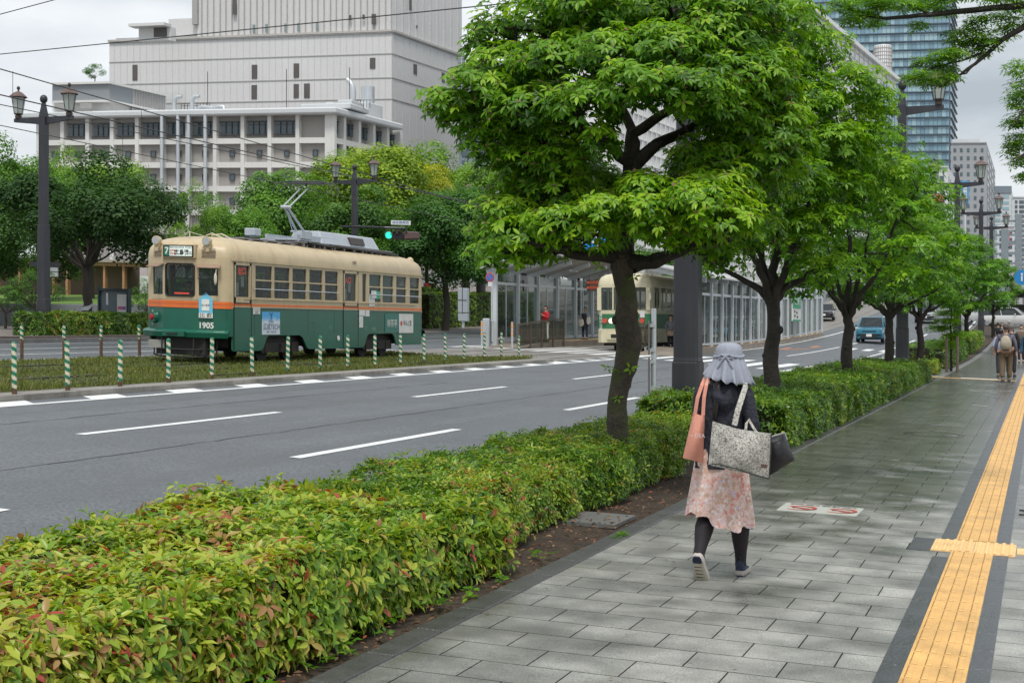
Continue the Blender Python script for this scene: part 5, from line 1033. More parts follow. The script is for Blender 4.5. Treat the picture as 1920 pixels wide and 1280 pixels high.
LB = [([(1168, 482, 0), (1120, 478, -.1), (1085, 480, -.3), (1030, 462, -.6), (960, 445, -.8)], .085, .02), ([(1170, 490, 0), (1230, 492, -.2), (1290, 465, -.5), (1370, 450, -.8)], .09, .02),
      ([(1185, 500, 0), (1245, 480, .3), (1330, 455, .9), (1440, 450, 1.2)], .075, .02), ([(1168, 485, 0), (1165, 420, 0), (1180, 350, .05), (1185, 312, .1)], .13, .085),
      ([(1185, 312, .1), (1140, 272, -.1), (1080, 250, -.3), (990, 220, -.4), (900, 190, -.4)], .07, .02), ([(1185, 312, .1), (1230, 272, .2), (1310, 232, .3), (1400, 170, .2)], .085, .025),
      ([(1185, 315, .1), (1190, 250, .1), (1260, 205, .0), (1300, 140, -.2), (1290, 60, -.2)], .075, .02), ([(1180, 320, .1), (1185, 240, .3), (1140, 150, .4), (1100, 70, .3), (1000, 40, 0)], .07, .015),
      ([(1168, 470, 0), (1120, 400, .6), (1060, 330, 1.0), (980, 300, 1.2)], .07, .02), ([(1170, 460, 0), (1220, 380, .9), (1320, 330, 1.3)], .07, .02),
      ([(1140, 150, .4), (1080, 120, .3), (1010, 60, .1), (930, 50, 0)], .035, .012), ([(1290, 60, -.2), (1250, 0, 0), (1200, -60, 0)], .03, .015), ([(1300, 140, -.2), (1380, 90, 0), (1450, 60, 0)], .035, .012), ([(1060, 330, 1), (1010, 270, .6), (940, 240, .4)], .03, .01)]
for pl, a, b in LB: ends.append(limb(mb, [Q(*p) for p in pl], a, b, 9, .035, R_))
mb.build('limb', m_bark, t1, O1, smooth=True) if False else None
for pl, a, b in LB: m_ = MB(); limb(m_, [Q(*p) for p in pl], a, b, 9, .03, random.Random(hash(str(pl)) % 99)); m_.build('limb', m_bark, t1, O1, smooth=True)
PADS = [(850, 195, -.2, 62, 22, .5), (905, 165, -.3, 75, 34, .6), (880, 225, 0, 70, 24, .6), (965, 130, -.1, 80, 40, .7), (940, 205, .1, 85, 42, .8), (905, 88, .1, 40, 22, .4), (930, 62, .2, 52, 26, .5), (1010, 30, .2, 80, 32, .7), (1090, 55, .2, 80, 40, .9), (1190, 20, .1, 100, 35, .9), (1300, 30, .2, 100, 40, .9),
        (1050, 120, -.5, 90, 42, .7), (1150, 110, -.8, 90, 42, .7), (1260, 100, -.8, 90, 42, .7), (1360, 70, -.3, 80, 48, .8), (1450, 40, .3, 90, 42, .8), (1010, 205, -.5, 85, 38, .7), (1100, 200, -1.0, 90, 36, .6), (1190, 165, -1.2, 90, 34, .6), (1290, 170, -1.1, 90, 40, .6), (1380, 150, -.7, 80, 45, .7),
        (1000, 275, .3, 70, 34, .8), (1060, 255, -.4, 60, 28, .5), (960, 320, .5, 60, 34, .7), (990, 370, .3, 70, 34, .7), (1060, 335, .9, 70, 30, .5), (1050, 375, .5, 75, 34, .7), (1125, 262, -1.1, 42, 20, .35), (1380, 250, .2, 60, 38, .6), (1440, 210, .2, 70, 50, .7), (1440, 320, .9, 80, 40, .8), (1390, 345, .6, 80, 32, .8),
        (990, 435, -.4, 75, 30, .6), (950, 475, -.4, 62, 26, .5), (1060, 415, -.7, 75, 28, .6), (1140, 395, -1.0, 75, 28, .5), (1120, 440, -.8, 70, 24, .5), (1210, 350, -1.1, 60, 20, .45), (1220, 395, -1.2, 80, 30, .5), (1310, 375, -1.3, 80, 30, .5), (1360, 410, -1.3, 68, 30, .5), (1270, 430, -1.0, 80, 22, .5), (1030, 465, -.3, 60, 18, .4), (1200, 345, .9, 60, 20, .5), (1300, 345, 1.0, 70, 26, .6), (1280, 305, .8, 40, 22, .5), (1340, 470, .3, 60, 22, .5), (1090, 300, 1.1, 45, 28, .5)]
PADS += [(1330, 300, -.4, 60, 40, .6), (1380, 230, -.3, 70, 40, .6), (1410, 300, -.2, 70, 45, .7), (1330, 420, -.6, 70, 34, .6), (1400, 430, .3, 70, 34, .7), (1240, 425, -.9, 70, 26, .5), (1290, 445, -.8, 60, 20, .5), (1350, 350, -.7, 75, 34, .6), (940, 270, .1, 60, 36, .7), (1000, 320, -.2, 62, 36, .6), (960, 400, -.1, 70, 34, .6), (1050, 300, -.6, 50, 26, .4), (1060, 360, -.3, 66, 30, .5), (1120, 350, .8, 60, 28, .5), (1340, 200, -.8, 70, 34, .6), (1440, 150, -.3, 70, 50, .7), (1470, 260, -.1, 60, 50, .7), (1230, 60, .9, 110, 50, .8), (1380, 20, -.2, 90, 40, .7), (1110, 20, -.4, 90, 34, .7), (1030, 85, .5, 60, 30, .6), (1240, 130, .9, 90, 40, .7), (940, 440, .2, 50, 26, .5)]
cc, aa, vv = [], [], []
for i, (px, py, dd, rx, ry, rd) in enumerate(PADS):
    c = Q(px, py, dd); sc_ = (D1+dd)/F; n = int((rx*ry*2.2/100+rx*rd*.5)*1.75)
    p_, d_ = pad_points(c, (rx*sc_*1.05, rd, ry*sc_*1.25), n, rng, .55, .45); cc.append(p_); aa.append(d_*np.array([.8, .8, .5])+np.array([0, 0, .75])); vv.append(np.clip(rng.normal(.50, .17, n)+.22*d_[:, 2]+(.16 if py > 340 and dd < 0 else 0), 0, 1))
    if i % 1 == 0:
        m_ = MB()
        near = min((q for L_ in ends for q in L_), key=lambda q: (q-c).length)
        if (near-c).length > .08:
            limb(m_, [near, near.lerp(c, .6)-Vector((0, 0, .05)), c], .022, .008, 5, .06, R_, 3)
            for k_ in range(7): q = Vector(p_[R_.randrange(n)]); limb(m_, [c if k_ % 2 else near.lerp(c, .6), c.lerp(q, .6), q], .009, .004, 4, .08, R_, 2)
            m_.build('branch', m_bark, t1, O1)
cc, aa, vv = map(np.concatenate, (cc, aa, vv))
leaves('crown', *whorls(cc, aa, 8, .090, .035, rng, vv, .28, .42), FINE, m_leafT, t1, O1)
k_ = rng.random(len(cc)) < .85; mb = MB()
for c in cc[k_]: mb.add([tuple(c+rng.normal(0, .014, 3)) for _ in range(4)], [(0, 1, 2), (0, 2, 3), (0, 3, 1), (1, 3, 2)])
mb.build('bud', mat('bud_brown', (.20, .12, .06), .7, var=.3, vs=20), t1, O1)['kind'] = 'stuff'
sp = np.array([Q(*p) for p in ((1146, 690), (1157, 690), (1148, 826), (1180, 822), (1165, 745), (1188, 690), (1160, 858), (1205, 470), (1195, 520), (1130, 500))]); sa = rng.normal(0, 1, sp.shape)+np.array([0, -.8, .6])
leaves('trunk_shoot', *whorls(sp-np.array([0, .13, 0]), sa, 5, .07, .03, rng, np.full(len(sp), .7), .3, .2), FINE, m_leafT, t1, O1)
# ---- the other trees of the row
def street_tree(seed, h=5.7, rad=2.0, bot=2.3, npad=26, nl=6, L=.13, dens=72, tmpl=MED):
    rg = np.random.default_rng(seed); rd = random.Random(seed); o = empty('street_tree', (0, 0, 0)); O = (0, 0, 0); mb = MB()
    zf = bot-.35; tp_ = [(0, 0, -.3), (.02, .01, .4), (-.03, .02, 1.0), (.03, -.02, 1.5), (.0, .02, zf)]; q = []; r_ = []
    for i in range(4):
        for j in range(4): t = j/4; q.append(Vector(tp_[i]).lerp(Vector(tp_[i+1]), t)+Vector((rd.uniform(-.012, .012), rd.uniform(-.012, .012), 0))); r_.append((.135-.012*i)*rd.uniform(.93, 1.1))
    q.append(Vector(tp_[4])); r_.append(.13); mb.tube(q, r_, 12); mb.sphere((.1, -.05, 1.5), .07, 8, 6); mb.sphere((-.1, 0, 1.1), .06, 8, 6); mb.build('trunk', m_bark, o, smooth=True)
    pads = []
    for i in range(npad):
        lv = (i+.5)/npad; z = bot+(h-bot)*lv**.9; rr = rad*(.95*math.sin(PI*min(1, .22+lv*.74))**.7); a = i*2.4+rd.uniform(-.3, .3); k = rd.uniform(.45, .8)
        pads.append((Vector((rr*k*math.cos(a), rr*k*math.sin(a), z)), (rd.uniform(.55, .85)*rad/2, rd.uniform(.55, .85)*rad/2, rd.uniform(.24, .34))))
    nodes = []
    for i in range(6):
        a = i*PI/3+rd.uniform(-.3, .3); zt = bot+.3+(i % 3)*(h-bot)*.28; e_ = Vector((rad*.62*math.cos(a), rad*.62*math.sin(a), zt)); m_ = MB()
        nodes.append(limb(m_, [(0, 0, zf-.1), (rad*.12*math.cos(a), rad*.12*math.sin(a), zf+.15+.1*(i % 3)), (rad*.35*math.cos(a), rad*.35*math.sin(a), (zf+zt)/2+.05), e_], .085, .02, 8, .06, rd)); m_.build('limb', m_bark, o, smooth=True)
    m_ = MB(); nodes.append(limb(m_, [(0, 0, zf-.1), (.08, .05, zf+.9), (-.05, .1, h-.7)], .10, .02, 8, .06, rd)); m_.build('limb', m_bark, o, smooth=True)
    C_, A_, V_ = [], [], []; br = MB()
    for c, r in pads:
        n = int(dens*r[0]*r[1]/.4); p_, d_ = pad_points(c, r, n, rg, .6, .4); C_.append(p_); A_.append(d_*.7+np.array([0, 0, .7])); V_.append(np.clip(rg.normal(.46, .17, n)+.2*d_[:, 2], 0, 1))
        near = min((q for L_ in nodes for q in L_), key=lambda q: (q-c).length); limb(br, [near, near.lerp(c, .5)-Vector((0, 0, .05)), c], .025, .008, 5, .08, rd, 3)
        for k in range(4): q2 = Vector(p_[rd.randrange(n)]); limb(br, [c, c.lerp(q2, .5), q2], .01, .004, 4, .08, rd, 2)
    br.build('branches', m_bark, o)
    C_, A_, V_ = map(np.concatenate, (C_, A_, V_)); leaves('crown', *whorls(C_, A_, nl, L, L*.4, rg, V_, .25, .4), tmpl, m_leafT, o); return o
sA = street_tree(21, 5.5, 1.75, 2.35, 26, 7, .115, 95); sB = street_tree(22, 5.7, 2.35, 2.2, 32, 6, .14, 60, LOW)
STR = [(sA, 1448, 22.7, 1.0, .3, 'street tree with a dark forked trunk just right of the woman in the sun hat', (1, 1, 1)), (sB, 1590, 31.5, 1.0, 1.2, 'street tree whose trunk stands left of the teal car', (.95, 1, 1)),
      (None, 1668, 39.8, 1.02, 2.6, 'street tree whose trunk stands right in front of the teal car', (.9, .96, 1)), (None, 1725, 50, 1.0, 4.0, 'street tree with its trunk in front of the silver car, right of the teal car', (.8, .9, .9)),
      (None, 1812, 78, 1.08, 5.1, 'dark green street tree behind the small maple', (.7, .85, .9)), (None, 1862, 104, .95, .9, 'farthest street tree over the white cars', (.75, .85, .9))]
for src, px, d, s_, rz, lb, c in STR:
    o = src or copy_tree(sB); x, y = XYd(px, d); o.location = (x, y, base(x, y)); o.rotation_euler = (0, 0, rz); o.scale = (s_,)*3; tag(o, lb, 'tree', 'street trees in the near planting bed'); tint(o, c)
# crown of the second tree is broad towards the camera side: extra pads traced from its outline
o = sA; C_, A_, V_ = [], [], []
for px, py, dd, rx, ry, rd in ((1480, 110, 0, 90, 50, .8), (1540, 90, 0, 60, 40, .8), (1470, 40, .3, 60, 35, .6), (1590, 160, -.2, 70, 45, .7), (1650, 190, 0, 36, 30, .6), (1510, 200, -.6, 90, 45, .7), (1440, 270, -.6, 90, 45, .7), (1560, 270, -.6, 100, 45, .8), (1630, 230, 0, 55, 40, .6), (1630, 300, .1, 55, 34, .6), (1400, 20, .2, 70, 30, .5), (1480, 355, -.7, 90, 35, .7), (1570, 350, -.3, 80, 35, .7), (1500, 420, -.6, 90, 28, .6), (1400, 400, -.2, 60, 30, .6), (1400, 110, 0, 60, 40, .5), (1680, 330, .2, 40, 34, .5)):
    c = P(px, py, 22.7+dd)-o.location; M_ = Matrix.Rotation(-.3, 3, 'Z'); c = M_ @ c; sc_ = (22.7+dd)/F; n = int(rx*ry/16)
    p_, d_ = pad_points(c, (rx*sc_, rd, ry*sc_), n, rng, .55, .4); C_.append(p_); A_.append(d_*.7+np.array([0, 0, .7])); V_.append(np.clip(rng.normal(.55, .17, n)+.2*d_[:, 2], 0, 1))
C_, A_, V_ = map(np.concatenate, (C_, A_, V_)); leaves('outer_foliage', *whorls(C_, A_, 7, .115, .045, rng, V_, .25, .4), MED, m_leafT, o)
# ---- small maple, and the overhanging tree at the top right
def sprays(name, padl, dens, L, m, par, O, W=.3, tm=LOW, nl=6, vmu=.5):
    C_, A_, V_ = [], [], []
    for c, r in padl:
        n = max(4, int(dens*r[0]*r[1])); p_, d_ = pad_points(c, r, n, rng, .2, .2); C_.append(p_); A_.append(d_*.35+np.array([0, 0, 1.0])); V_.append(np.clip(rng.normal(vmu, .18, n), 0, 1))
    C_, A_, V_ = map(np.concatenate, (C_, A_, V_)); return leaves(name, *whorls(C_, A_, nl, L, L*W, rng, V_, .05, .2), tm, m, par, O)
x, y = XYd(1783, 52); mp_ = empty('young_maple', (x, y, base(x, y)), 0, 'small bright maple with tiered foliage beside its wooden stakes', 'tree'); mb = MB(); limb(mb, [(0, 0, 0), (.03, 0, .8), (0, 0, 1.6), (.02, 0, 2.3)], .05, .02, 8, .03, R_); mb.build('trunk', m_bark, mp_, smooth=True)
sprays('crown', [((R_.uniform(-.5, .5)*(1.5-z/2.6), R_.uniform(-.4, .4), z), (.55, .5, .14)) for z in (.9, 1.0, 1.25, 1.3, 1.5, 1.55, 1.75, 1.8, 2.05, 2.1, 2.3, 2.4, 2.6)], 420, .11, m_leafT, mp_, (0, 0, 0), vmu=.62)
for px, z in ((1775, 1.15), (1795, 1.25)):
    mb = MB(); xx, yy = XYd(px, 51); mb.tube([(xx, yy, base(xx, yy)), (xx, yy, base(xx, yy)+z)], .05, 8); tag(mb.build('tree_stake', mat('stake_wood', (.22, .17, .12), .8, var=.2)), 'wooden stake %s of the small maple' % ('left' if px < 1780 else 'right'), 'stake', 'tree stakes')
x, y = 2.6, 14.2; ov = empty('overhanging_tree', (x, y, base(x, y)), 0, 'feathery green tree reaching into the top right corner on thin dark branches', 'tree'); OO = ov.location; mb = MB()
limb(mb, [OO, OO+Vector((.05, 0, 2)), OO+Vector((-.05, .1, 3.6)), OO+Vector((.1, 0, 6))], .17, .08, 12, .02, R_); mb.build('trunk', m_bark, ov, OO, smooth=True)
QB = lambda px, py, d=14: P(px, py, d); BR = [[(1990, -10), (1900, 15), (1790, 22), (1725, 30), (1660, 35), (1600, 20), (1550, 5)], [(1740, 25), (1700, 8), (1670, -20)], [(1725, 30), (1650, 35), (1590, 28)], [(1990, 20), (1930, 45), (1880, 75), (1840, 110), (1800, 140), (1760, 165)], [(1840, 100), (1800, 115), (1740, 130)], [(1880, 75), (1840, 90), (1800, 60)], [(1835, 112), (1812, 138), (1795, 140)], [(2000, 60), (1960, 150), (1925, 200), (1905, 230)], [(2000, 90), (1960, 250), (1920, 290), (1905, 300)]]
root = OO+Vector((0, 0, 3.5))
for i, b in enumerate(BR):
    m_ = MB(); pl = [QB(*p) for p in b]; pl = ([root+Vector((0, 0, .3*i/4))]+pl) if b[0][0] >= 1990 else pl
    limb(m_, pl, .05 if b[0][0] >= 1990 else .014, .006, 7, .03, R_, 3); m_.build('branch', m_bark, ov, OO, smooth=True)
PD = [(1585, 10, 40, 14), (1620, 28, 36, 12), (1665, 8, 40, 14), (1610, -8, 50, 12), (1700, 12, 36, 12), (1740, 2, 44, 12), (1595, 38, 26, 8), (1640, 42, 24, 7), (1722, 48, 20, 8), (1640, 5, 36, 10), (1760, 20, 30, 8), (1820, 48, 22, 9), (1850, 34, 40, 10), (1900, 40, 40, 14), (1810, 62, 44, 10), (1870, 65, 40, 14), (1795, 82, 24, 10), (1850, 82, 36, 10), (1905, 12, 36, 12), (1880, -6, 50, 10), (1765, 105, 36, 11), (1735, 118, 34, 9), (1790, 100, 30, 9), (1770, 130, 38, 10), (1725, 140, 30, 9), (1745, 155, 30, 8), (1705, 148, 18, 8), (1835, 98, 26, 7), (1800, -10, 50, 10), (1780, 148, 26, 8), (1820, 75, 24, 8)]
sprays('crown', [(QB(px, py, 14+R_.uniform(-.3, .3)), (rx*14/F, .25, ry*14/F)) for px, py, rx, ry in PD]+[(QB(px, py, 15), (rx*15/F, .4, ry*15/F)) for px, py, rx, ry in ((1912, 130, 30, 18), (1920, 165, 32, 22), (1908, 185, 26, 16), (1925, 215, 34, 18), (1905, 232, 24, 8), (1918, 262, 34, 16), (1900, 278, 22, 10), (1912, 300, 26, 14), (1925, 330, 20, 10))], 1500, .062, m_leafT, ov, OO, .28, nl=6, vmu=.5); tint(ov, (1.0, .98, 1.6))
# ---- hedges
def hedge(name, label, x0, x1, y0, y1, h, nwh, L, tm, nl, seed, red=.25, holes=None, m=m_leafH, face=None, cat='hedge', vmu=.42, W=.42, yspan=None):
    rg = np.random.default_rng(seed); z0 = base((x0+x1)/2, (y0+y1)/2); o = empty(name, ((x0+x1)/2, (y0+y1)/2, z0), 0, label, cat, 'clipped hedges along the walk' if cat == 'hedge' else None); O = np.array(o.location)
    Lx, Ly = x1-x0, y1-y0
    def surf(n):
        k = rg.random(n)*(Lx*Ly+2*h*Ly+2*h*Lx*.8); u, v = rg.random(n), rg.random(n); X = x0+u*Lx; Yv = y0+(v if yspan is None else v**yspan)*Ly; Z = np.full(n, h); nn = np.tile([0, 0, 1.], (n, 1))
        s1 = (k > Lx*Ly) & (k <= Lx*Ly+2*h*Ly); side = rg.random(n) < .72
        X = np.where(s1, np.where(side, x1, x0), X); Z = np.where(s1, .03+(h-.03)*u, Z); nn[s1] = np.where(side[s1][:, None], [[1., 0, .15]], [[-1., 0, .15]])
        s2 = k > Lx*Ly+2*h*Ly; e_ = rg.random(n) < .5; Yv = np.where(s2, np.where(e_, y0, y1), Yv); Z = np.where(s2, .03+(h-.03)*v, Z); nn[s2] = np.where(e_[s2][:, None], [[0, -1., .15]], [[0, 1., .15]])
        # round the shoulders and make the surface uneven
        f = np.clip((Z-h*.55)/(h*.45), 0, 1)**2*.10; X = np.clip(X, x0+f, x1-f)
        w_ = .035*np.sin(Yv*2.1+X*1.7)+.03*np.sin(Yv*4.7-X*3.1)+.02*np.sin(Yv*9+X*7); dd = np.abs(rg.normal(0, .035, n)); push = w_-dd+np.where(rg.random(n) < .06, .06, 0)
        edge = np.minimum(np.minimum(X-x0, x1-X), .12)/.12; Z = Z-np.where(nn[:, 2] > .9, (1-edge)**2*.07, 0)
        Pn = np.stack([X, Yv, Z], 1)+nn*push[:, None]; Pn[:, 2] = np.maximum(Pn[:, 2], .03); return Pn, nn
    Pn, nn = surf(nwh); gz = np.array([base(a, b) for a, b in Pn[:, :2]]); Pn[:, 2] += gz
    if holes: 
        ok = np.ones(len(Pn), bool)
        for hx, hy, hr in holes: ok &= (Pn[:, 0]-hx)**2+(Pn[:, 1]-hy)**2 > hr*hr
        Pn, nn = Pn[ok], nn[ok]
    cl = .5*np.sin(Pn[:, 1]*1.3+1)+.5*np.sin(Pn[:, 0]*2.9+Pn[:, 1]*.7+seed)+.5*np.sin(Pn[:, 1]*3.7+Pn[:, 0]*4.1)
    v = rg.normal(vmu, .13, len(Pn))+.08*cl; hot = (rg.random(len(Pn)) < red*np.clip(.35+.5*cl, .03, 1)*.45); v = np.where(hot, rg.uniform(.78, .93, len(Pn)), v); v = np.where(rg.random(len(Pn)) < .003, 1.0, np.clip(v, 0, .9))
    leaves('foliage', *whorls(Pn, nn+rg.normal(0, .35, nn.shape)+np.array([0, 0, .35]), nl, L, L*W, rg, v, .35, .25), tm, m, o, O)
    # solid core; twigs and the shade between leaves put into its dark colour
    mb = MB(); n1 = max(6, int(Ly/.5)); rings = []
    for i in range(n1+1):
        yy = y0+.09+(Ly-.18)*i/n1; q = []
        for a, b in ((x0+.1, .0), (x0+.1, h-.16), (x0+.22, h-.09), ((x0+x1)/2, h-.085), (x1-.22, h-.09), (x1-.1, h-.16), (x1-.1, 0)): q.append((a+rg.uniform(-.02, .02), yy, base(a, yy)+b+rg.uniform(-.02, .02)*(b > 0)))
        rings.append(q)
    mb.loft(rings); mb.build('dark_core', mat('hedge_core_dark', (.028, .028, .012), .95, var=.5, vs=14, bump=1, bs=30), o, O)
    return o, surf
h1, s1_ = hedge('hedge', 'nearest hedge filling the bottom left, large yellow green and reddish leaves', -5.05, -3.30, 1.2, 8.95, .43, 13000, .070, FINE, 5, 3, .3, vmu=.60, W=.42)
rg = np.random.default_rng(4); p_, n_ = s1_(2600); p_[:, 2] += [base(a, b) for a, b in p_[:, :2]]; sp_ = rg.normal(0, .4, p_.shape)+n_
mb = MB()
for a, d_ in zip(p_[:1300], sp_): d_ = d_/np.linalg.norm(d_); mb.tube([Vector(a)-Vector(d_)*.10, Vector(a)-Vector(d_)*.02+Vector((R_.uniform(-.01, .01),)*3), Vector(a)+Vector(d_)*.035], [.0025, .002, .001], 4)
mb.build('twig_tips', mat('twig_brown', (.16, .09, .05), .8, var=.3), h1, h1.location)
hedge('hedge', 'second hedge at the foot of the big mossy tree, small green leaves', -5.05, -3.62, 9.25, 15.3, .40, 13000, .05, MED, 5, 5, .3, holes=[(t1.location.x, t1.location.y, .14)], vmu=.42)
hedge('hedge', 'narrow end of hedge at the foot of the sign post and near lamp post', -5.05, -4.05, 15.4, 18.8, .38, 3000, .055, MED, 5, 15, .2, vmu=.45)
hedge('hedge', 'long dark green hedge running from the woman to the crossing', -5.1, -3.06, 18.9, 44.6, .56, 30000, .062, LOW, 5, 6, .06, vmu=.32, yspan=1.35)
hedge('hedge', 'low hedge beyond the crossing behind the young maple', -5.1, -3.4, 57, 74, .8, 4500, .10, LOW, 4, 7, .02, vmu=.25)
hedge('hedge', 'far low hedge beside the white parked cars', -5.1, -3.5, 80, 96, .9, 3000, .12, LOW, 4, 8, .02, vmu=.4)
hedge('shrub', 'small round shrub at the foot of the young maple', -3.9, -3.2, 49.3, 50.4, .45, 500, .08, LOW, 5, 9, .2, vmu=.5, cat='shrub')
hedge('hedge', 'reddish green hedge on the far kerb right of the left lamp post', -37.2, -35.9, 46.2, 58.5, .95, 9000, .10, LOW, 4, 10, .5, vmu=.3)
hedge('hedge', 'reddish green hedge on the far kerb left of the left lamp post', -37.2, -35.9, 36, 43.6, .95, 5000, .10, LOW, 4, 12, .5, vmu=.3)
hedge('hedge', 'clipped green shrubs in the shade right of the tram', -39, -36.8, 86, 108, 2.3, 7000, .13, LOW, 4, 13, .0, vmu=.4)
hedge('hedge', 'tall dark hedge behind the tram roof', -42, -40, 63, 96, 2.6, 9000, .16, LOW, 4, 14, .0, vmu=.2)
# fallen leaves, weeds, grass
n = 1500; X_ = rng.uniform(-3.75, -3.0, n); Y_ = rng.uniform(1.5, 20, n)**1.0; X_ = np.where(Y_ < 9.2, rng.uniform(-3.5, -3.02, n), X_)
Z_ = np.array([base(a, b) for a, b in zip(X_, Y_)])+.005; D_ = rng.normal(0, 1, (n, 3)); D_[:, 2] *= .12
ml = leafm('dead_leaf', [(0, (.10, .045, .02)), (.5, (.20, .10, .045)), (.8, (.28, .17, .09)), (1, (.32, .06, .03))], .1, .7)
o = leaves('fallen_leaves', np.stack([X_, Y_, Z_], 1), D_, np.tile([0, 0, 1.], (n, 1))+rng.normal(0, .25, (n, 3)), rng.uniform(.03, .06, n), rng.uniform(.012, .024, n), rng.random(n), MED, ml); o['kind'] = 'stuff'
n = 46; X_ = rng.uniform(-2.9, 1.2, n); Y_ = rng.uniform(5, 24, n); o = leaves('stray_leaves', np.stack([X_, Y_, np.array([base(a, b) for a, b in zip(X_, Y_)])+.014], 1), rng.normal(0, 1, (n, 3))*[1, 1, .1], np.tile([0, 0, 1.], (n, 1)), .035, .016, rng.random(n), MED, ml); o['kind'] = 'stuff'
n = 60; sp_ = np.stack([rng.uniform(-3.3, -3.1, n), rng.uniform(3, 9.6, n), np.zeros(n)], 1); sp_[:, 2] = [base(a, b)+.02 for a, b in sp_[:, :2]]; sp_[:4] = [(-2.98, 10.6, .12), (-2.97, 10.65, .12), (-2.99, 10.5, .12), (-3.0, 10.7, .12)]
o = leaves('weeds', *whorls(sp_, np.tile([0, 0, 1.], (n, 1))+rng.normal(0, .2, (n, 3)), 7, .05, .03, rng, rng.uniform(.25, .6, n), .3, .1), MED, m_leafT); o['kind'] = 'stuff'
def grass(name, x0, x1, y0, y1, n, hgt, wd, m, dz, seed, zf=base, clump=.5):
    rg = np.random.default_rng(seed); X_ = rg.uniform(x0, x1, n); Y_ = rg.uniform(0, 1, n)**1.3*(y1-y0)+y0; w_ = .5+.5*np.sin(X_*1.3+Y_*.35)*np.sin(Y_*.9); keep = rg.random(n) < (1-clump)+clump*w_; X_, Y_, w_ = X_[keep], Y_[keep], w_[keep]; n = len(X_)
    Pp = np.stack([X_, Y_, np.array([zf(a, b) for a, b in zip(X_, Y_)])+dz], 1); D = rg.normal(0, .35, (n, 3)); D[:, 2] = 1; o = leaves(name, Pp, D, rg.normal(0, 1, (n, 3)), hgt*rg.uniform(.4, 1.3, n)*(.6+.6*w_), wd, np.clip(rg.normal(.45, .2, n)+.2*(w_-.5), 0, 1), LOW, m); o['kind'] = 'stuff'; return o
m_gr = leafm('grass_blade', [(0, (.07, .07, .025)), (.3, (.10, .13, .028)), (.6, (.16, .20, .038)), (.8, (.25, .22, .09)), (1, (.22, .17, .09))], .3, .7)
grass('turf', -22.5, -15.55, 14, 44.6, 62000, .085, .030, m_gr, .09, 31); grass('turf_tufts', -15.75, -15.5, 14, 45, 2600, .16, .02, m_gr, .09, 32)
# ---- park trees
def park_tree(seed, nclump, perc, L, cw=.27, flat=.75):
    rg = np.random.default_rng(seed); rd = random.Random(seed); o = empty('park_tree', (0, 0, 0)); mb = MB()
    limb(mb, [(0, 0, 0), (.01, .01, .16), (0, .0, .38)], .024, .016, 9, .03, rd); nodes = [Vector((0, 0, .37))]
    cl = []
    for i in range(int(nclump*1.25)):
        d = rg.normal(0, 1, 3); d /= np.linalg.norm(d); d[2] = abs(d[2])*1.3-.55 if rd.random() < .75 else d[2]*.8; r = rd.uniform(.55, 1.0)
        cl.append((Vector((d[0]*.40*r, d[1]*.40*r, (.58+d[2]*.42*r))), rd.uniform(.6, 1.25)*cw*.5))
    C_, A_, V_ = [], [], []
    for c, r in cl:
        if rd.random() < .7: limb(mb, [nodes[0]-Vector((0, 0, .03)), (nodes[0].lerp(c, .5)+Vector((0, 0, .02))), c], .007, .002, 6, .08, rd, 3)
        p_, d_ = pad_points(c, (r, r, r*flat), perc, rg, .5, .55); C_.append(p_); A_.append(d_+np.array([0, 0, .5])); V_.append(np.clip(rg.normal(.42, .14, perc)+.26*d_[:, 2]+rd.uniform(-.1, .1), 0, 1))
    mb.build('trunk', m_bark2, o, smooth=True); C_, A_, V_ = map(np.concatenate, (C_, A_, V_))
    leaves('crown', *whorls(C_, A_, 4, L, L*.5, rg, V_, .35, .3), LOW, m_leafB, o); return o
kinds = [park_tree(41, 26, 210, .022), park_tree(42, 34, 170, .020, .23), park_tree(43, 20, 260, .024, .34), park_tree(44, 12, 110, .022, .26)]; used = set()
DK, MD, BR_, YG, GO = (.36, .46, .50), (.72, .80, .75), (1.05, 1.12, .75), (1.45, 1.3, .8), (3.3, 1.7, .7)
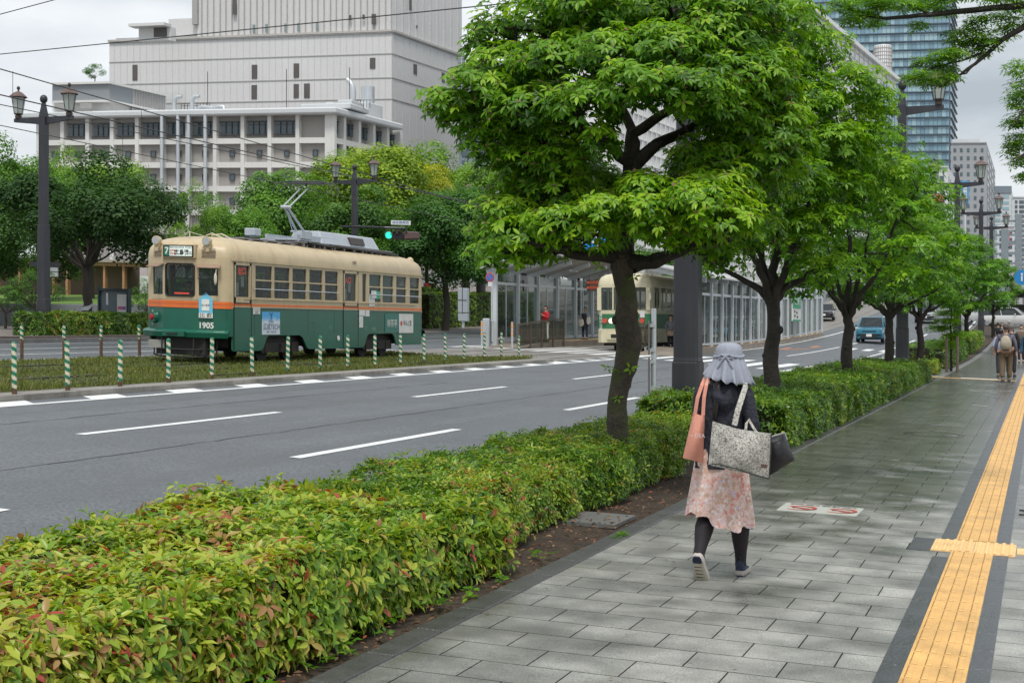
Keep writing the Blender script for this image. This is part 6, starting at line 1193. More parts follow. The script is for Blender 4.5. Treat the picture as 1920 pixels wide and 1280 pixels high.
#  px centre, depth, top py, bottom py (ground), half width px, kind, tint, label
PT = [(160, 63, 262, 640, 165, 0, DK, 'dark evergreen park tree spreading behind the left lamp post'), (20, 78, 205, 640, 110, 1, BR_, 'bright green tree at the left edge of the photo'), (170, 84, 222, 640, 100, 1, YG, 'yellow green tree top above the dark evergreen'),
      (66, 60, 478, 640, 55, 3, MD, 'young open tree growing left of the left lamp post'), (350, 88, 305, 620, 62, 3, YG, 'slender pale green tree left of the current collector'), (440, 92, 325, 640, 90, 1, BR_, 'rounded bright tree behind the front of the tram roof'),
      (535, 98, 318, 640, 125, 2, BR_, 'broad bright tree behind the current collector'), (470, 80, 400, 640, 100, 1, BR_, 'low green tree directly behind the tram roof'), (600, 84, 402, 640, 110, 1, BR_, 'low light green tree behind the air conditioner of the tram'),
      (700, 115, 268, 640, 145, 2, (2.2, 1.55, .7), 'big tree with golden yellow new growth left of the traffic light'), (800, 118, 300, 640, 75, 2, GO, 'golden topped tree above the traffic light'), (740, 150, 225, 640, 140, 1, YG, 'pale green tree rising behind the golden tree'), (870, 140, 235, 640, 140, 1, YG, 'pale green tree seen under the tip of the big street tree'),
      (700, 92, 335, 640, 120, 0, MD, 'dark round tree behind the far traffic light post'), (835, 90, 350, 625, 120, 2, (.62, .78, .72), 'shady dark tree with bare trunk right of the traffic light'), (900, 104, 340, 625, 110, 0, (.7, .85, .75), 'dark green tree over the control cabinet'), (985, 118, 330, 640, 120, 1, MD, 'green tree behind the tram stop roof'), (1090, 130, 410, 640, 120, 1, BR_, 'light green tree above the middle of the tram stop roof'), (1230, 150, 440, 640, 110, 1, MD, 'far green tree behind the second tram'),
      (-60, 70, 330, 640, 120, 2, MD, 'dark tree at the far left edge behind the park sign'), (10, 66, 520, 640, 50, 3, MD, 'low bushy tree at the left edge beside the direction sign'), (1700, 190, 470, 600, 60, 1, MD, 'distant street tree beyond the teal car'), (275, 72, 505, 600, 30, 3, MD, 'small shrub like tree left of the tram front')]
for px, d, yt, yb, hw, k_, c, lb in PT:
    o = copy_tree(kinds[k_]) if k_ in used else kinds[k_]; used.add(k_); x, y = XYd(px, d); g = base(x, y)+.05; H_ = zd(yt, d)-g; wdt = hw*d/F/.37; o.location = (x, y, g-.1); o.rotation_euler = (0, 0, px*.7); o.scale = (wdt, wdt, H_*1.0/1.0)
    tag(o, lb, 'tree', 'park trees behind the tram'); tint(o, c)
# shrubs growing on the roof of the office block
o = copy_tree(kinds[3]); x, y = XYd(178, 214); o.location = (x, y, zd(156, 214)-.8); o.scale = (4.3, 4.3, 4.2); tag(o, 'small tree growing on the office roof against the sky', 'tree', 'park trees behind the tram'); tint(o, (.6, .8, .7))
# ================================================================== TRAM STOPS
m_plat = mat('platform_stone', (.26, .22, .18), .6, var=.25, vs=1, bump=.3, bs=30, stain=.4); m_wf = mat('white_frame', (.55, .58, .60), .4, .1, var=.06, vs=2); m_glass = glassm('shelter_glass', (.05, .06, .06), .62, .03); m_roofu = mat('shelter_roof', (.42, .42, .41), .5, var=.1, vs=1)
m_brn = mat('rail_brown', (.12, .09, .07), .5, .3); m_tape = mat('reflector_orange', (.75, .3, .03), .5); m_smg = glassm('smoked_glass', (.09, .075, .055), .42, .05)
def ypx(px, X): d = dX(px, X); return ray(px)[1]*d
def zb(x, y): return base(x, y)
def beam(mb, a, b, wd, ht):
    a, b = Vector(a), Vector(b); t = (b-a).normalized(); s_ = t.cross(Vector((0, 0, 1))).normalized()*wd/2; u = s_.cross(t).normalized()*ht/2
    mb.hexa([a-s_-u, a+s_-u, a+s_+u, a-s_+u], [b-s_-u, b+s_-u, b+s_+u, b-s_+u])
def platform(x0, x1, y0, y1, h, name, label, ramp=4.0):
    o = empty(name, ((x0+x1)/2, y0, zb((x0+x1)/2, y0)), 0, label, 'platform'); mb = MB(); ys = [y0, y0+ramp]+[y0+ramp+3*i for i in range(1, int((y1-y0-ramp)/3)+1)]
    rings = [[(x0, y, zb(x0, y)-.1), (x0, y, zb(x0, y)+(.03 if i == 0 else h)), (x1, y, zb(x1, y)+(.03 if i == 0 else h)), (x1, y, zb(x1, y)-.1)] for i, y in enumerate(ys)]
    mb.loft(rings); mb.build('platform_slab', m_plat, o, o.location); mb = MB()
    for i in range(1, len(ys)-1):
        for xx in (x1-.35,): mb.hexa([(xx, ys[i], zb(xx, ys[i])+h), (xx+.3, ys[i], zb(xx+.3, ys[i])+h), (xx+.3, ys[i+1]-.01, zb(xx, ys[i+1])+h), (xx, ys[i+1]-.01, zb(xx, ys[i+1])+h)], [(xx, ys[i], zb(xx, ys[i])+h+.006), (xx+.3, ys[i], zb(xx+.3, ys[i])+h+.006), (xx+.3, ys[i+1]-.01, zb(xx, ys[i+1])+h+.006), (xx, ys[i+1]-.01, zb(xx, ys[i+1])+h+.006)])
    mb.build('tactile_line', m_yel, o, o.location); return o
def shelter(Xp, Ys, xr, h, zlow, zhigh, name, label, zhead=2.55, side=1, roof=True, roofto=None):
    o = empty(name, (Xp, Ys[0], zb(Xp, Ys[0])), 0, label, 'tram shelter'); OX = o.location
    for i, y in enumerate(Ys):
        g = zb(Xp, y)+h*.3; mb = MB(); mb.box(Xp-.13, Xp+.13, y-.09, y+.09, g, zb(Xp, y)+h+zlow); mb.build('post', m_wf, o, OX, bevel=.01)
        if roof and (roofto is None or y < roofto):
            mb = MB(); z0 = zb(Xp, y)+h; beam(mb, (Xp-side*.35, y, z0+zlow-.02), (xr, y, z0+zhigh-.1), .12, .2); mb.build('rafter', m_wf, o, OX)
        if i+1 < len(Ys):
            y2 = Ys[i+1]; z0, z1 = zb(Xp, y)+h, zb(Xp, y2)+h; mb = MB(); beam(mb, (Xp, y+.1, z0+zhead), (Xp, y2-.1, z1+zhead), .1, .12); beam(mb, (Xp, y+.1, z0+.12), (Xp, y2-.1, z1+.12), .1, .1); ym = (y+y2)/2; mb.box(Xp-.03, Xp+.03, ym-.035, ym+.035, (z0+z1)/2+.15, (z0+z1)/2+zhead); fr = mb.build('frame', m_wf, o, OX)
            mb = MB(); mb.hexa([(Xp-.012, y+.1, z0+.18), (Xp+.012, y+.1, z0+.18), (Xp+.012, y2-.1, z1+.18), (Xp-.012, y2-.1, z1+.18)], [(Xp-.012, y+.1, z0+zhead-.06), (Xp+.012, y+.1, z0+zhead-.06), (Xp+.012, y2-.1, z1+zhead-.06), (Xp-.012, y2-.1, z1+zhead-.06)]); mb.build('glass_panel', m_glass, fr, OX)
            if roof: mb = MB(); mb.hexa([(Xp-.012, y+.1, z0+zhead+.07), (Xp+.012, y+.1, z0+zhead+.07), (Xp+.012, y2-.1, z1+zhead+.07), (Xp-.012, y2-.1, z1+zhead+.07)], [(Xp-.012, y+.1, z0+zlow-.05), (Xp+.012, y+.1, z0+zlow-.05), (Xp+.012, y2-.1, z1+zlow-.05), (Xp-.012, y2-.1, z1+zlow-.05)]); mb.build('glass_panel', m_glass, fr, OX)
    if roof:
        a, b = Ys[0]-.6, (roofto or Ys[-1])+.6; mb = MB(); n = 10; rings = []
        for i in range(n+1):
            y = a+(b-a)*i/n; x0, x1 = Xp-side*.45, xr+side*.25; z0, z1 = zb(Xp, y)+h+zlow+.1, zb(Xp, y)+h+zhigh+.1-K*(xr-Xp)*.0; rings.append([(x0, y, z0), (x1, y, z1), (x1, y, z1+.07), (x0, y, z0+.07)])
        mb.loft(rings); mb.build('roof', m_roofu, o, OX); mb = MB()
        for i in range(4): y = a+(b-a)*(i+.5)/4; xm = (Xp+xr)/2; z_ = zb(Xp, y)+h+(zlow+zhigh)/2-.04; beam(mb, (xm, y-.7, z_), (xm, y+.7, z_), .12, .08)
        mb.each('strip_light', mat('tube_light', (.6, .6, .6), .4), o, OX)
    return o
Y1 = [ypx(p, -22.5) for p in (927, 969, 1007, 1043, 1077)]; st_ = Y1[-1]-Y1[-2]; Y1 += [Y1[-1]+st_*i for i in range(1, 5)]
platform(-22.9, -20.9, Y1[0]-1.0, Y1[-1]+1, .28, 'tram_platform', 'stone tram platform with ramp under the left glass shelter')
shelter(-22.5, Y1, -20.8, .25, 3.05, 3.75, 'tram_shelter', 'white framed glass tram shelter with sloping roof left of the big tree trunk')
Y2 = [60.5+2.35*i for i in range(18)]
platform(-15.6, -14.0, 57.5, 103, .28, 'tram_platform', 'stone tram platform beside the road behind the near lamp post')
o2 = shelter(-14.15, Y2, -15.9, .28, 2.95, 3.55, 'tram_shelter', 'long white framed glass screen and roof behind the near lamp post', 2.35, -1, True, 75)
f_ = Fac(1488, dX(1488, -14.0), 1955); mb = MB(); o = empty('stop_sign_board', f_.pt(1488, 610), 0, 'green and white stop name board fixed to the glass screen', 'sign'); f_.box(mb, 1481, 1496, 556, 602, .1, .16); mb.build('board', m_num, o, o.location); mb = MB(); f_.box(mb, 1481, 1496, 556, 578, .16, .18); f_.box(mb, 1481, 1496, 599, 602, .16, .18); gr_ = mb.build('green_header', mat('sign_green', (.02, .33, .15), .5), o, o.location)
text('銀山町', .55, f_.pt(1488.5, 565, .2), (0, 1, 0), (0, 0, 1), m_num, 'lettering', gr_, o.location, bold=.01); mb = MB()
for a, b in ((1484, 582), (1488, 584), (1484, 590), (1489, 592)): f_.box(mb, a, a+2, b, b+4, .16, .18)
mb.each('notice', m_ink, o, o.location)
def railing(x, Ya, Yb, n, h, mp_, mg, name, label, hp_=1.0, tape=False):
    o = empty(name, (x, Ya, zb(x, Ya)), 0, label, 'railing'); pts = [(x, Ya+(Yb-Ya)*i/n) for i in range(n+1)]; H0 = lambda i: min(h, .03+h*(i/n)*1.2)
    for i, (a, b) in enumerate(pts): mb = MB(); z = zb(a, b)+H0(i); mb.box(a-.035, a+.035, b-.035, b+.035, zb(a, b), z+hp_); mb.build('post', mp_, o, o.location)
    for i in range(n):
        (a, b), (a2, b2) = pts[i:i+2]; z, z2 = zb(a, b)+H0(i), zb(a2, b2)+H0(i+1); mb = MB(); beam(mb, (a, b, z+hp_), (a2, b2, z2+hp_), .07, .06); rl = mb.build('top_rail', mp_, o, o.location)
        mb = MB(); mb.hexa([(a-.01, b+.05, z+.08), (a+.01, b+.05, z+.08), (a2+.01, b2-.05, z2+.08), (a2-.01, b2-.05, z2+.08)], [(a-.01, b+.05, z+hp_-.06), (a+.01, b+.05, z+hp_-.06), (a2+.01, b2-.05, z2+hp_-.06), (a2-.01, b2-.05, z2+hp_-.06)]); mb.build('panel', mg, rl, o.location)
    return o
railing(-20.85, ypx(972, -20.85), ypx(1057, -20.85), 4, .28, m_brn, m_smg, 'ramp_railing', 'brown railing with smoked panels along the tram platform ramp')
railing(-22.55, ypx(927, -22.55)-.9, ypx(960, -22.55), 2, .28, m_brn, m_glass, 'ramp_railing', 'short glass railing inside the entrance of the left tram shelter')
railing(-15.7, 57.6, 61.5, 3, .28, m_brn, m_smg, 'ramp_railing', 'brown railing beside the waiting woman behind the near lamp post')
for px, X, lb in ((909, -22.6, 'taped steel post at the left corner of the tram stop ramp'), (965.5, -20.9, 'taped steel post at the foot of the smoked glass ramp railing'), (1214, -15.75, 'taped steel post right of the big tree trunk')):
    y = ypx(px, X)-.35; o = empty('taped_post', (X, y, zb(X, y)), 0, lb, 'post', 'taped posts at the tram stop'); mb = MB(); mb.tube([(0, 0, 0), (0, 0, 1.15)], .05, 10); mb.build('post', m_steel, o, smooth=True); mb = MB()
    for z in (.55, .72, .9, 1.02): mb.tube([(0, 0, z), (0, 0, z+.07)], .053, 10)
    mb.each('tape', m_tape, o)
mb = MB(); xx, yy = -22.55, ypx(912, -22.55); mb.box(xx-.15, xx+.15, yy-.1, yy+.1, zb(xx, yy), zb(xx, yy)+1.25); tag(mb.build('gate_pillar', m_steel, bevel=.03), 'short steel pillar at the corner of the left tram shelter', 'pillar')
f_ = Fac(1113, 71, -6600, 331); o = empty('departure_display', f_.pt(1113, 525), 0, 'hanging dark departure display with orange and red text in the left shelter', 'display'); mb = MB(); f_.box(mb, 1100.5, 1128, 524.5, 545.5, -.15, .0); f_.box(mb, 1104, 1105, 515, 524.5, -.1, -.05); f_.box(mb, 1122, 1123, 515, 524.5, -.1, -.05); mb.build('case', m_tl, o, o.location)
for py, s_ in ((530, '●広島港'), (539.5, '●紙屋町')): text(s_, .15, f_.pt(1111, py, .02), (-f_.dir.x, -f_.dir.y, 0) if f_.dir.x < 0 else (f_.dir.x, f_.dir.y, 0), (0, 0, 1), mat('led_dim', (.5, .08, .02), .5, emit=(1, .15, .04), es=.15), 'lettering', o, o.location)
# ================================================================== SECOND TRAM
XT = -15.8; YT = ypx(1222, XT); t2 = empty('tram', (XT-1.2, YT+6, zb(XT-1.2, YT+6)), 0, 'cream tram with a green band standing at the stop behind the big tree trunk', 'tram'); o_t = t2.location
m_cr2 = mat('tram_cream_pale', (.60, .55, .38), .4, var=.08, vs=2, stain=.25, dirt=(.35, .3, .2)); m_gr2 = mat('tram_green_mid', (.04, .17, .075), .35, var=.1, vs=2)
PL = [(0, 0), (.05, -.10), (.18, -.2), (.7, -.27), (1.2, -.29), (1.7, -.27), (2.22, -.2), (2.35, -.10), (2.4, 0)]; PL2 = PL+[(v, 12-u) for v, u in PL[::-1]]
def T2(v, u, z): return (XT-v, YT+u, z+base(XT, YT)+.02)
def ring2(z, i=0): return [T2(1.2+(v-1.2)*(1.2-i)/1.2, 6+(u-6)*(6.3-i)/6.3, z) for v, u in PL2]
def band2(nm, z0, z1, m, i=0, cap=True): mb = MB(); mb.loft([ring2(z0, i), ring2(z1, i)], cap); return mb.build(nm, m, t2, o_t)
band2('skirt', .42, 1.02, m_cr2); band2('green_band', 1.02, 1.66, m_gr2, -.004); band2('waist', 1.66, 1.82, m_cr2); band2('header', 2.80, 2.92, m_cr2)
mb = MB(); mb.loft([ring2(z, i) for z, i in ((2.92, 0), (3.1, .03), (3.25, .1), (3.36, .25), (3.42, .5), (3.45, .9))]); mb.build('roof', m_cr2, t2, o_t, smooth=True)
band2('window_glazing', 1.82, 2.80, m_tgl, .04, False); mb = MB()
def post2(v0, v1, u0, u1): mb.hexa([T2(v0, u0, 1.82), T2(v1, u0, 1.82), T2(v1, u1, 1.82), T2(v0, u1, 1.82)], [T2(v0, u0, 2.8), T2(v1, u0, 2.8), T2(v1, u1, 2.8), T2(v0, u1, 2.8)])
post2(0, .05, -.06, .5); post2(2.35, 2.4, -.06, .5); post2(.02, .2, -.22, -.1); post2(2.2, 2.38, -.22, -.1); post2(.78, .84, -.29, -.2); post2(1.62, 1.68, -.29, -.2)
for u in (1.5, 2.6, 3.6, 4.7, 5.8, 6.9, 8, 9.1, 10.2, 11.3): post2(-.002, .05, u, u+.14); post2(2.35, 2.402, u, u+.14)
mb.each('pillar', m_cr2, t2, o_t)
mb = MB(); mb.box(XT-2.2, XT-.2, YT+.2, YT+11.8, zb(XT, YT)+.3, zb(XT, YT)+.6); mb.build('underframe', m_un, t2, o_t); mb = MB()
for u in (2, 4, 8.3, 10): 
    for v in (.25, 2.05): mb.tube([T2(v, u, .33), T2(v+.12, u, .33)], .33, 14)
mb.each('wheel', m_un, t2, o_t)
for v, mm in ((2.02, m_red), (1.72, mat('headlamp_lit', (.9, .85, .75), .3, emit=(1, .75, .6), es=1.5)), (.66, MC['headlamp_lit']), (.36, m_red)): mb = MB(); mb.tube([T2(v, -.2, 1.36), T2(v, -.31, 1.36)], [.12, .11], 12); mb.build('headlamp', mm, t2, o_t)
mb = MB(); mb.hexa([T2(.9, -.29, 2.86), T2(1.5, -.29, 2.86), T2(1.5, -.36, 2.86), T2(.9, -.36, 2.86)], [T2(.9, -.29, 3.15), T2(1.5, -.29, 3.15), T2(1.5, -.34, 3.15), T2(.9, -.34, 3.15)]); mb.build('destination_sign', MC['backlit_sign'], t2, o_t)
mb = MB(); mb.hexa([T2(.25, -.24, 1.5), T2(.45, -.24, 1.5), T2(.45, -.26, 1.5), T2(.25, -.26, 1.5)], [T2(.25, -.24, 1.78), T2(.45, -.24, 1.78), T2(.45, -.26, 1.78), T2(.25, -.26, 1.78)]); mb.build('notice_sticker', m_poster, t2, o_t)
mb = MB(); mb.hexa([T2(.7, -.3, .55), T2(1.9, -.3, .55), T2(1.9, -.42, .55), T2(.7, -.42, .55)], [T2(.7, -.3, .85), T2(1.9, -.3, .85), T2(1.9, -.42, .85), T2(.7, -.42, .85)]); mb.build('bumper', m_cr2, t2, o_t, bevel=.02); mb = MB(); mb.hexa([T2(.9, -.42, .62), T2(1.7, -.42, .62), T2(1.7, -.43, .62), T2(.9, -.43, .62)], [T2(.9, -.42, .78), T2(1.7, -.42, .78), T2(1.7, -.43, .78), T2(.9, -.43, .78)]); mb.build('coupler_slot', m_blk, t2, o_t)
mb = MB(); mb.tube([T2(.08, -.25, 2.65), T2(-.02, -.4, 2.6), T2(-.02, -.4, 2.3)], .02, 6); mb.sphere(T2(-.02, -.4, 2.4), .12, 8, 6, (.6, .4, 1.5)); mb.build('mirror', MC['mirror_cream'], t2, o_t); mb = MB(); mb.tube([T2(.1, .1, 3.2), T2(.3, .0, 3.6), T2(.8, .1, 3.62), T2(1, .3, 3.42)], .02, 6); mb.tube([T2(.1, .8, 3.2), T2(.3, .8, 3.6), T2(.8, .8, 3.62)], .02, 6); mb.build('roof_grab_rail', MC['rail_cream'], t2, o_t)
mb = MB(); mb.box(XT-1.7, XT-.7, YT+1.5, YT+4.5, zb(XT, YT)+3.46, zb(XT, YT)+3.85); mb.build('air_conditioner', m_eq, t2, o_t, bevel=.05)
for i, ch in enumerate('乗降中注意'): text(ch, .15, T2(2.2, -.27, 1.6-i*.15), (1, 0, 0), (0, 0, 1), m_num, 'lettering', t2, o_t)
# ================================================================== CARS
m_tyre = mat('tyre', (.015, .015, .016), .8, var=.2); m_rim = mat('rim', (.4, .4, .42), .3, .7); m_cgl = glassm('car_glass', (.02, .025, .03), .25, .05); m_lamp = mat('lamp_clear', (.7, .72, .74), .1, .2); m_trim = mat('black_trim', (.02, .02, .022), .5)
def car(label, cat, col, loc, rz, L=4.0, W=1.7, Ht=1.6, kind='suv', group=None, name='car', lit=False):
    o = empty(name, loc, rz, label, cat, group); mp_ = mat('paint_%02d%02d%02d' % tuple(int(q*99) for q in col), col, .25, .2, var=.03, coat=.6)
    # local: front towards -Y
    gz = .18; hood = Ht*.60; sec = {'suv': [(0, .40, .70, .80), (.02, .30, .90, .93), (.10, .22, .98, .98), (.24, .2, 1.03, 1.0), (.5, .2, 1.04, 1.0), (.85, .22, 1.04, 1.0), (.97, .28, 1.0, .95), (1, .4, .85, .88)]}.get('suv')
    mb = MB(); rings = []
    for s_, z0, zt, wf in sec:
        hw = W/2*wf; zt = hood*zt; y = -L/2+L*s_; q = [(-hw*.92, z0), (-hw, z0+.12), (-hw, zt-.22), (-hw*.93, zt-.04), (-hw*.75, zt)]; q += [(-a, b) for a, b in q[::-1]]; rings.append([(a, y, b) for a, b in q])
    mb.loft(rings); mb.build('body', mp_, o, smooth=40)
    f0, f1, r0, r1 = (.26, .40, .96, .88) if kind == 'suv' else ((.28, .44, .90, .76) if kind == 'sedan' else (.06, .20, .98, .95))
    zb_, zr = hood*1.0, Ht; mb = MB(); q = lambda s_, z, wf: [(-W/2*wf, -L/2+L*s_, z), (W/2*wf, -L/2+L*s_, z)]
    a, b = q(f0, zb_, .90), q(r0, zb_, .90); c, d = q(f1, zr-.04, .72), q(r1, zr-.04, .72); mb.hexa([a[0], a[1], b[1], b[0]], [c[0], c[1], d[1], d[0]]); mb.build('window', m_cgl, o)
    mb = MB(); c2, d2 = q(f1-.01, zr-.05, .74), q(r1+.01, zr-.05, .74); mb.hexa([c2[0], c2[1], d2[1], d2[0]], [(c2[0][0]*.9, c2[0][1]+.15, zr), (c2[1][0]*.9, c2[1][1]+.15, zr), (d2[1][0]*.9, d2[1][1]-.15, zr), (d2[0][0]*.9, d2[0][1]-.15, zr)]); mb.build('roof', mp_, o, bevel=.03)
    mb = MB()
    for i in (0, 1):
        s_ = 1.01; mb.tube([Vector(a[i])*1.0, Vector(c[i])*1.0], .035, 5); mb.tube([Vector(b[i]), Vector(d[i])], .05, 5); m1, m2 = (Vector(a[i])+Vector(b[i]))/2, (Vector(c[i])+Vector(d[i]))/2; mb.tube([m1, m2], .03, 5)
    mb.build('window_pillars', mp_, o)
    for sx in (-1, 1):
        for y in (-L/2+.75, L/2-.72):
            mb = MB(); mb.tube([(sx*(W/2-.2), y, .32), (sx*(W/2-.01), y, .32)], .32, 18); wl_ = mb.build('wheel', m_tyre, o, smooth=40); mb = MB(); mb.tube([(sx*(W/2-.02), y, .32), (sx*(W/2+.005), y, .32)], .2, 12); mb.build('rim', m_rim, wl_)
        mb = MB(); mb.hexa([(sx*W*.27, -L/2+.02, hood*.66), (sx*W*.45, -L/2+.12, hood*.68), (sx*W*.45, -L/2+.3, hood*.68), (sx*W*.27, -L/2+.2, hood*.66)], [(sx*W*.27, -L/2+.03, hood*.80), (sx*W*.455, -L/2+.16, hood*.84), (sx*W*.455, -L/2+.3, hood*.84), (sx*W*.27, -L/2+.2, hood*.80)]); mb.build('headlight', MC['headlamp_lit'] if lit else m_lamp, o)
        mb = MB(); mb.cbox((sx*(W/2+.09), -L*.12, hood+.08), (.16, .1, .13)); mb.build('side_mirror', mp_, o, bevel=.02)
    mb = MB(); mb.hexa([(-W*.3, -L/2-.02, .3), (W*.3, -L/2-.02, .3), (W*.3, -L/2+.15, .3), (-W*.3, -L/2+.15, .3)], [(-W*.36, -L/2-.01, .56), (W*.36, -L/2-.01, .56), (W*.36, -L/2+.15, .56), (-W*.36, -L/2+.15, .56)]); mb.cbox((0, -L/2+.0, hood*.74), (W*.5, .06, .05)); mb.build('grille', m_trim, o)
    mb = MB(); mb.cbox((0, -L/2-.035, .47), (.33, .02, .165)); mb.build('number_plate', m_num, o); return o
def carat(label, col, px, d, rz=0, dz=0, **kw): x, y = XYd(px, d); return car(label, kw.pop('cat', 'car'), col, (x, y, RZ(x, y) if -34 < x < -5.3 else base(x, y)), rz, **kw)
carat('teal blue compact suv driving towards the camera between two trunks', (.015, .17, .26), 1636, 92, 0, L=4.0, W=1.7, Ht=1.62)
carat('silver grey car behind the fifth tree trunk on the road', (.35, .36, .38), 1738, 128, 0, kind='sedan', L=4.6, W=1.8, Ht=1.5, lit=True)
carat('light blue taxi seen through the glass of the tram stop', (.04, .25, .38), 1357, 82, 0, kind='sedan', L=4.5, W=1.7, Ht=1.5)
carat('white car seen through the glass of the tram stop', (.6, .6, .6), 1412, 100, .3, kind='suv', L=4.5, W=1.75, Ht=1.6)
carat('dark car passing behind the far end of the glass screen', (.05, .05, .06), 1546, 128, .1, kind='sedan', L=4.5, W=1.75, Ht=1.45)
carat('white estate car parked side on at the end of the walk', (.62, .62, .60), 1893, 122, 1.45, kind='suv', L=4.8, W=1.8, Ht=1.6)
carat('white van parked behind the low hedge at the end of the walk', (.66, .66, .66), 1853, 127, 1.57, kind='van', L=4.6, W=1.8, Ht=1.95, cat='van')
carat('small silver car far up the road left of the young maple', (.4, .41, .43), 1762, 165, 0, kind='sedan', L=4.4, W=1.75, Ht=1.5)
# ================================================================== PEOPLE
def skin(pts, edges, rad, sub=1):
    me = bpy.data.meshes.new('s'); me.from_pydata([tuple(p) for p in pts], edges, []); o = bpy.data.objects.new('s', me); COL.objects.link(o); sk = o.modifiers.new('k', 'SKIN'); sk.use_smooth_shade = True
    for i, v in enumerate(me.skin_vertices[0].data): r = rad[i]; v.radius = r if isinstance(r, tuple) else (r, r); v.use_root = (i == 0)
    if sub: o.modifiers.new('u', 'SUBSURF').levels = sub; o.modifiers['u'].render_levels = sub
    bpy.context.view_layer.update(); m = bpy.data.meshes.new_from_object(o.evaluated_get(bpy.context.evaluated_depsgraph_get())); bpy.data.objects.remove(o); return m
def skobj(name, pts, edges, rad, m, par, sub=1):
    me = skin(pts, edges, rad, sub); me.materials.clear(); me.materials.append(m); me.name = name; o = bpy.data.objects.new(name, me); COL.objects.link(o); o.parent = par; return o
m_skin = mat('skin', (.48, .29, .20), .5, var=.05); m_hair = mat('hair_black', (.012, .009, .008), .4, var=.3, vs=20); m_lips = mat('lips', (.35, .12, .1), .5); m_eye = mat('eye_dark', (.02, .015, .01), .2)
def hand(pts, ed, rad, wi, w, dirv, outv, s=1.0):
    """palm, four bent fingers and a thumb leaving the side of the palm"""
    d, u = Vector(dirv).normalized(), Vector(outv).normalized(); n = d.cross(u); w = Vector(w); k = len(pts); pts.append(w+d*.05*s); rad.append((.022*s, .03*s)); ed.append((wi, k)); palm = k
    for i, (off, ln) in enumerate(((-.027, .06), (-.009, .07), (.009, .066), (.026, .052))):
        a = w+d*.085*s+u*off*s; k = len(pts); pts += [a, a+d*ln*.5*s+n*.006*s, a+d*ln*.85*s+n*.022*s]; rad += [.009*s, .0085*s, .0065*s]; ed += [(palm, k), (k, k+1), (k+1, k+2)]
    k = len(pts); pts += [w+d*.035*s-u*.035*s, w+d*.065*s-u*.052*s+n*.01*s]; rad += [.011*s, .009*s]; ed += [(palm, k), (k, k+1)]
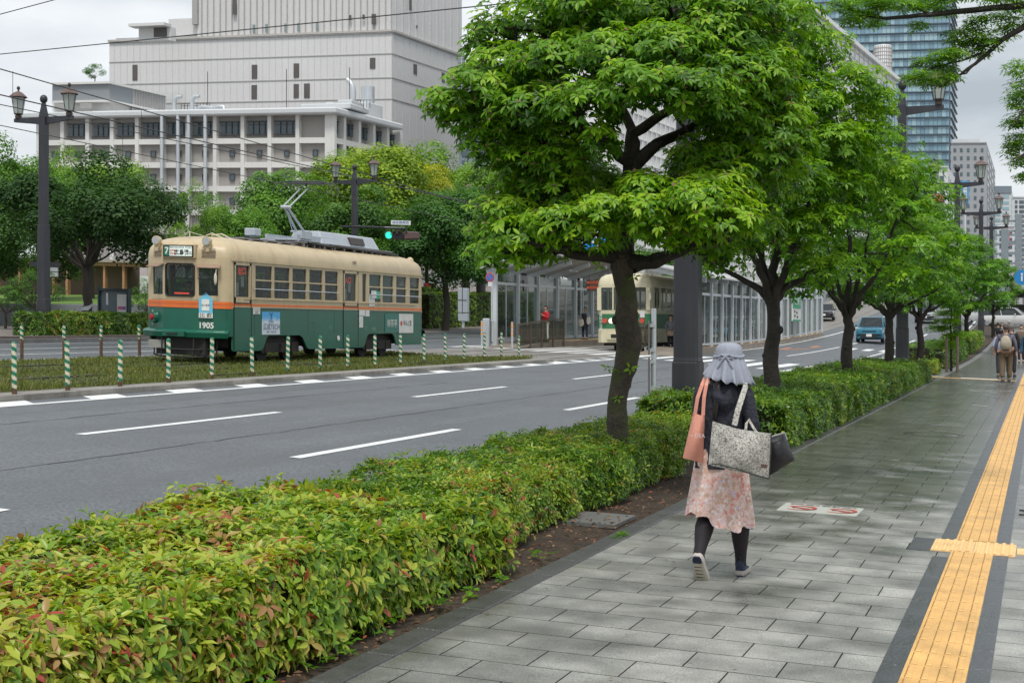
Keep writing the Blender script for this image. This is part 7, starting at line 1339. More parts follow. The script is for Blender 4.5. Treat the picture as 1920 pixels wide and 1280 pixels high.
def person(label, loc, rz, h=1.68, shirt=(.3, .3, .3), pants=(.05, .05, .06), stride=.12, sleeve=2, arms=None, hair='short', shoes=(.03, .03, .03), skirt=None, haircol=None, broad=1.0, lean=0, haslegs=True, tex=None):
    s = h/1.70; o = empty('person', loc, rz, label, 'person', None); S_ = lambda p: Vector(p)*s; b = broad
    A = arms or {-1: ((-.235*b, -.02, 1.12), (-.25*b, .06, .87)), 1: ((.235*b, -.02, 1.12), (.25*b, .04, .87))}
    J = [(0, 0, .95), (0, .0, 1.10), (0, .01, 1.28), (0, 0, 1.42), (0, .0, 1.49), (0, .01, 1.555), (0, .015, 1.62), (0, .0, 1.665)]; R = [.125, .11, .125, .065, .05, .066, .083, .06]; E = [(i, i+1) for i in range(7)]; pts = [S_(p) for p in J]; rad = [r*s for r in R]; ed = list(E)
    nk = len(pts); pts.append(S_((0, .095, 1.585))); rad.append(.012*s); ed.append((6, nk))
    for sx in (-1, 1):
        nk = len(pts); pts.append(S_((sx*.083, .0, 1.585))); rad.append(.014*s); ed.append((6, nk))
        k = len(pts); el, wr = A[sx]; pts += [S_((sx*.165*b, 0, 1.385)), S_(el), S_(wr)]; rad += [.052*s, .037*s, .026*s]; ed += [(2, k), (k, k+1), (k+1, k+2)]
        d = (Vector(wr)-Vector(el)).normalized(); hand(pts, ed, rad, k+2, S_(wr), d, (0, 1, 0) if abs(d.y) < .7 else (1, 0, 0), s)
        if haslegs:
            f = sx*stride; k = len(pts); pts += [S_((sx*.085, 0, .88)), S_((sx*.09, f*.55+.02, .49)), S_((sx*.09, f, .09)), S_((sx*.095, f+.11, .035))]; rad += [.085*s, .055*s, .036*s, .03*s]; ed += [(0, k), (k, k+1), (k+1, k+2), (k+2, k+3)]
    skobj('body', pts, ed, rad, m_skin, o, 1)
    ms = mat('cloth_%02d%02d%02d' % tuple(int(q*99) for q in shirt), shirt, .85, var=.15, vs=12, fine=.15, bs=60) if not tex else tex; mpn = mat('cloth_%02d%02d%02d' % tuple(int(q*99) for q in pants), pants, .85, var=.15, vs=12)
    pts = [S_(p) for p in ((0, 0, .90), (0, 0, 1.1), (0, .01, 1.28), (0, -.005, 1.40))]; rad = [.15*s*b, .145*s*b, .155*s*b, .085*s]; ed = [(0, 1), (1, 2), (2, 3)]
    for sx in (-1, 1):
        el, wr = A[sx]; el2 = Vector(el); wr2 = Vector(el).lerp(Vector(wr), .85 if sleeve == 2 else .25); k = len(pts); pts += [S_((sx*.17*b, 0, 1.375)), S_(el2), S_(wr2)]; rad += [.068*s, .055*s, .045*s]; ed += [(2, k), (k, k+1), (k+1, k+2)]
    skobj('shirt', pts, ed, rad, ms, o, 1)
    if haslegs:
        pts = [S_((0, 0, .96))]; rad = [.135*s*b]; ed = []
        for sx in (-1, 1): f = sx*stride; k = len(pts); pts += [S_((sx*.085*b, 0, .86)), S_((sx*.09*b, f*.55+.02, .49)), S_((sx*.09*b, f, .12))]; rad += [.105*s*b, .078*s*b, .062*s*b]; ed += [(0, k), (k, k+1), (k+1, k+2)]
        skobj('trousers', pts, ed, rad, mpn, o, 1); msh = mat('shoe_%02d' % int(shoes[0]*99), shoes, .5)
        for sx in (-1, 1): f = sx*stride; mb = MB(); mb.loft([[(sx*.09*s+q*wd*s, (f+y)*s, z*s) for q, z in ((-1, 0), (1, 0), (1, zt), (-1, zt))] for y, wd, zt in ((-.06, .03, .06), (-.04, .04, .09), (.03, .045, .09), (.12, .05, .05), (.19, .03, .03))]); mb.build('shoe', msh, o, smooth=40)
    mh = m_hair if not haircol else mat('hair_%02d' % int(haircol[0]*99), haircol, .5, var=.3, vs=20); mb = MB(); n, m_ = 14, 8; rings = []
    for i in range(m_+1):
        th = PI*.62*i/m_; rings.append([(.1*s*math.sin(th)*math.cos(2*PI*j/n)*1.0, (.105*math.sin(th)*math.sin(2*PI*j/n)-.012-(.03 if math.sin(2*PI*j/n) > .3 and i > 4 else 0)*(i-4)*.9)*s, (1.615+.105*math.cos(th))*s) for j in range(n)])
    mb.loft(rings); mb.build('hair', mh, o, smooth=True)
    if hair == 'long': mb = MB(); mb.loft([[(a*.09*s*w_, (-.06+y)*s, z*s) for a, y in ((-1, .06), (-.7, 0), (.7, 0), (1, .06), (.6, .03), (-.6, .03))] for z, w_ in ((1.64, 1), (1.55, 1.05), (1.45, 1.05), (1.36, .8))]); mb.build('long_hair', mh, o, smooth=True)
    mb = MB()
    for sx in (-1, 1): mb.sphere((sx*.032*s, .092*s, 1.6*s), .011*s, 8, 6, (1.3, .6, .8))
    mb.each('eye', m_eye, o); mb = MB(); mb.sphere((0, .088*s, 1.535*s), .018*s, 8, 5, (1.2, .5, .4)); mb.build('mouth', m_lips, o); return o
def at_(px, d): x, y = XYd(px, d); return (x, y, base(x, y))
# man with the string backpack and the people with him
m_linen = mat('grey_linen', (.13, .13, .17), .9, var=.15, vs=8)
lx = at_(1886, 43.5); man = person('man in loose grey violet shirt and brown trousers walking away with a beige bag', lx, .02, 1.70, (.13, .13, .17), (.17, .12, .075), .10, 2, haircol=(.05, .035, .03), broad=1.16, tex=m_linen)
bp = empty('backpack', (lx[0], lx[1]-.17, lx[2]+1.0), .02, 'beige drawstring backpack on the back of the man in the grey shirt', 'bag'); mb = MB(); mb.loft([[(a*w_, y*t_-.02, z) for a, y in ((-1, 0), (-.8, -1), (0, -1.2), (.8, -1), (1, 0), (.7, .6), (-.7, .6))] for z, w_, t_ in ((-.02, .13, .05), (.05, .17, .1), (.2, .16, .1), (.33, .11, .07), (.39, .04, .03))]); mb.build('bag_body', mat('bag_beige', (.42, .37, .28), .9, var=.12, vs=10), bp, smooth=True)
for sx in (-1, 1): mb = MB(); mb.tube([(0, -.05, .38), (sx*.07, -.02, .43), (sx*.12, .1, .46), (sx*.15, .08, .3), (sx*.14, 0, .02)], .009, 6); mb.build('cord', m_trim, bp)
person('woman in pale blue top and dark skirt left of the man with the beige bag', at_(1876.5, 47.5), .05, 1.56, (.38, .42, .58), (.03, .035, .05), .08, 1, hair='long')
person('grey haired man in black ahead of the man with the beige bag', at_(1896, 48), -.1, 1.72, (.012, .013, .018), (.03, .03, .035), .05, 2, haircol=(.12, .11, .1))
person('person in brown coat and dark trousers near the right edge of the photo', at_(1915, 66), PI, 1.70, (.14, .10, .07), (.02, .022, .03), .08, 2)
person('passer by in a blue top and jeans cut off by the right edge', at_(1932, 41), PI, 1.70, (.03, .09, .16), (.05, .10, .17), .1, 2)
person('woman in white top standing near the white cars', at_(1879, 84), PI+.3, 1.58, (.6, .58, .55), (.02, .02, .025), .02, 1, hair='long'); person('grey haired person in navy beside the white estate car', at_(1892, 86), .3, 1.68, (.03, .04, .07), (.03, .03, .04), .03, 2, haircol=(.35, .35, .35))
person('person in black standing by the young tree near the white van', at_(1871.5, 82), -.2, 1.62, (.02, .02, .025), (.02, .02, .02), .02, 2)
hb_ = {-1: ((-.22, .05, 1.12), (-.06, .2, 1.25)), 1: ((.22, .05, 1.12), (.05, .22, 1.2))}
q = at_(1023, 65.5); person('dark haired woman in a red jacket with hands at her chest behind the railing', (q[0], q[1], q[2]+.28), PI-.5, 1.60, (.55, .02, .035), (.5, .48, .44), .04, 2, hb_)
ha = {-1: ((-.27, -.02, 1.14), (-.25, .05, .90)), 1: ((.27, -.0, 1.14), (.17, .06, .97))}
q = at_(1097, 72); lady = person('woman in grey shirt and navy apron carrying pale bags on the platform', (q[0], q[1], q[2]+.28), PI-.25, 1.60, (.33, .35, .42), (.03, .045, .09), .05, 1, ha)
m_bagp = mat('pale_bag', (.55, .52, .46), .8, var=.1, vs=8); mb = MB(); mb.hexa([(-.15, .125, .45), (.15, .125, .45), (.15, .165, .45), (-.15, .165, .45)], [(-.13, .125, 1.32), (.13, .125, 1.32), (.13, .155, 1.32), (-.13, .155, 1.32)]) if False else mb.loft([[(math.cos(a)*.165, math.sin(a)*.158, z) for a in [PI*.15+PI*.7*i/8 for i in range(9)]] for z in (.55, .8, 1.1, 1.28)], False, False); mb.build('apron', mat('apron_navy', (.02, .025, .035), .8), lady)
for px, lb, wd in ((1089, 'rounded pale handbag hanging at the left of the woman in the apron', .14), (1103.5, 'long pale shopping bag hanging at the right of the woman in the apron', .10)):
    c = P(px, 600 if px < 1095 else 596, 71.8); bg_ = empty('bag', (c.x, c.y, c.z-.3), 0, lb, 'bag', None); mb = MB(); mb.loft([[(a*wd*w_, y*.06, z) for a, y in ((-1, 0), (-.6, -1), (.6, -1), (1, 0), (.6, 1), (-.6, 1))] for z, w_ in ((0, .7), (.1, 1.2), (.28, 1), (.34, .8))]); mb.build('bag_body', m_bagp, bg_, smooth=True); mb = MB(); mb.tube([(-wd*.6, 0, .33), (0, 0, .55), (wd*.6, 0, .33)], .01, 5); mb.build('handle', m_bagp, bg_)
q = at_(1257.5, 63.3); hb2 = {-1: ((-.24, .0, 1.12), (-.17, .1, .88)), 1: ((.24, -.02, 1.12), (.12, .18, 1.0))}
wt = person('woman in grey blazer and black trousers waiting with an umbrella and bag', (q[0], q[1], q[2]+.05), PI+.45, 1.60, (.16, .165, .18), (.012, .012, .014), .04, 2, hb2)
ub = empty('umbrella', (q[0]+.3, q[1]-.15, q[2]+.05), 0, 'closed pale umbrella held beside the woman in the grey blazer', 'umbrella'); mb = MB(); mb.lathe([(.008, 0), (.012, .08), (.045, .55), (.03, .72), (.012, .75), (.012, .85), (.02, .9)], (0, 0, 0), 8); mb.build('canopy', m_bagp, ub, smooth=True)
hbg = empty('handbag', (q[0]+.03, q[1]-.22, q[2]+.75), 0, 'small brown handbag at the waist of the woman in the blazer', 'bag'); mb = MB(); mb.cbox((0, 0, .1), (.3, .1, .2)); mb.build('bag_body', mat('bag_brown', (.30, .22, .17), .6, var=.2, vs=12), hbg, bevel=.04)
# passengers inside the tram
for i, (px, c, lb) in enumerate(((492, (.02, .02, .02), 'passenger in black seated behind the first side window of the tram'), (530, (.3, .3, .32), 'passenger in grey seated behind the second side window of the tram'), (553, (.65, .65, .62), 'passenger in white with red brown hair seated mid tram'), (617, (.6, .6, .58), 'passenger in white seated near the entrance door of the tram'))):
    y = ypx(px, X0-.35)+.1; pr_ = person(lb, (X0-.33, y, base(X0-.33, y)+.52), PI/2, 1.5, c, (.05, .05, .06), 0, 2, haslegs=False, haircol=(.12, .05, .03) if i == 2 else None)
y = ypx(344, X0-1.4); person('tram driver in dark uniform behind the windscreen', (X0-1.35, Y0+.15, base(X0-1.3, y)+.62), PI, 1.5, (.10, .06, .08), (.05, .05, .06), 0, 2, {-1: ((-.22, .02, 1.12), (-.15, .22, 1.1)), 1: ((.22, .02, 1.12), (.15, .22, 1.1))}, haslegs=False)
# ---------------------------------------------------------------- the woman in the sun hat
DW = 9.4; wx, wy = XYd(1352, DW); gz = base(wx, wy); wm = empty('person', (wx, wy, gz), 0, 'woman in a ruffled grey sun hat, navy hooded jacket and floral skirt walking away', 'person')
pts = [(0, 0, .76), (0, 0, .90), (.01, 0, 1.05), (.01, .0, 1.18), (.015, .0, 1.25), (.02, .01, 1.30), (.04, .02, 1.37), (.045, .02, 1.44)]; rad = [.11, .09, .105, .09, .045, .043, .072, .06]; ed = [(i, i+1) for i in range(7)]; pts = [Vector(p) for p in pts]
k = len(pts); pts.append(Vector((.045, .10, 1.375))); rad.append(.012); ed.append((6, k))
for sx in (-1, 1): k = len(pts); pts.append(Vector((.04+sx*.073, .02, 1.375))); rad.append(.012); ed.append((6, k))
AR = {-1: ((-.128, .0, 1.195), (-.148, -.01, .97), (-.06, .20, 1.02)), 1: ((.158, .0, 1.195), (.212, -.02, .97), (.11, .20, 1.0))}
for sx in (-1, 1):
    a, e_, w_ = AR[sx]; k = len(pts); pts += [Vector(a), Vector(e_), Vector(w_)]; rad += [.045, .033, .023]; ed += [(3, k), (k, k+1), (k+1, k+2)]; hand(pts, ed, rad, k+2, w_, Vector(w_)-Vector(e_), (0, 0, 1), .88)
LG = {-1: [(-.085, 0, .70), (-.095, .03, .40), (-.108, -.165, .175), (-.105, -.13, .05)], 1: [(.08, .02, .70), (.10, .14, .40), (.088, .20, .09), (.09, .29, .03)]}
for sx in (-1, 1): k = len(pts); pts += [Vector(p) for p in LG[sx]]; rad += [.075, .050, .031, .022]; ed += [(0, k), (k, k+1), (k+1, k+2), (k+2, k+3)]
skobj('body', pts, ed, rad, m_skin, wm, 2)
m_tight = mat('tights', (.018, .013, .017), .75, var=.2, vs=15, fine=.2, bs=200)
for sx in (-1, 1):
    a, b, c = [Vector(p) for p in LG[sx][:3]]; calf = b.lerp(c, .32)+Vector((0, -.018, 0)); mb = MB(); q = [a, a.lerp(b, .5), b, b.lerp(c, .15)+Vector((0, -.008, 0)), calf, b.lerp(c, .55)+Vector((0, -.012, 0)), b.lerp(c, .8), c, c+Vector((0, .0, -.03))]; mb.tube(q, [.085, .075, .057, .058, .061, .052, .040, .036, .037], 20); mb.build('tights', m_tight, wm, smooth=True)
# shoes
m_shoe = mat('shoe_navy', (.02, .028, .06), .7, var=.25, vs=20, fine=.2, bs=150); m_sole = mat('sole_pale', (.46, .42, .38), .6, var=.12, vs=15); m_sole2 = mat('sole_cream', (.50, .46, .36), .7, var=.2, vs=10, bump=.5, bs=80, stain=.3)
def shoe(M_):
    tr = lambda p: M_ @ Vector(p); mb = MB(); secs = [(-.055, .018, .035, .085), (-.05, .027, .03, .10), (-.02, .034, .03, .105), (.03, .035, .03, .085), (.08, .040, .03, .062), (.13, .043, .03, .045), (.17, .036, .03, .035), (.185, .02, .03, .03)]
    mb.loft([[tr((w_*math.cos(t), y, z0+max(0, (zt-z0))*max(0, math.sin(t)))) for t in [PI*i/9 for i in range(10)]] for y, w_, z0, zt in secs]); up = mb.build('shoe', m_shoe, wm, smooth=True)
    mb = MB(); mb.loft([[tr((w_*1.1*a, y, z)) for a, z in ((-1, .006+lf), (-.8, lf), (.8, lf), (1, .006+lf), (1.02, .034), (-1.02, .034))] for y, w_, lf in ((-.068, .016, .008), (-.055, .028, .0), (-.02, .035, 0), (.03, .034, .0), (.08, .040, 0), (.13, .044, .0), (.175, .036, .006), (.195, .016, .012))]); mb.build('sole', m_sole, up, smooth=50)
    mb = MB(); mb.loft([[tr((w_*a, y, -.002)) for a in (-1, 1)]+[tr((w_*a, y, .003)) for a in (1, -1)] for y, w_ in ((-.055, .02), (-.02, .03), (.03, .028), (.08, .034), (.13, .037), (.17, .028))]); mb.build('tread', m_sole2, up)
    mb = MB(); mb.loft([[tr((w_*a, y, -.005)) for a in (-1, 1)]+[tr((w_*a, y, .004)) for a in (1, -1)] for y, w_ in ((-.066, .018), (-.05, .028), (-.02, .031), (-.012, .02))]); mb.build('heel_pad', m_shoe, up)
    mb = MB()
    for i in range(5): mb.cbox(tr((0, .02+i*.028, -.002)), (.05, .004, .004), 0, -1.0 if M_[1][3] < 0 else 0)
    mb.each('tread_groove', m_tyre, up)
    mb = MB(); mb.tube([tr((0, -.055, .1)), tr((.012, -.075, .115)), tr((0, -.058, .128))], .005, 6); 
    for i in range(4): mb.tube([tr((-.022, .03+.018*i, .084-.009*i)), tr((0, .034+.018*i, .092-.009*i)), tr((.022, .03+.018*i, .084-.009*i))], .003, 4)
    mb.build('lace', m_shoe, up)
    mb = MB(); mb.cbox(tr((0, -.056, .05)), (.05, .004, .03)); mb.build('heel_tab', m_sole, up) if False else None
shoe(Matrix.Translation((.088, .205, .0)) @ Matrix.Rotation(.06, 4, 'Z'))
shoe(Matrix.Translation((-.102, -.10, -.02)) @ Matrix.Rotation(-.08, 4, 'Z') @ Matrix.Rotation(-1.0, 4, 'X') @ Matrix.Translation((0, -.16, .0)))
# jacket with sleeves, hood, hem
m_jack = mat('jacket_navy', (.02, .021, .033), .85, var=.3, vs=9, fine=.25, bs=26, bump=1)
mb = MB(); rings = []; n = 28
for z, rx, ry, cx, cy, fo in ((.715, .165, .125, 0, -.01, .010), (.75, .163, .122, 0, -.01, .009), (.85, .158, .115, 0, -.005, .008), (.95, .135, .105, .008, 0, .006), (1.05, .138, .105, .012, 0, .004), (1.13, .148, .100, .014, 0, .003), (1.19, .155, .088, .016, 0, .002), (1.225, .138, .072, .012, 0, .001), (1.25, .10, .062, .014, .0, 0), (1.27, .066, .055, .016, .003, 0), (1.285, .055, .05, .018, .004, 0)):
    rings.append([(cx+(rx+fo*math.sin(7*t+z*20))*math.cos(t), cy+(ry+fo*math.sin(5*t+z*13))*math.sin(t), z) for t in [2*PI*i/n for i in range(n)]])
mb.loft(rings); jk = mb.build('jacket', m_jack, wm, smooth=True)
for sx in (-1, 1):
    a, e_, w_ = [Vector(p) for p in AR[sx]]; mb = MB(); rj = random.Random(sx+5); q, r_ = [], []
    L0 = [a+Vector((-sx*.05, 0, .01)), a, a.lerp(e_, .5), e_, e_.lerp(w_, .5), e_.lerp(w_, .9)]; R0 = [.045, .052, .048, .044, .038, .034]
    for i in range(5):
        for j in range(4): t = j/4; q.append(L0[i].lerp(L0[i+1], t)); r_.append((R0[i]*(1-t)+R0[i+1]*t)*(1+.05*math.sin(i*4+j*2.3)))
    q.append(L0[-1]); r_.append(R0[-1]); mb.tube(q, r_, 14); mb.build('sleeve', m_jack, wm, smooth=True)
mb = MB(); rings = []
for t in range(9):
    u = t/8; z = 1.255-.175*u; w_ = .085*math.sin(PI*(.25+.62*u))*(1.05-.2*u); th = .018+.045*math.sin(PI*min(1, u*1.1)); rings.append([(.035+w_*math.cos(q_)+.01*u, -.085-th*max(0, math.sin(q_))*(1+.25*math.sin(3*q_+u*5))+.0, z-.015*math.sin(q_)) for q_ in [PI*i/10 for i in range(11)]])
mb.loft(rings, True, True); mb.build('hood', m_jack, wm, smooth=True)
# skirt
def floral():
    m = bpy.data.materials.new('floral_print'); m.use_nodes = True; t = m.node_tree; b = t.nodes['Principled BSDF']; tc = N(t, 'ShaderNodeTexCoord')
    vd = N(t, 'ShaderNodeTexNoise', i_Scale=14.0, i_Detail=3.0); ad = N(t, 'ShaderNodeMixRGB', blend_type='ADD', i_Fac=.06); Lk(t, tc.outputs['Object'], vd.inputs['Vector']); Lk(t, tc.outputs['Object'], ad.inputs[1]); Lk(t, vd.outputs['Color'], ad.inputs[2])
    n = N(t, 'ShaderNodeTexNoise', i_Scale=13.0, i_Detail=7.0, i_Roughness=.75); cr = N(t, 'ShaderNodeValToRGB'); Lk(t, tc.outputs['Object'], n.inputs['Vector']); Lk(t, n.outputs['Fac'], cr.inputs[0]); e = cr.color_ramp.elements
    for i in range(3): e.new(.5)
    for q, (p, c) in zip(e, ((.30, (.50, .15, .12)), (.42, (.70, .33, .28)), (.50, (.80, .62, .57)), (.58, (.56, .36, .26)), (.70, (.80, .50, .46)))): q.position = p; q.color = (*c, 1)
    v = N(t, 'ShaderNodeTexVoronoi', i_Scale=34.0); Lk(t, ad.outputs[0], v.inputs['Vector']); c2 = N(t, 'ShaderNodeValToRGB'); Lk(t, v.outputs['Distance'], c2.inputs[0]); e = c2.color_ramp.elements; e.new(.5); e.new(.5)
    for q, (p, c) in zip(e, ((.05, .3), (.12, .9), (.28, .8), (.42, 0))): q.position = p; q.color = (c, c, c, 1)
    v3 = N(t, 'ShaderNodeTexWhiteNoise', noise_dimensions='3D'); Lk(t, v.outputs['Position'], v3.inputs['Vector']); c3 = N(t, 'ShaderNodeValToRGB'); c3.color_ramp.interpolation = 'CONSTANT'; Lk(t, v3.outputs['Value'], c3.inputs[0]); e = c3.color_ramp.elements; e.new(.5); e.new(.5)
    for q, (p, c) in zip(e, ((0, (.78, .74, .76)), (.45, (.58, .48, .66)), (.58, (.82, .76, .72)), (.85, (.66, .22, .18)))): q.position = p; q.color = (*c, 1)
    x = N(t, 'ShaderNodeMixRGB'); Lk(t, c2.outputs[0], x.inputs['Fac']); Lk(t, cr.outputs[0], x.inputs[1]); Lk(t, c3.outputs[0], x.inputs[2]); Lk(t, x.outputs[0], b.inputs['Base Color']); b.inputs['Roughness'].default_value = .85; b.inputs['Sheen Weight'].default_value = .2; return m
mb = MB(); rings = []; n = 72
for i in range(15):
    u = i/14; z = .84-.47*u; rx, ry = .158+.045*u, .125+.045*u; ring = []
    for j in range(n):
        t = 2*PI*j/n; fo = (.002+.016*u**1.5)*(math.sin(9*t+1.2+u)+.6*math.sin(15*t+u*2)+.5*math.sin(4*t)); hz_ = -.045*u*math.cos(t)+.012*u*math.sin(9*t)+.02*u*math.sin(3*t+2); sw = .0*u
        ring.append((-.008*u+(rx+fo)*math.cos(t), .0+.02*u+(ry+fo)*math.sin(t), z+hz_))
    rings.append(ring)
rings += [[(a*.985, b*.985, c+.004) for a, b, c in r] for r in rings[::-1]]
mb.loft(rings, False); mb.build('skirt', floral(), wm, smooth=True)
# hair, hat
mb = MB(); mb.sphere((.04, .015, 1.375), .084, 16, 10, (1, 1.08, 1.2)); mb.build('hair', m_hair, wm, smooth=True); mb = MB(); mb.tube([(.015, -.06, 1.32), (-.005, -.10, 1.25), (.0, -.125, 1.16), (-.012, -.125, 1.06), (-.015, -.118, .98)], [.03, .028, .024, .015, .004], 10, flat=.6); mb.tube([(-.03, -.02, 1.34), (-.045, -.045, 1.28), (-.035, -.07, 1.24)], [.03, .026, .012], 8); mb.build('ponytail', m_hair, wm, smooth=True)
m_hat = mat('hat_cloth', (.30, .32, .38), .9, var=.1, vs=12, fine=.25, bs=260, bump=.3); mb = MB(); n = 96; rings = []; cx, cy = .052, .0
def hr(j, z, r, fo, dz=0, ph=0): t = 2*PI*j/n; ph = .8*math.sin(3*t+1)+.4*math.sin(5*t); bk = max(0, -math.sin(t)); return (cx+(r+fo*math.sin(15*t+ph))*math.cos(t), cy+(r*1.06+fo*math.sin(15*t+ph))*math.sin(t), z-dz*(.45+.55*bk)+fo*.5*math.cos(15*t+ph)-dz*.7*math.cos(t-.3))
for z, r, fo, dz in ((1.518, .01, 0, 0), (1.517, .035, 0, 0), (1.510, .06, .001, 0), (1.494, .078, .0015, 0), (1.468, .086, .0015, 0), (1.438, .0865, .001, 0)): rings.append([hr(j, z, r, fo, dz) for j in range(n)])
for z, r, fo, dz in ((1.43, .088, .002, 0), (1.41, .100, .004, .01), (1.385, .112, .007, .02), (1.36, .125, .013, .035), (1.335, .139, .018, .048), (1.318, .149, .021, .055)): rings.append([hr(j, z, r, fo, dz) for j in range(n)])
rings += [[(cx+(a-cx)*.98, cy+(b-cy)*.98, c-.003) for a, b, c in r] for r in rings[:4:-1]]
mb.loft(rings, False); hat = mb.build('sun_hat', m_hat, wm, smooth=True); mb = MB(); ring = [(cx+.092*math.cos(t), cy+.098*math.sin(t), 1.432+.006*math.sin(3*t)) for t in [2*PI*i/40 for i in range(41)]]; mb.tube(ring, .009, 8); bx_ = (cx+.0, cy-.105, 1.43)
for sx in (-1, 1): mb.tube([bx_, (bx_[0]+sx*.025, bx_[1]-.01, 1.442), (bx_[0]+sx*.045, bx_[1]+.002, 1.428), (bx_[0]+sx*.02, bx_[1]-.008, 1.42), bx_], .006, 6); mb.tube([bx_, (bx_[0]+sx*.03, bx_[1]-.015, 1.40), (bx_[0]+sx*.05, bx_[1]-.02, 1.36)], .005, 6)
mb.build('hat_ribbon', m_hat, hat, smooth=True)
# bags
def print_mat():
    m = mat('printed_canvas', (.52, .50, .45), .9, var=.08, vs=6); t = m.node_tree; b = t.nodes['Principled BSDF']; src = b.inputs['Base Color'].links[0].from_socket; tc = N(t, 'ShaderNodeTexCoord')
    facs = []
    for sc, th, st in (((60, 60, 210), .58, 5), ((190, 190, 55), .60, 5), ((45, 45, 45), .66, 4)):
        mp_ = N(t, 'ShaderNodeMapping'); mp_.inputs['Scale'].default_value = sc; Lk(t, tc.outputs['Object'], mp_.inputs['Vector']); n = N(t, 'ShaderNodeTexNoise', i_Scale=1.0, i_Detail=3.0); Lk(t, mp_.outputs[0], n.inputs['Vector']); r = N(t, 'ShaderNodeMapRange'); r.inputs['From Min'].default_value = th-.04; r.inputs['From Max'].default_value = th; Lk(t, n.outputs['Fac'], r.inputs['Value']); facs.append(r.outputs[0])
    a = N(t, 'ShaderNodeMath', operation='MAXIMUM'); Lk(t, facs[0], a.inputs[0]); Lk(t, facs[1], a.inputs[1]); a2 = N(t, 'ShaderNodeMath', operation='MAXIMUM'); Lk(t, a.outputs[0], a2.inputs[0]); Lk(t, facs[2], a2.inputs[1]); mm = N(t, 'ShaderNodeMath', operation='MULTIPLY'); mm.inputs[1].default_value = .8; Lk(t, a2.outputs[0], mm.inputs[0])
    x = N(t, 'ShaderNodeMixRGB'); x.inputs[2].default_value = (.09, .085, .08, 1); Lk(t, mm.outputs[0], x.inputs['Fac']); Lk(t, src, x.inputs[1]); Lk(t, x.outputs[0], b.inputs['Base Color']); return m
def bagmesh(outline, d0, d1, puff, m, name, par, nx=14, nz=10, tw=0):
    """outline: 4 corners tl, tr, br, bl in px at depth d0; a stuffed bag with thickness to d1"""
    (ax, ay), (bx2, by), (cx2, cy2), (dx2, dy) = outline; mb = MB(); F_, B_ = [], []; rj = random.Random(9)
    for j in range(nz+1):
        v = j/nz; rf, rb2 = [], []
        for i in range(nx+1):
            u = i/nx; x_ = (ax*(1-u)+bx2*u)*(1-v)+(dx2*(1-u)+cx2*u)*v; y_ = (ay*(1-u)+by*u)*(1-v)+(dy*(1-u)+cy2*u)*v; b = math.sin(PI*u)**.6*(.25+.75*math.sin(PI*min(1, .12+v*.86))**.7); wr = .009*math.sin(u*9+v*4)+.006*math.sin(u*17-v*11)+.004*math.sin(u*29+v*19); sag = 6*math.sin(PI*u)*(1-v)**3
            mid = (d0+d1)/2+tw*(u-.5); hw = (d1-d0)/2*(.18+.82*b); rf.append(P(x_, y_+sag, mid-hw-wr*puff)); rb2.append(P(x_, y_+sag, mid+hw))
        F_.append(rf); B_.append(rb2)
    rings = [f+b[::-1] for f, b in zip(F_, B_)]; mb.loft(rings); return mb.build(name, m, par, par.location, smooth=60)
m_prt = print_mat(); q = P(1387, 840, 9.1); tb1 = empty('tote_bag', q, 0, 'large cream tote bag with fine black print behind the woman in the hat', 'bag'); bagmesh([(1336, 789), (1446, 812), (1442, 896), (1328, 871)], 9.0, 9.17, 1, m_prt, 'bag_body', tb1, tw=.06)
mb = MB(); e_ = [P(1328, 871, 9.0), P(1345, 869, 8.985), P(1380, 878, 8.98), P(1412, 889, 8.99), P(1442, 897, 9.04)]; mb.tube(e_, .0045, 6); mb.tube([P(1446, 813, 9.05), P(1445, 850, 9.04), P(1442, 896, 9.04)], .004, 6); mb.build('piping', m_trim, tb1, tb1.location)
mb = MB()
def strap(mb, px_, wd=.026, th=.004):
    pts = [P(*p) for p in px_]; rg_ = []
    for i, p in enumerate(pts):
        t = (pts[min(i+1, len(pts)-1)]-pts[max(0, i-1)]).normalized(); s_ = t.cross(Vector((-ST, CT, 0))).normalized()*wd/2; n = Vector((-ST, CT, 0))*th; rg_.append([p-s_-n, p+s_-n, p+s_+n, p-s_+n])
    mb.loft(rg_)
strap(mb, [(1377, 797, 9.03), (1383, 770, 9.05), (1391, 745, 9.10), (1398, 724, 9.22), (1400, 716, 9.34), (1398, 722, 9.47)], .034); mb.build('strap', m_prt, tb1, tb1.location); mb = MB(); strap(mb, [(1398, 806, 9.05), (1399, 795, 9.06), (1404, 786, 9.08), (1412, 800, 9.06), (1420, 812, 9.05)], .016); mb.build('strap', m_prt, tb1, tb1.location)
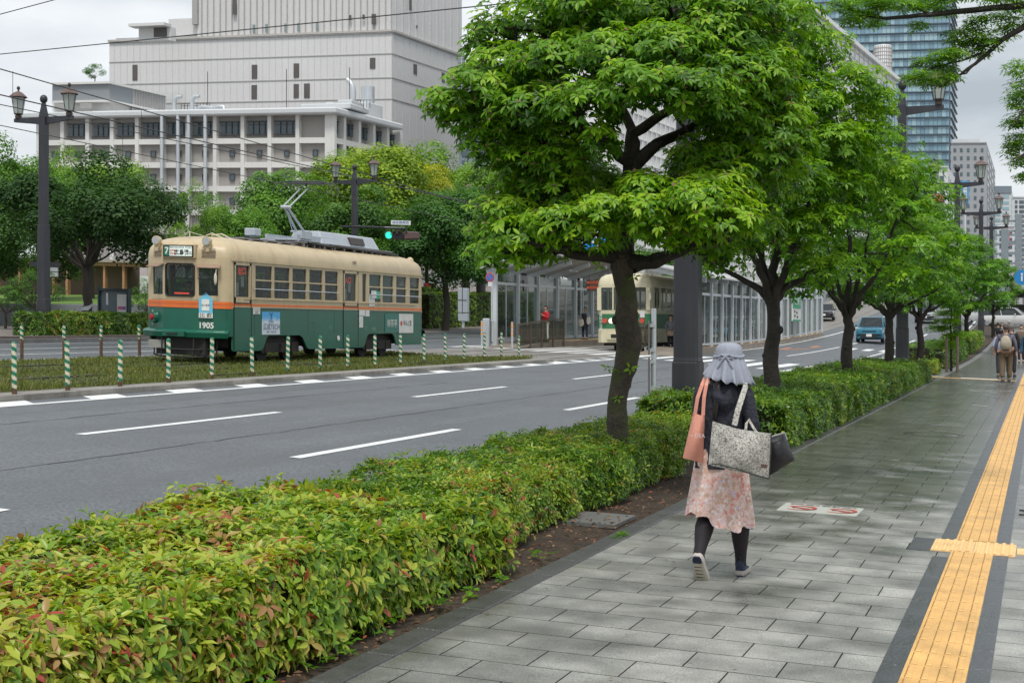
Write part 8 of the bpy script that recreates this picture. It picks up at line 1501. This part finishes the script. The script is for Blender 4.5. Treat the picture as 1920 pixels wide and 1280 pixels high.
c = P(1432, 878.5, 9.0); mb = MB(); mb.hexa([P(1427, 876, 8.998), P(1438, 878, 9.008), P(1438, 878, 9.02), P(1427, 876, 9.02)][::1], [P(1427, 869, 8.998), P(1438, 870.5, 9.008), P(1438, 870.5, 9.02), P(1427, 869, 9.02)]); mb.build('brown_tag', mat('tag_brown', (.10, .05, .04), .6), tb1, tb1.location)
m_peach = mat('peach_canvas', (.66, .29, .21), .85, var=.1, vs=7, fine=.12, bs=180, bump=.3); q = P(1302, 820, 9.3); tb2 = empty('tote_bag', q, 0, 'peach pink tote bag hanging from the left shoulder of the woman in the hat', 'bag'); bagmesh([(1300, 772), (1322, 774), (1318, 868), (1280, 858)], 9.2, 9.36, .6, m_peach, 'bag_body', tb2, nx=8)
for a in ([(1303, 776, 9.24), (1308, 745, 9.24), (1316, 722, 9.26), (1321, 709, 9.34), (1321, 712, 9.45)], [(1318, 778, 9.24), (1320, 745, 9.24), (1324, 722, 9.25), (1329, 708, 9.33), (1330, 712, 9.45)]): mb = MB(); strap(mb, a, .022); mb.build('strap', m_peach, tb2, tb2.location)
text('DEA', .036, P(1312, 817, 9.165), (CT, ST, 0), (0, 0, 1), mat('print_pale', (.60, .52, .50), .7), 'lettering', tb2, tb2.location, sx=.95); mb = MB(); mb.cbox(P(1297, 816, 9.18), (.012, .002, .006)); mb.build('print_mark', MC['print_pale'], tb2, tb2.location)
m_bbag = mat('black_nylon', (.014, .014, .017), .5, var=.2, vs=10, bump=.3, bs=40); q = P(1465, 850, 9.35); tb3 = empty('shoulder_bag', q, 0, 'black nylon bag sticking out at the right of the woman in the hat', 'bag'); bagmesh([(1432, 818), (1471, 810), (1490, 862), (1440, 893)], 9.18, 9.42, .6, m_bbag, 'bag_body', tb3, nx=8)
mb = MB(); mb.tube([P(1447, 818, 9.17), P(1460, 814, 9.17), P(1471, 811, 9.2), P(1476, 824, 9.2)], .005, 6); mb.build('strap', mat('strap_grey', (.3, .3, .3), .5), tb3, tb3.location)
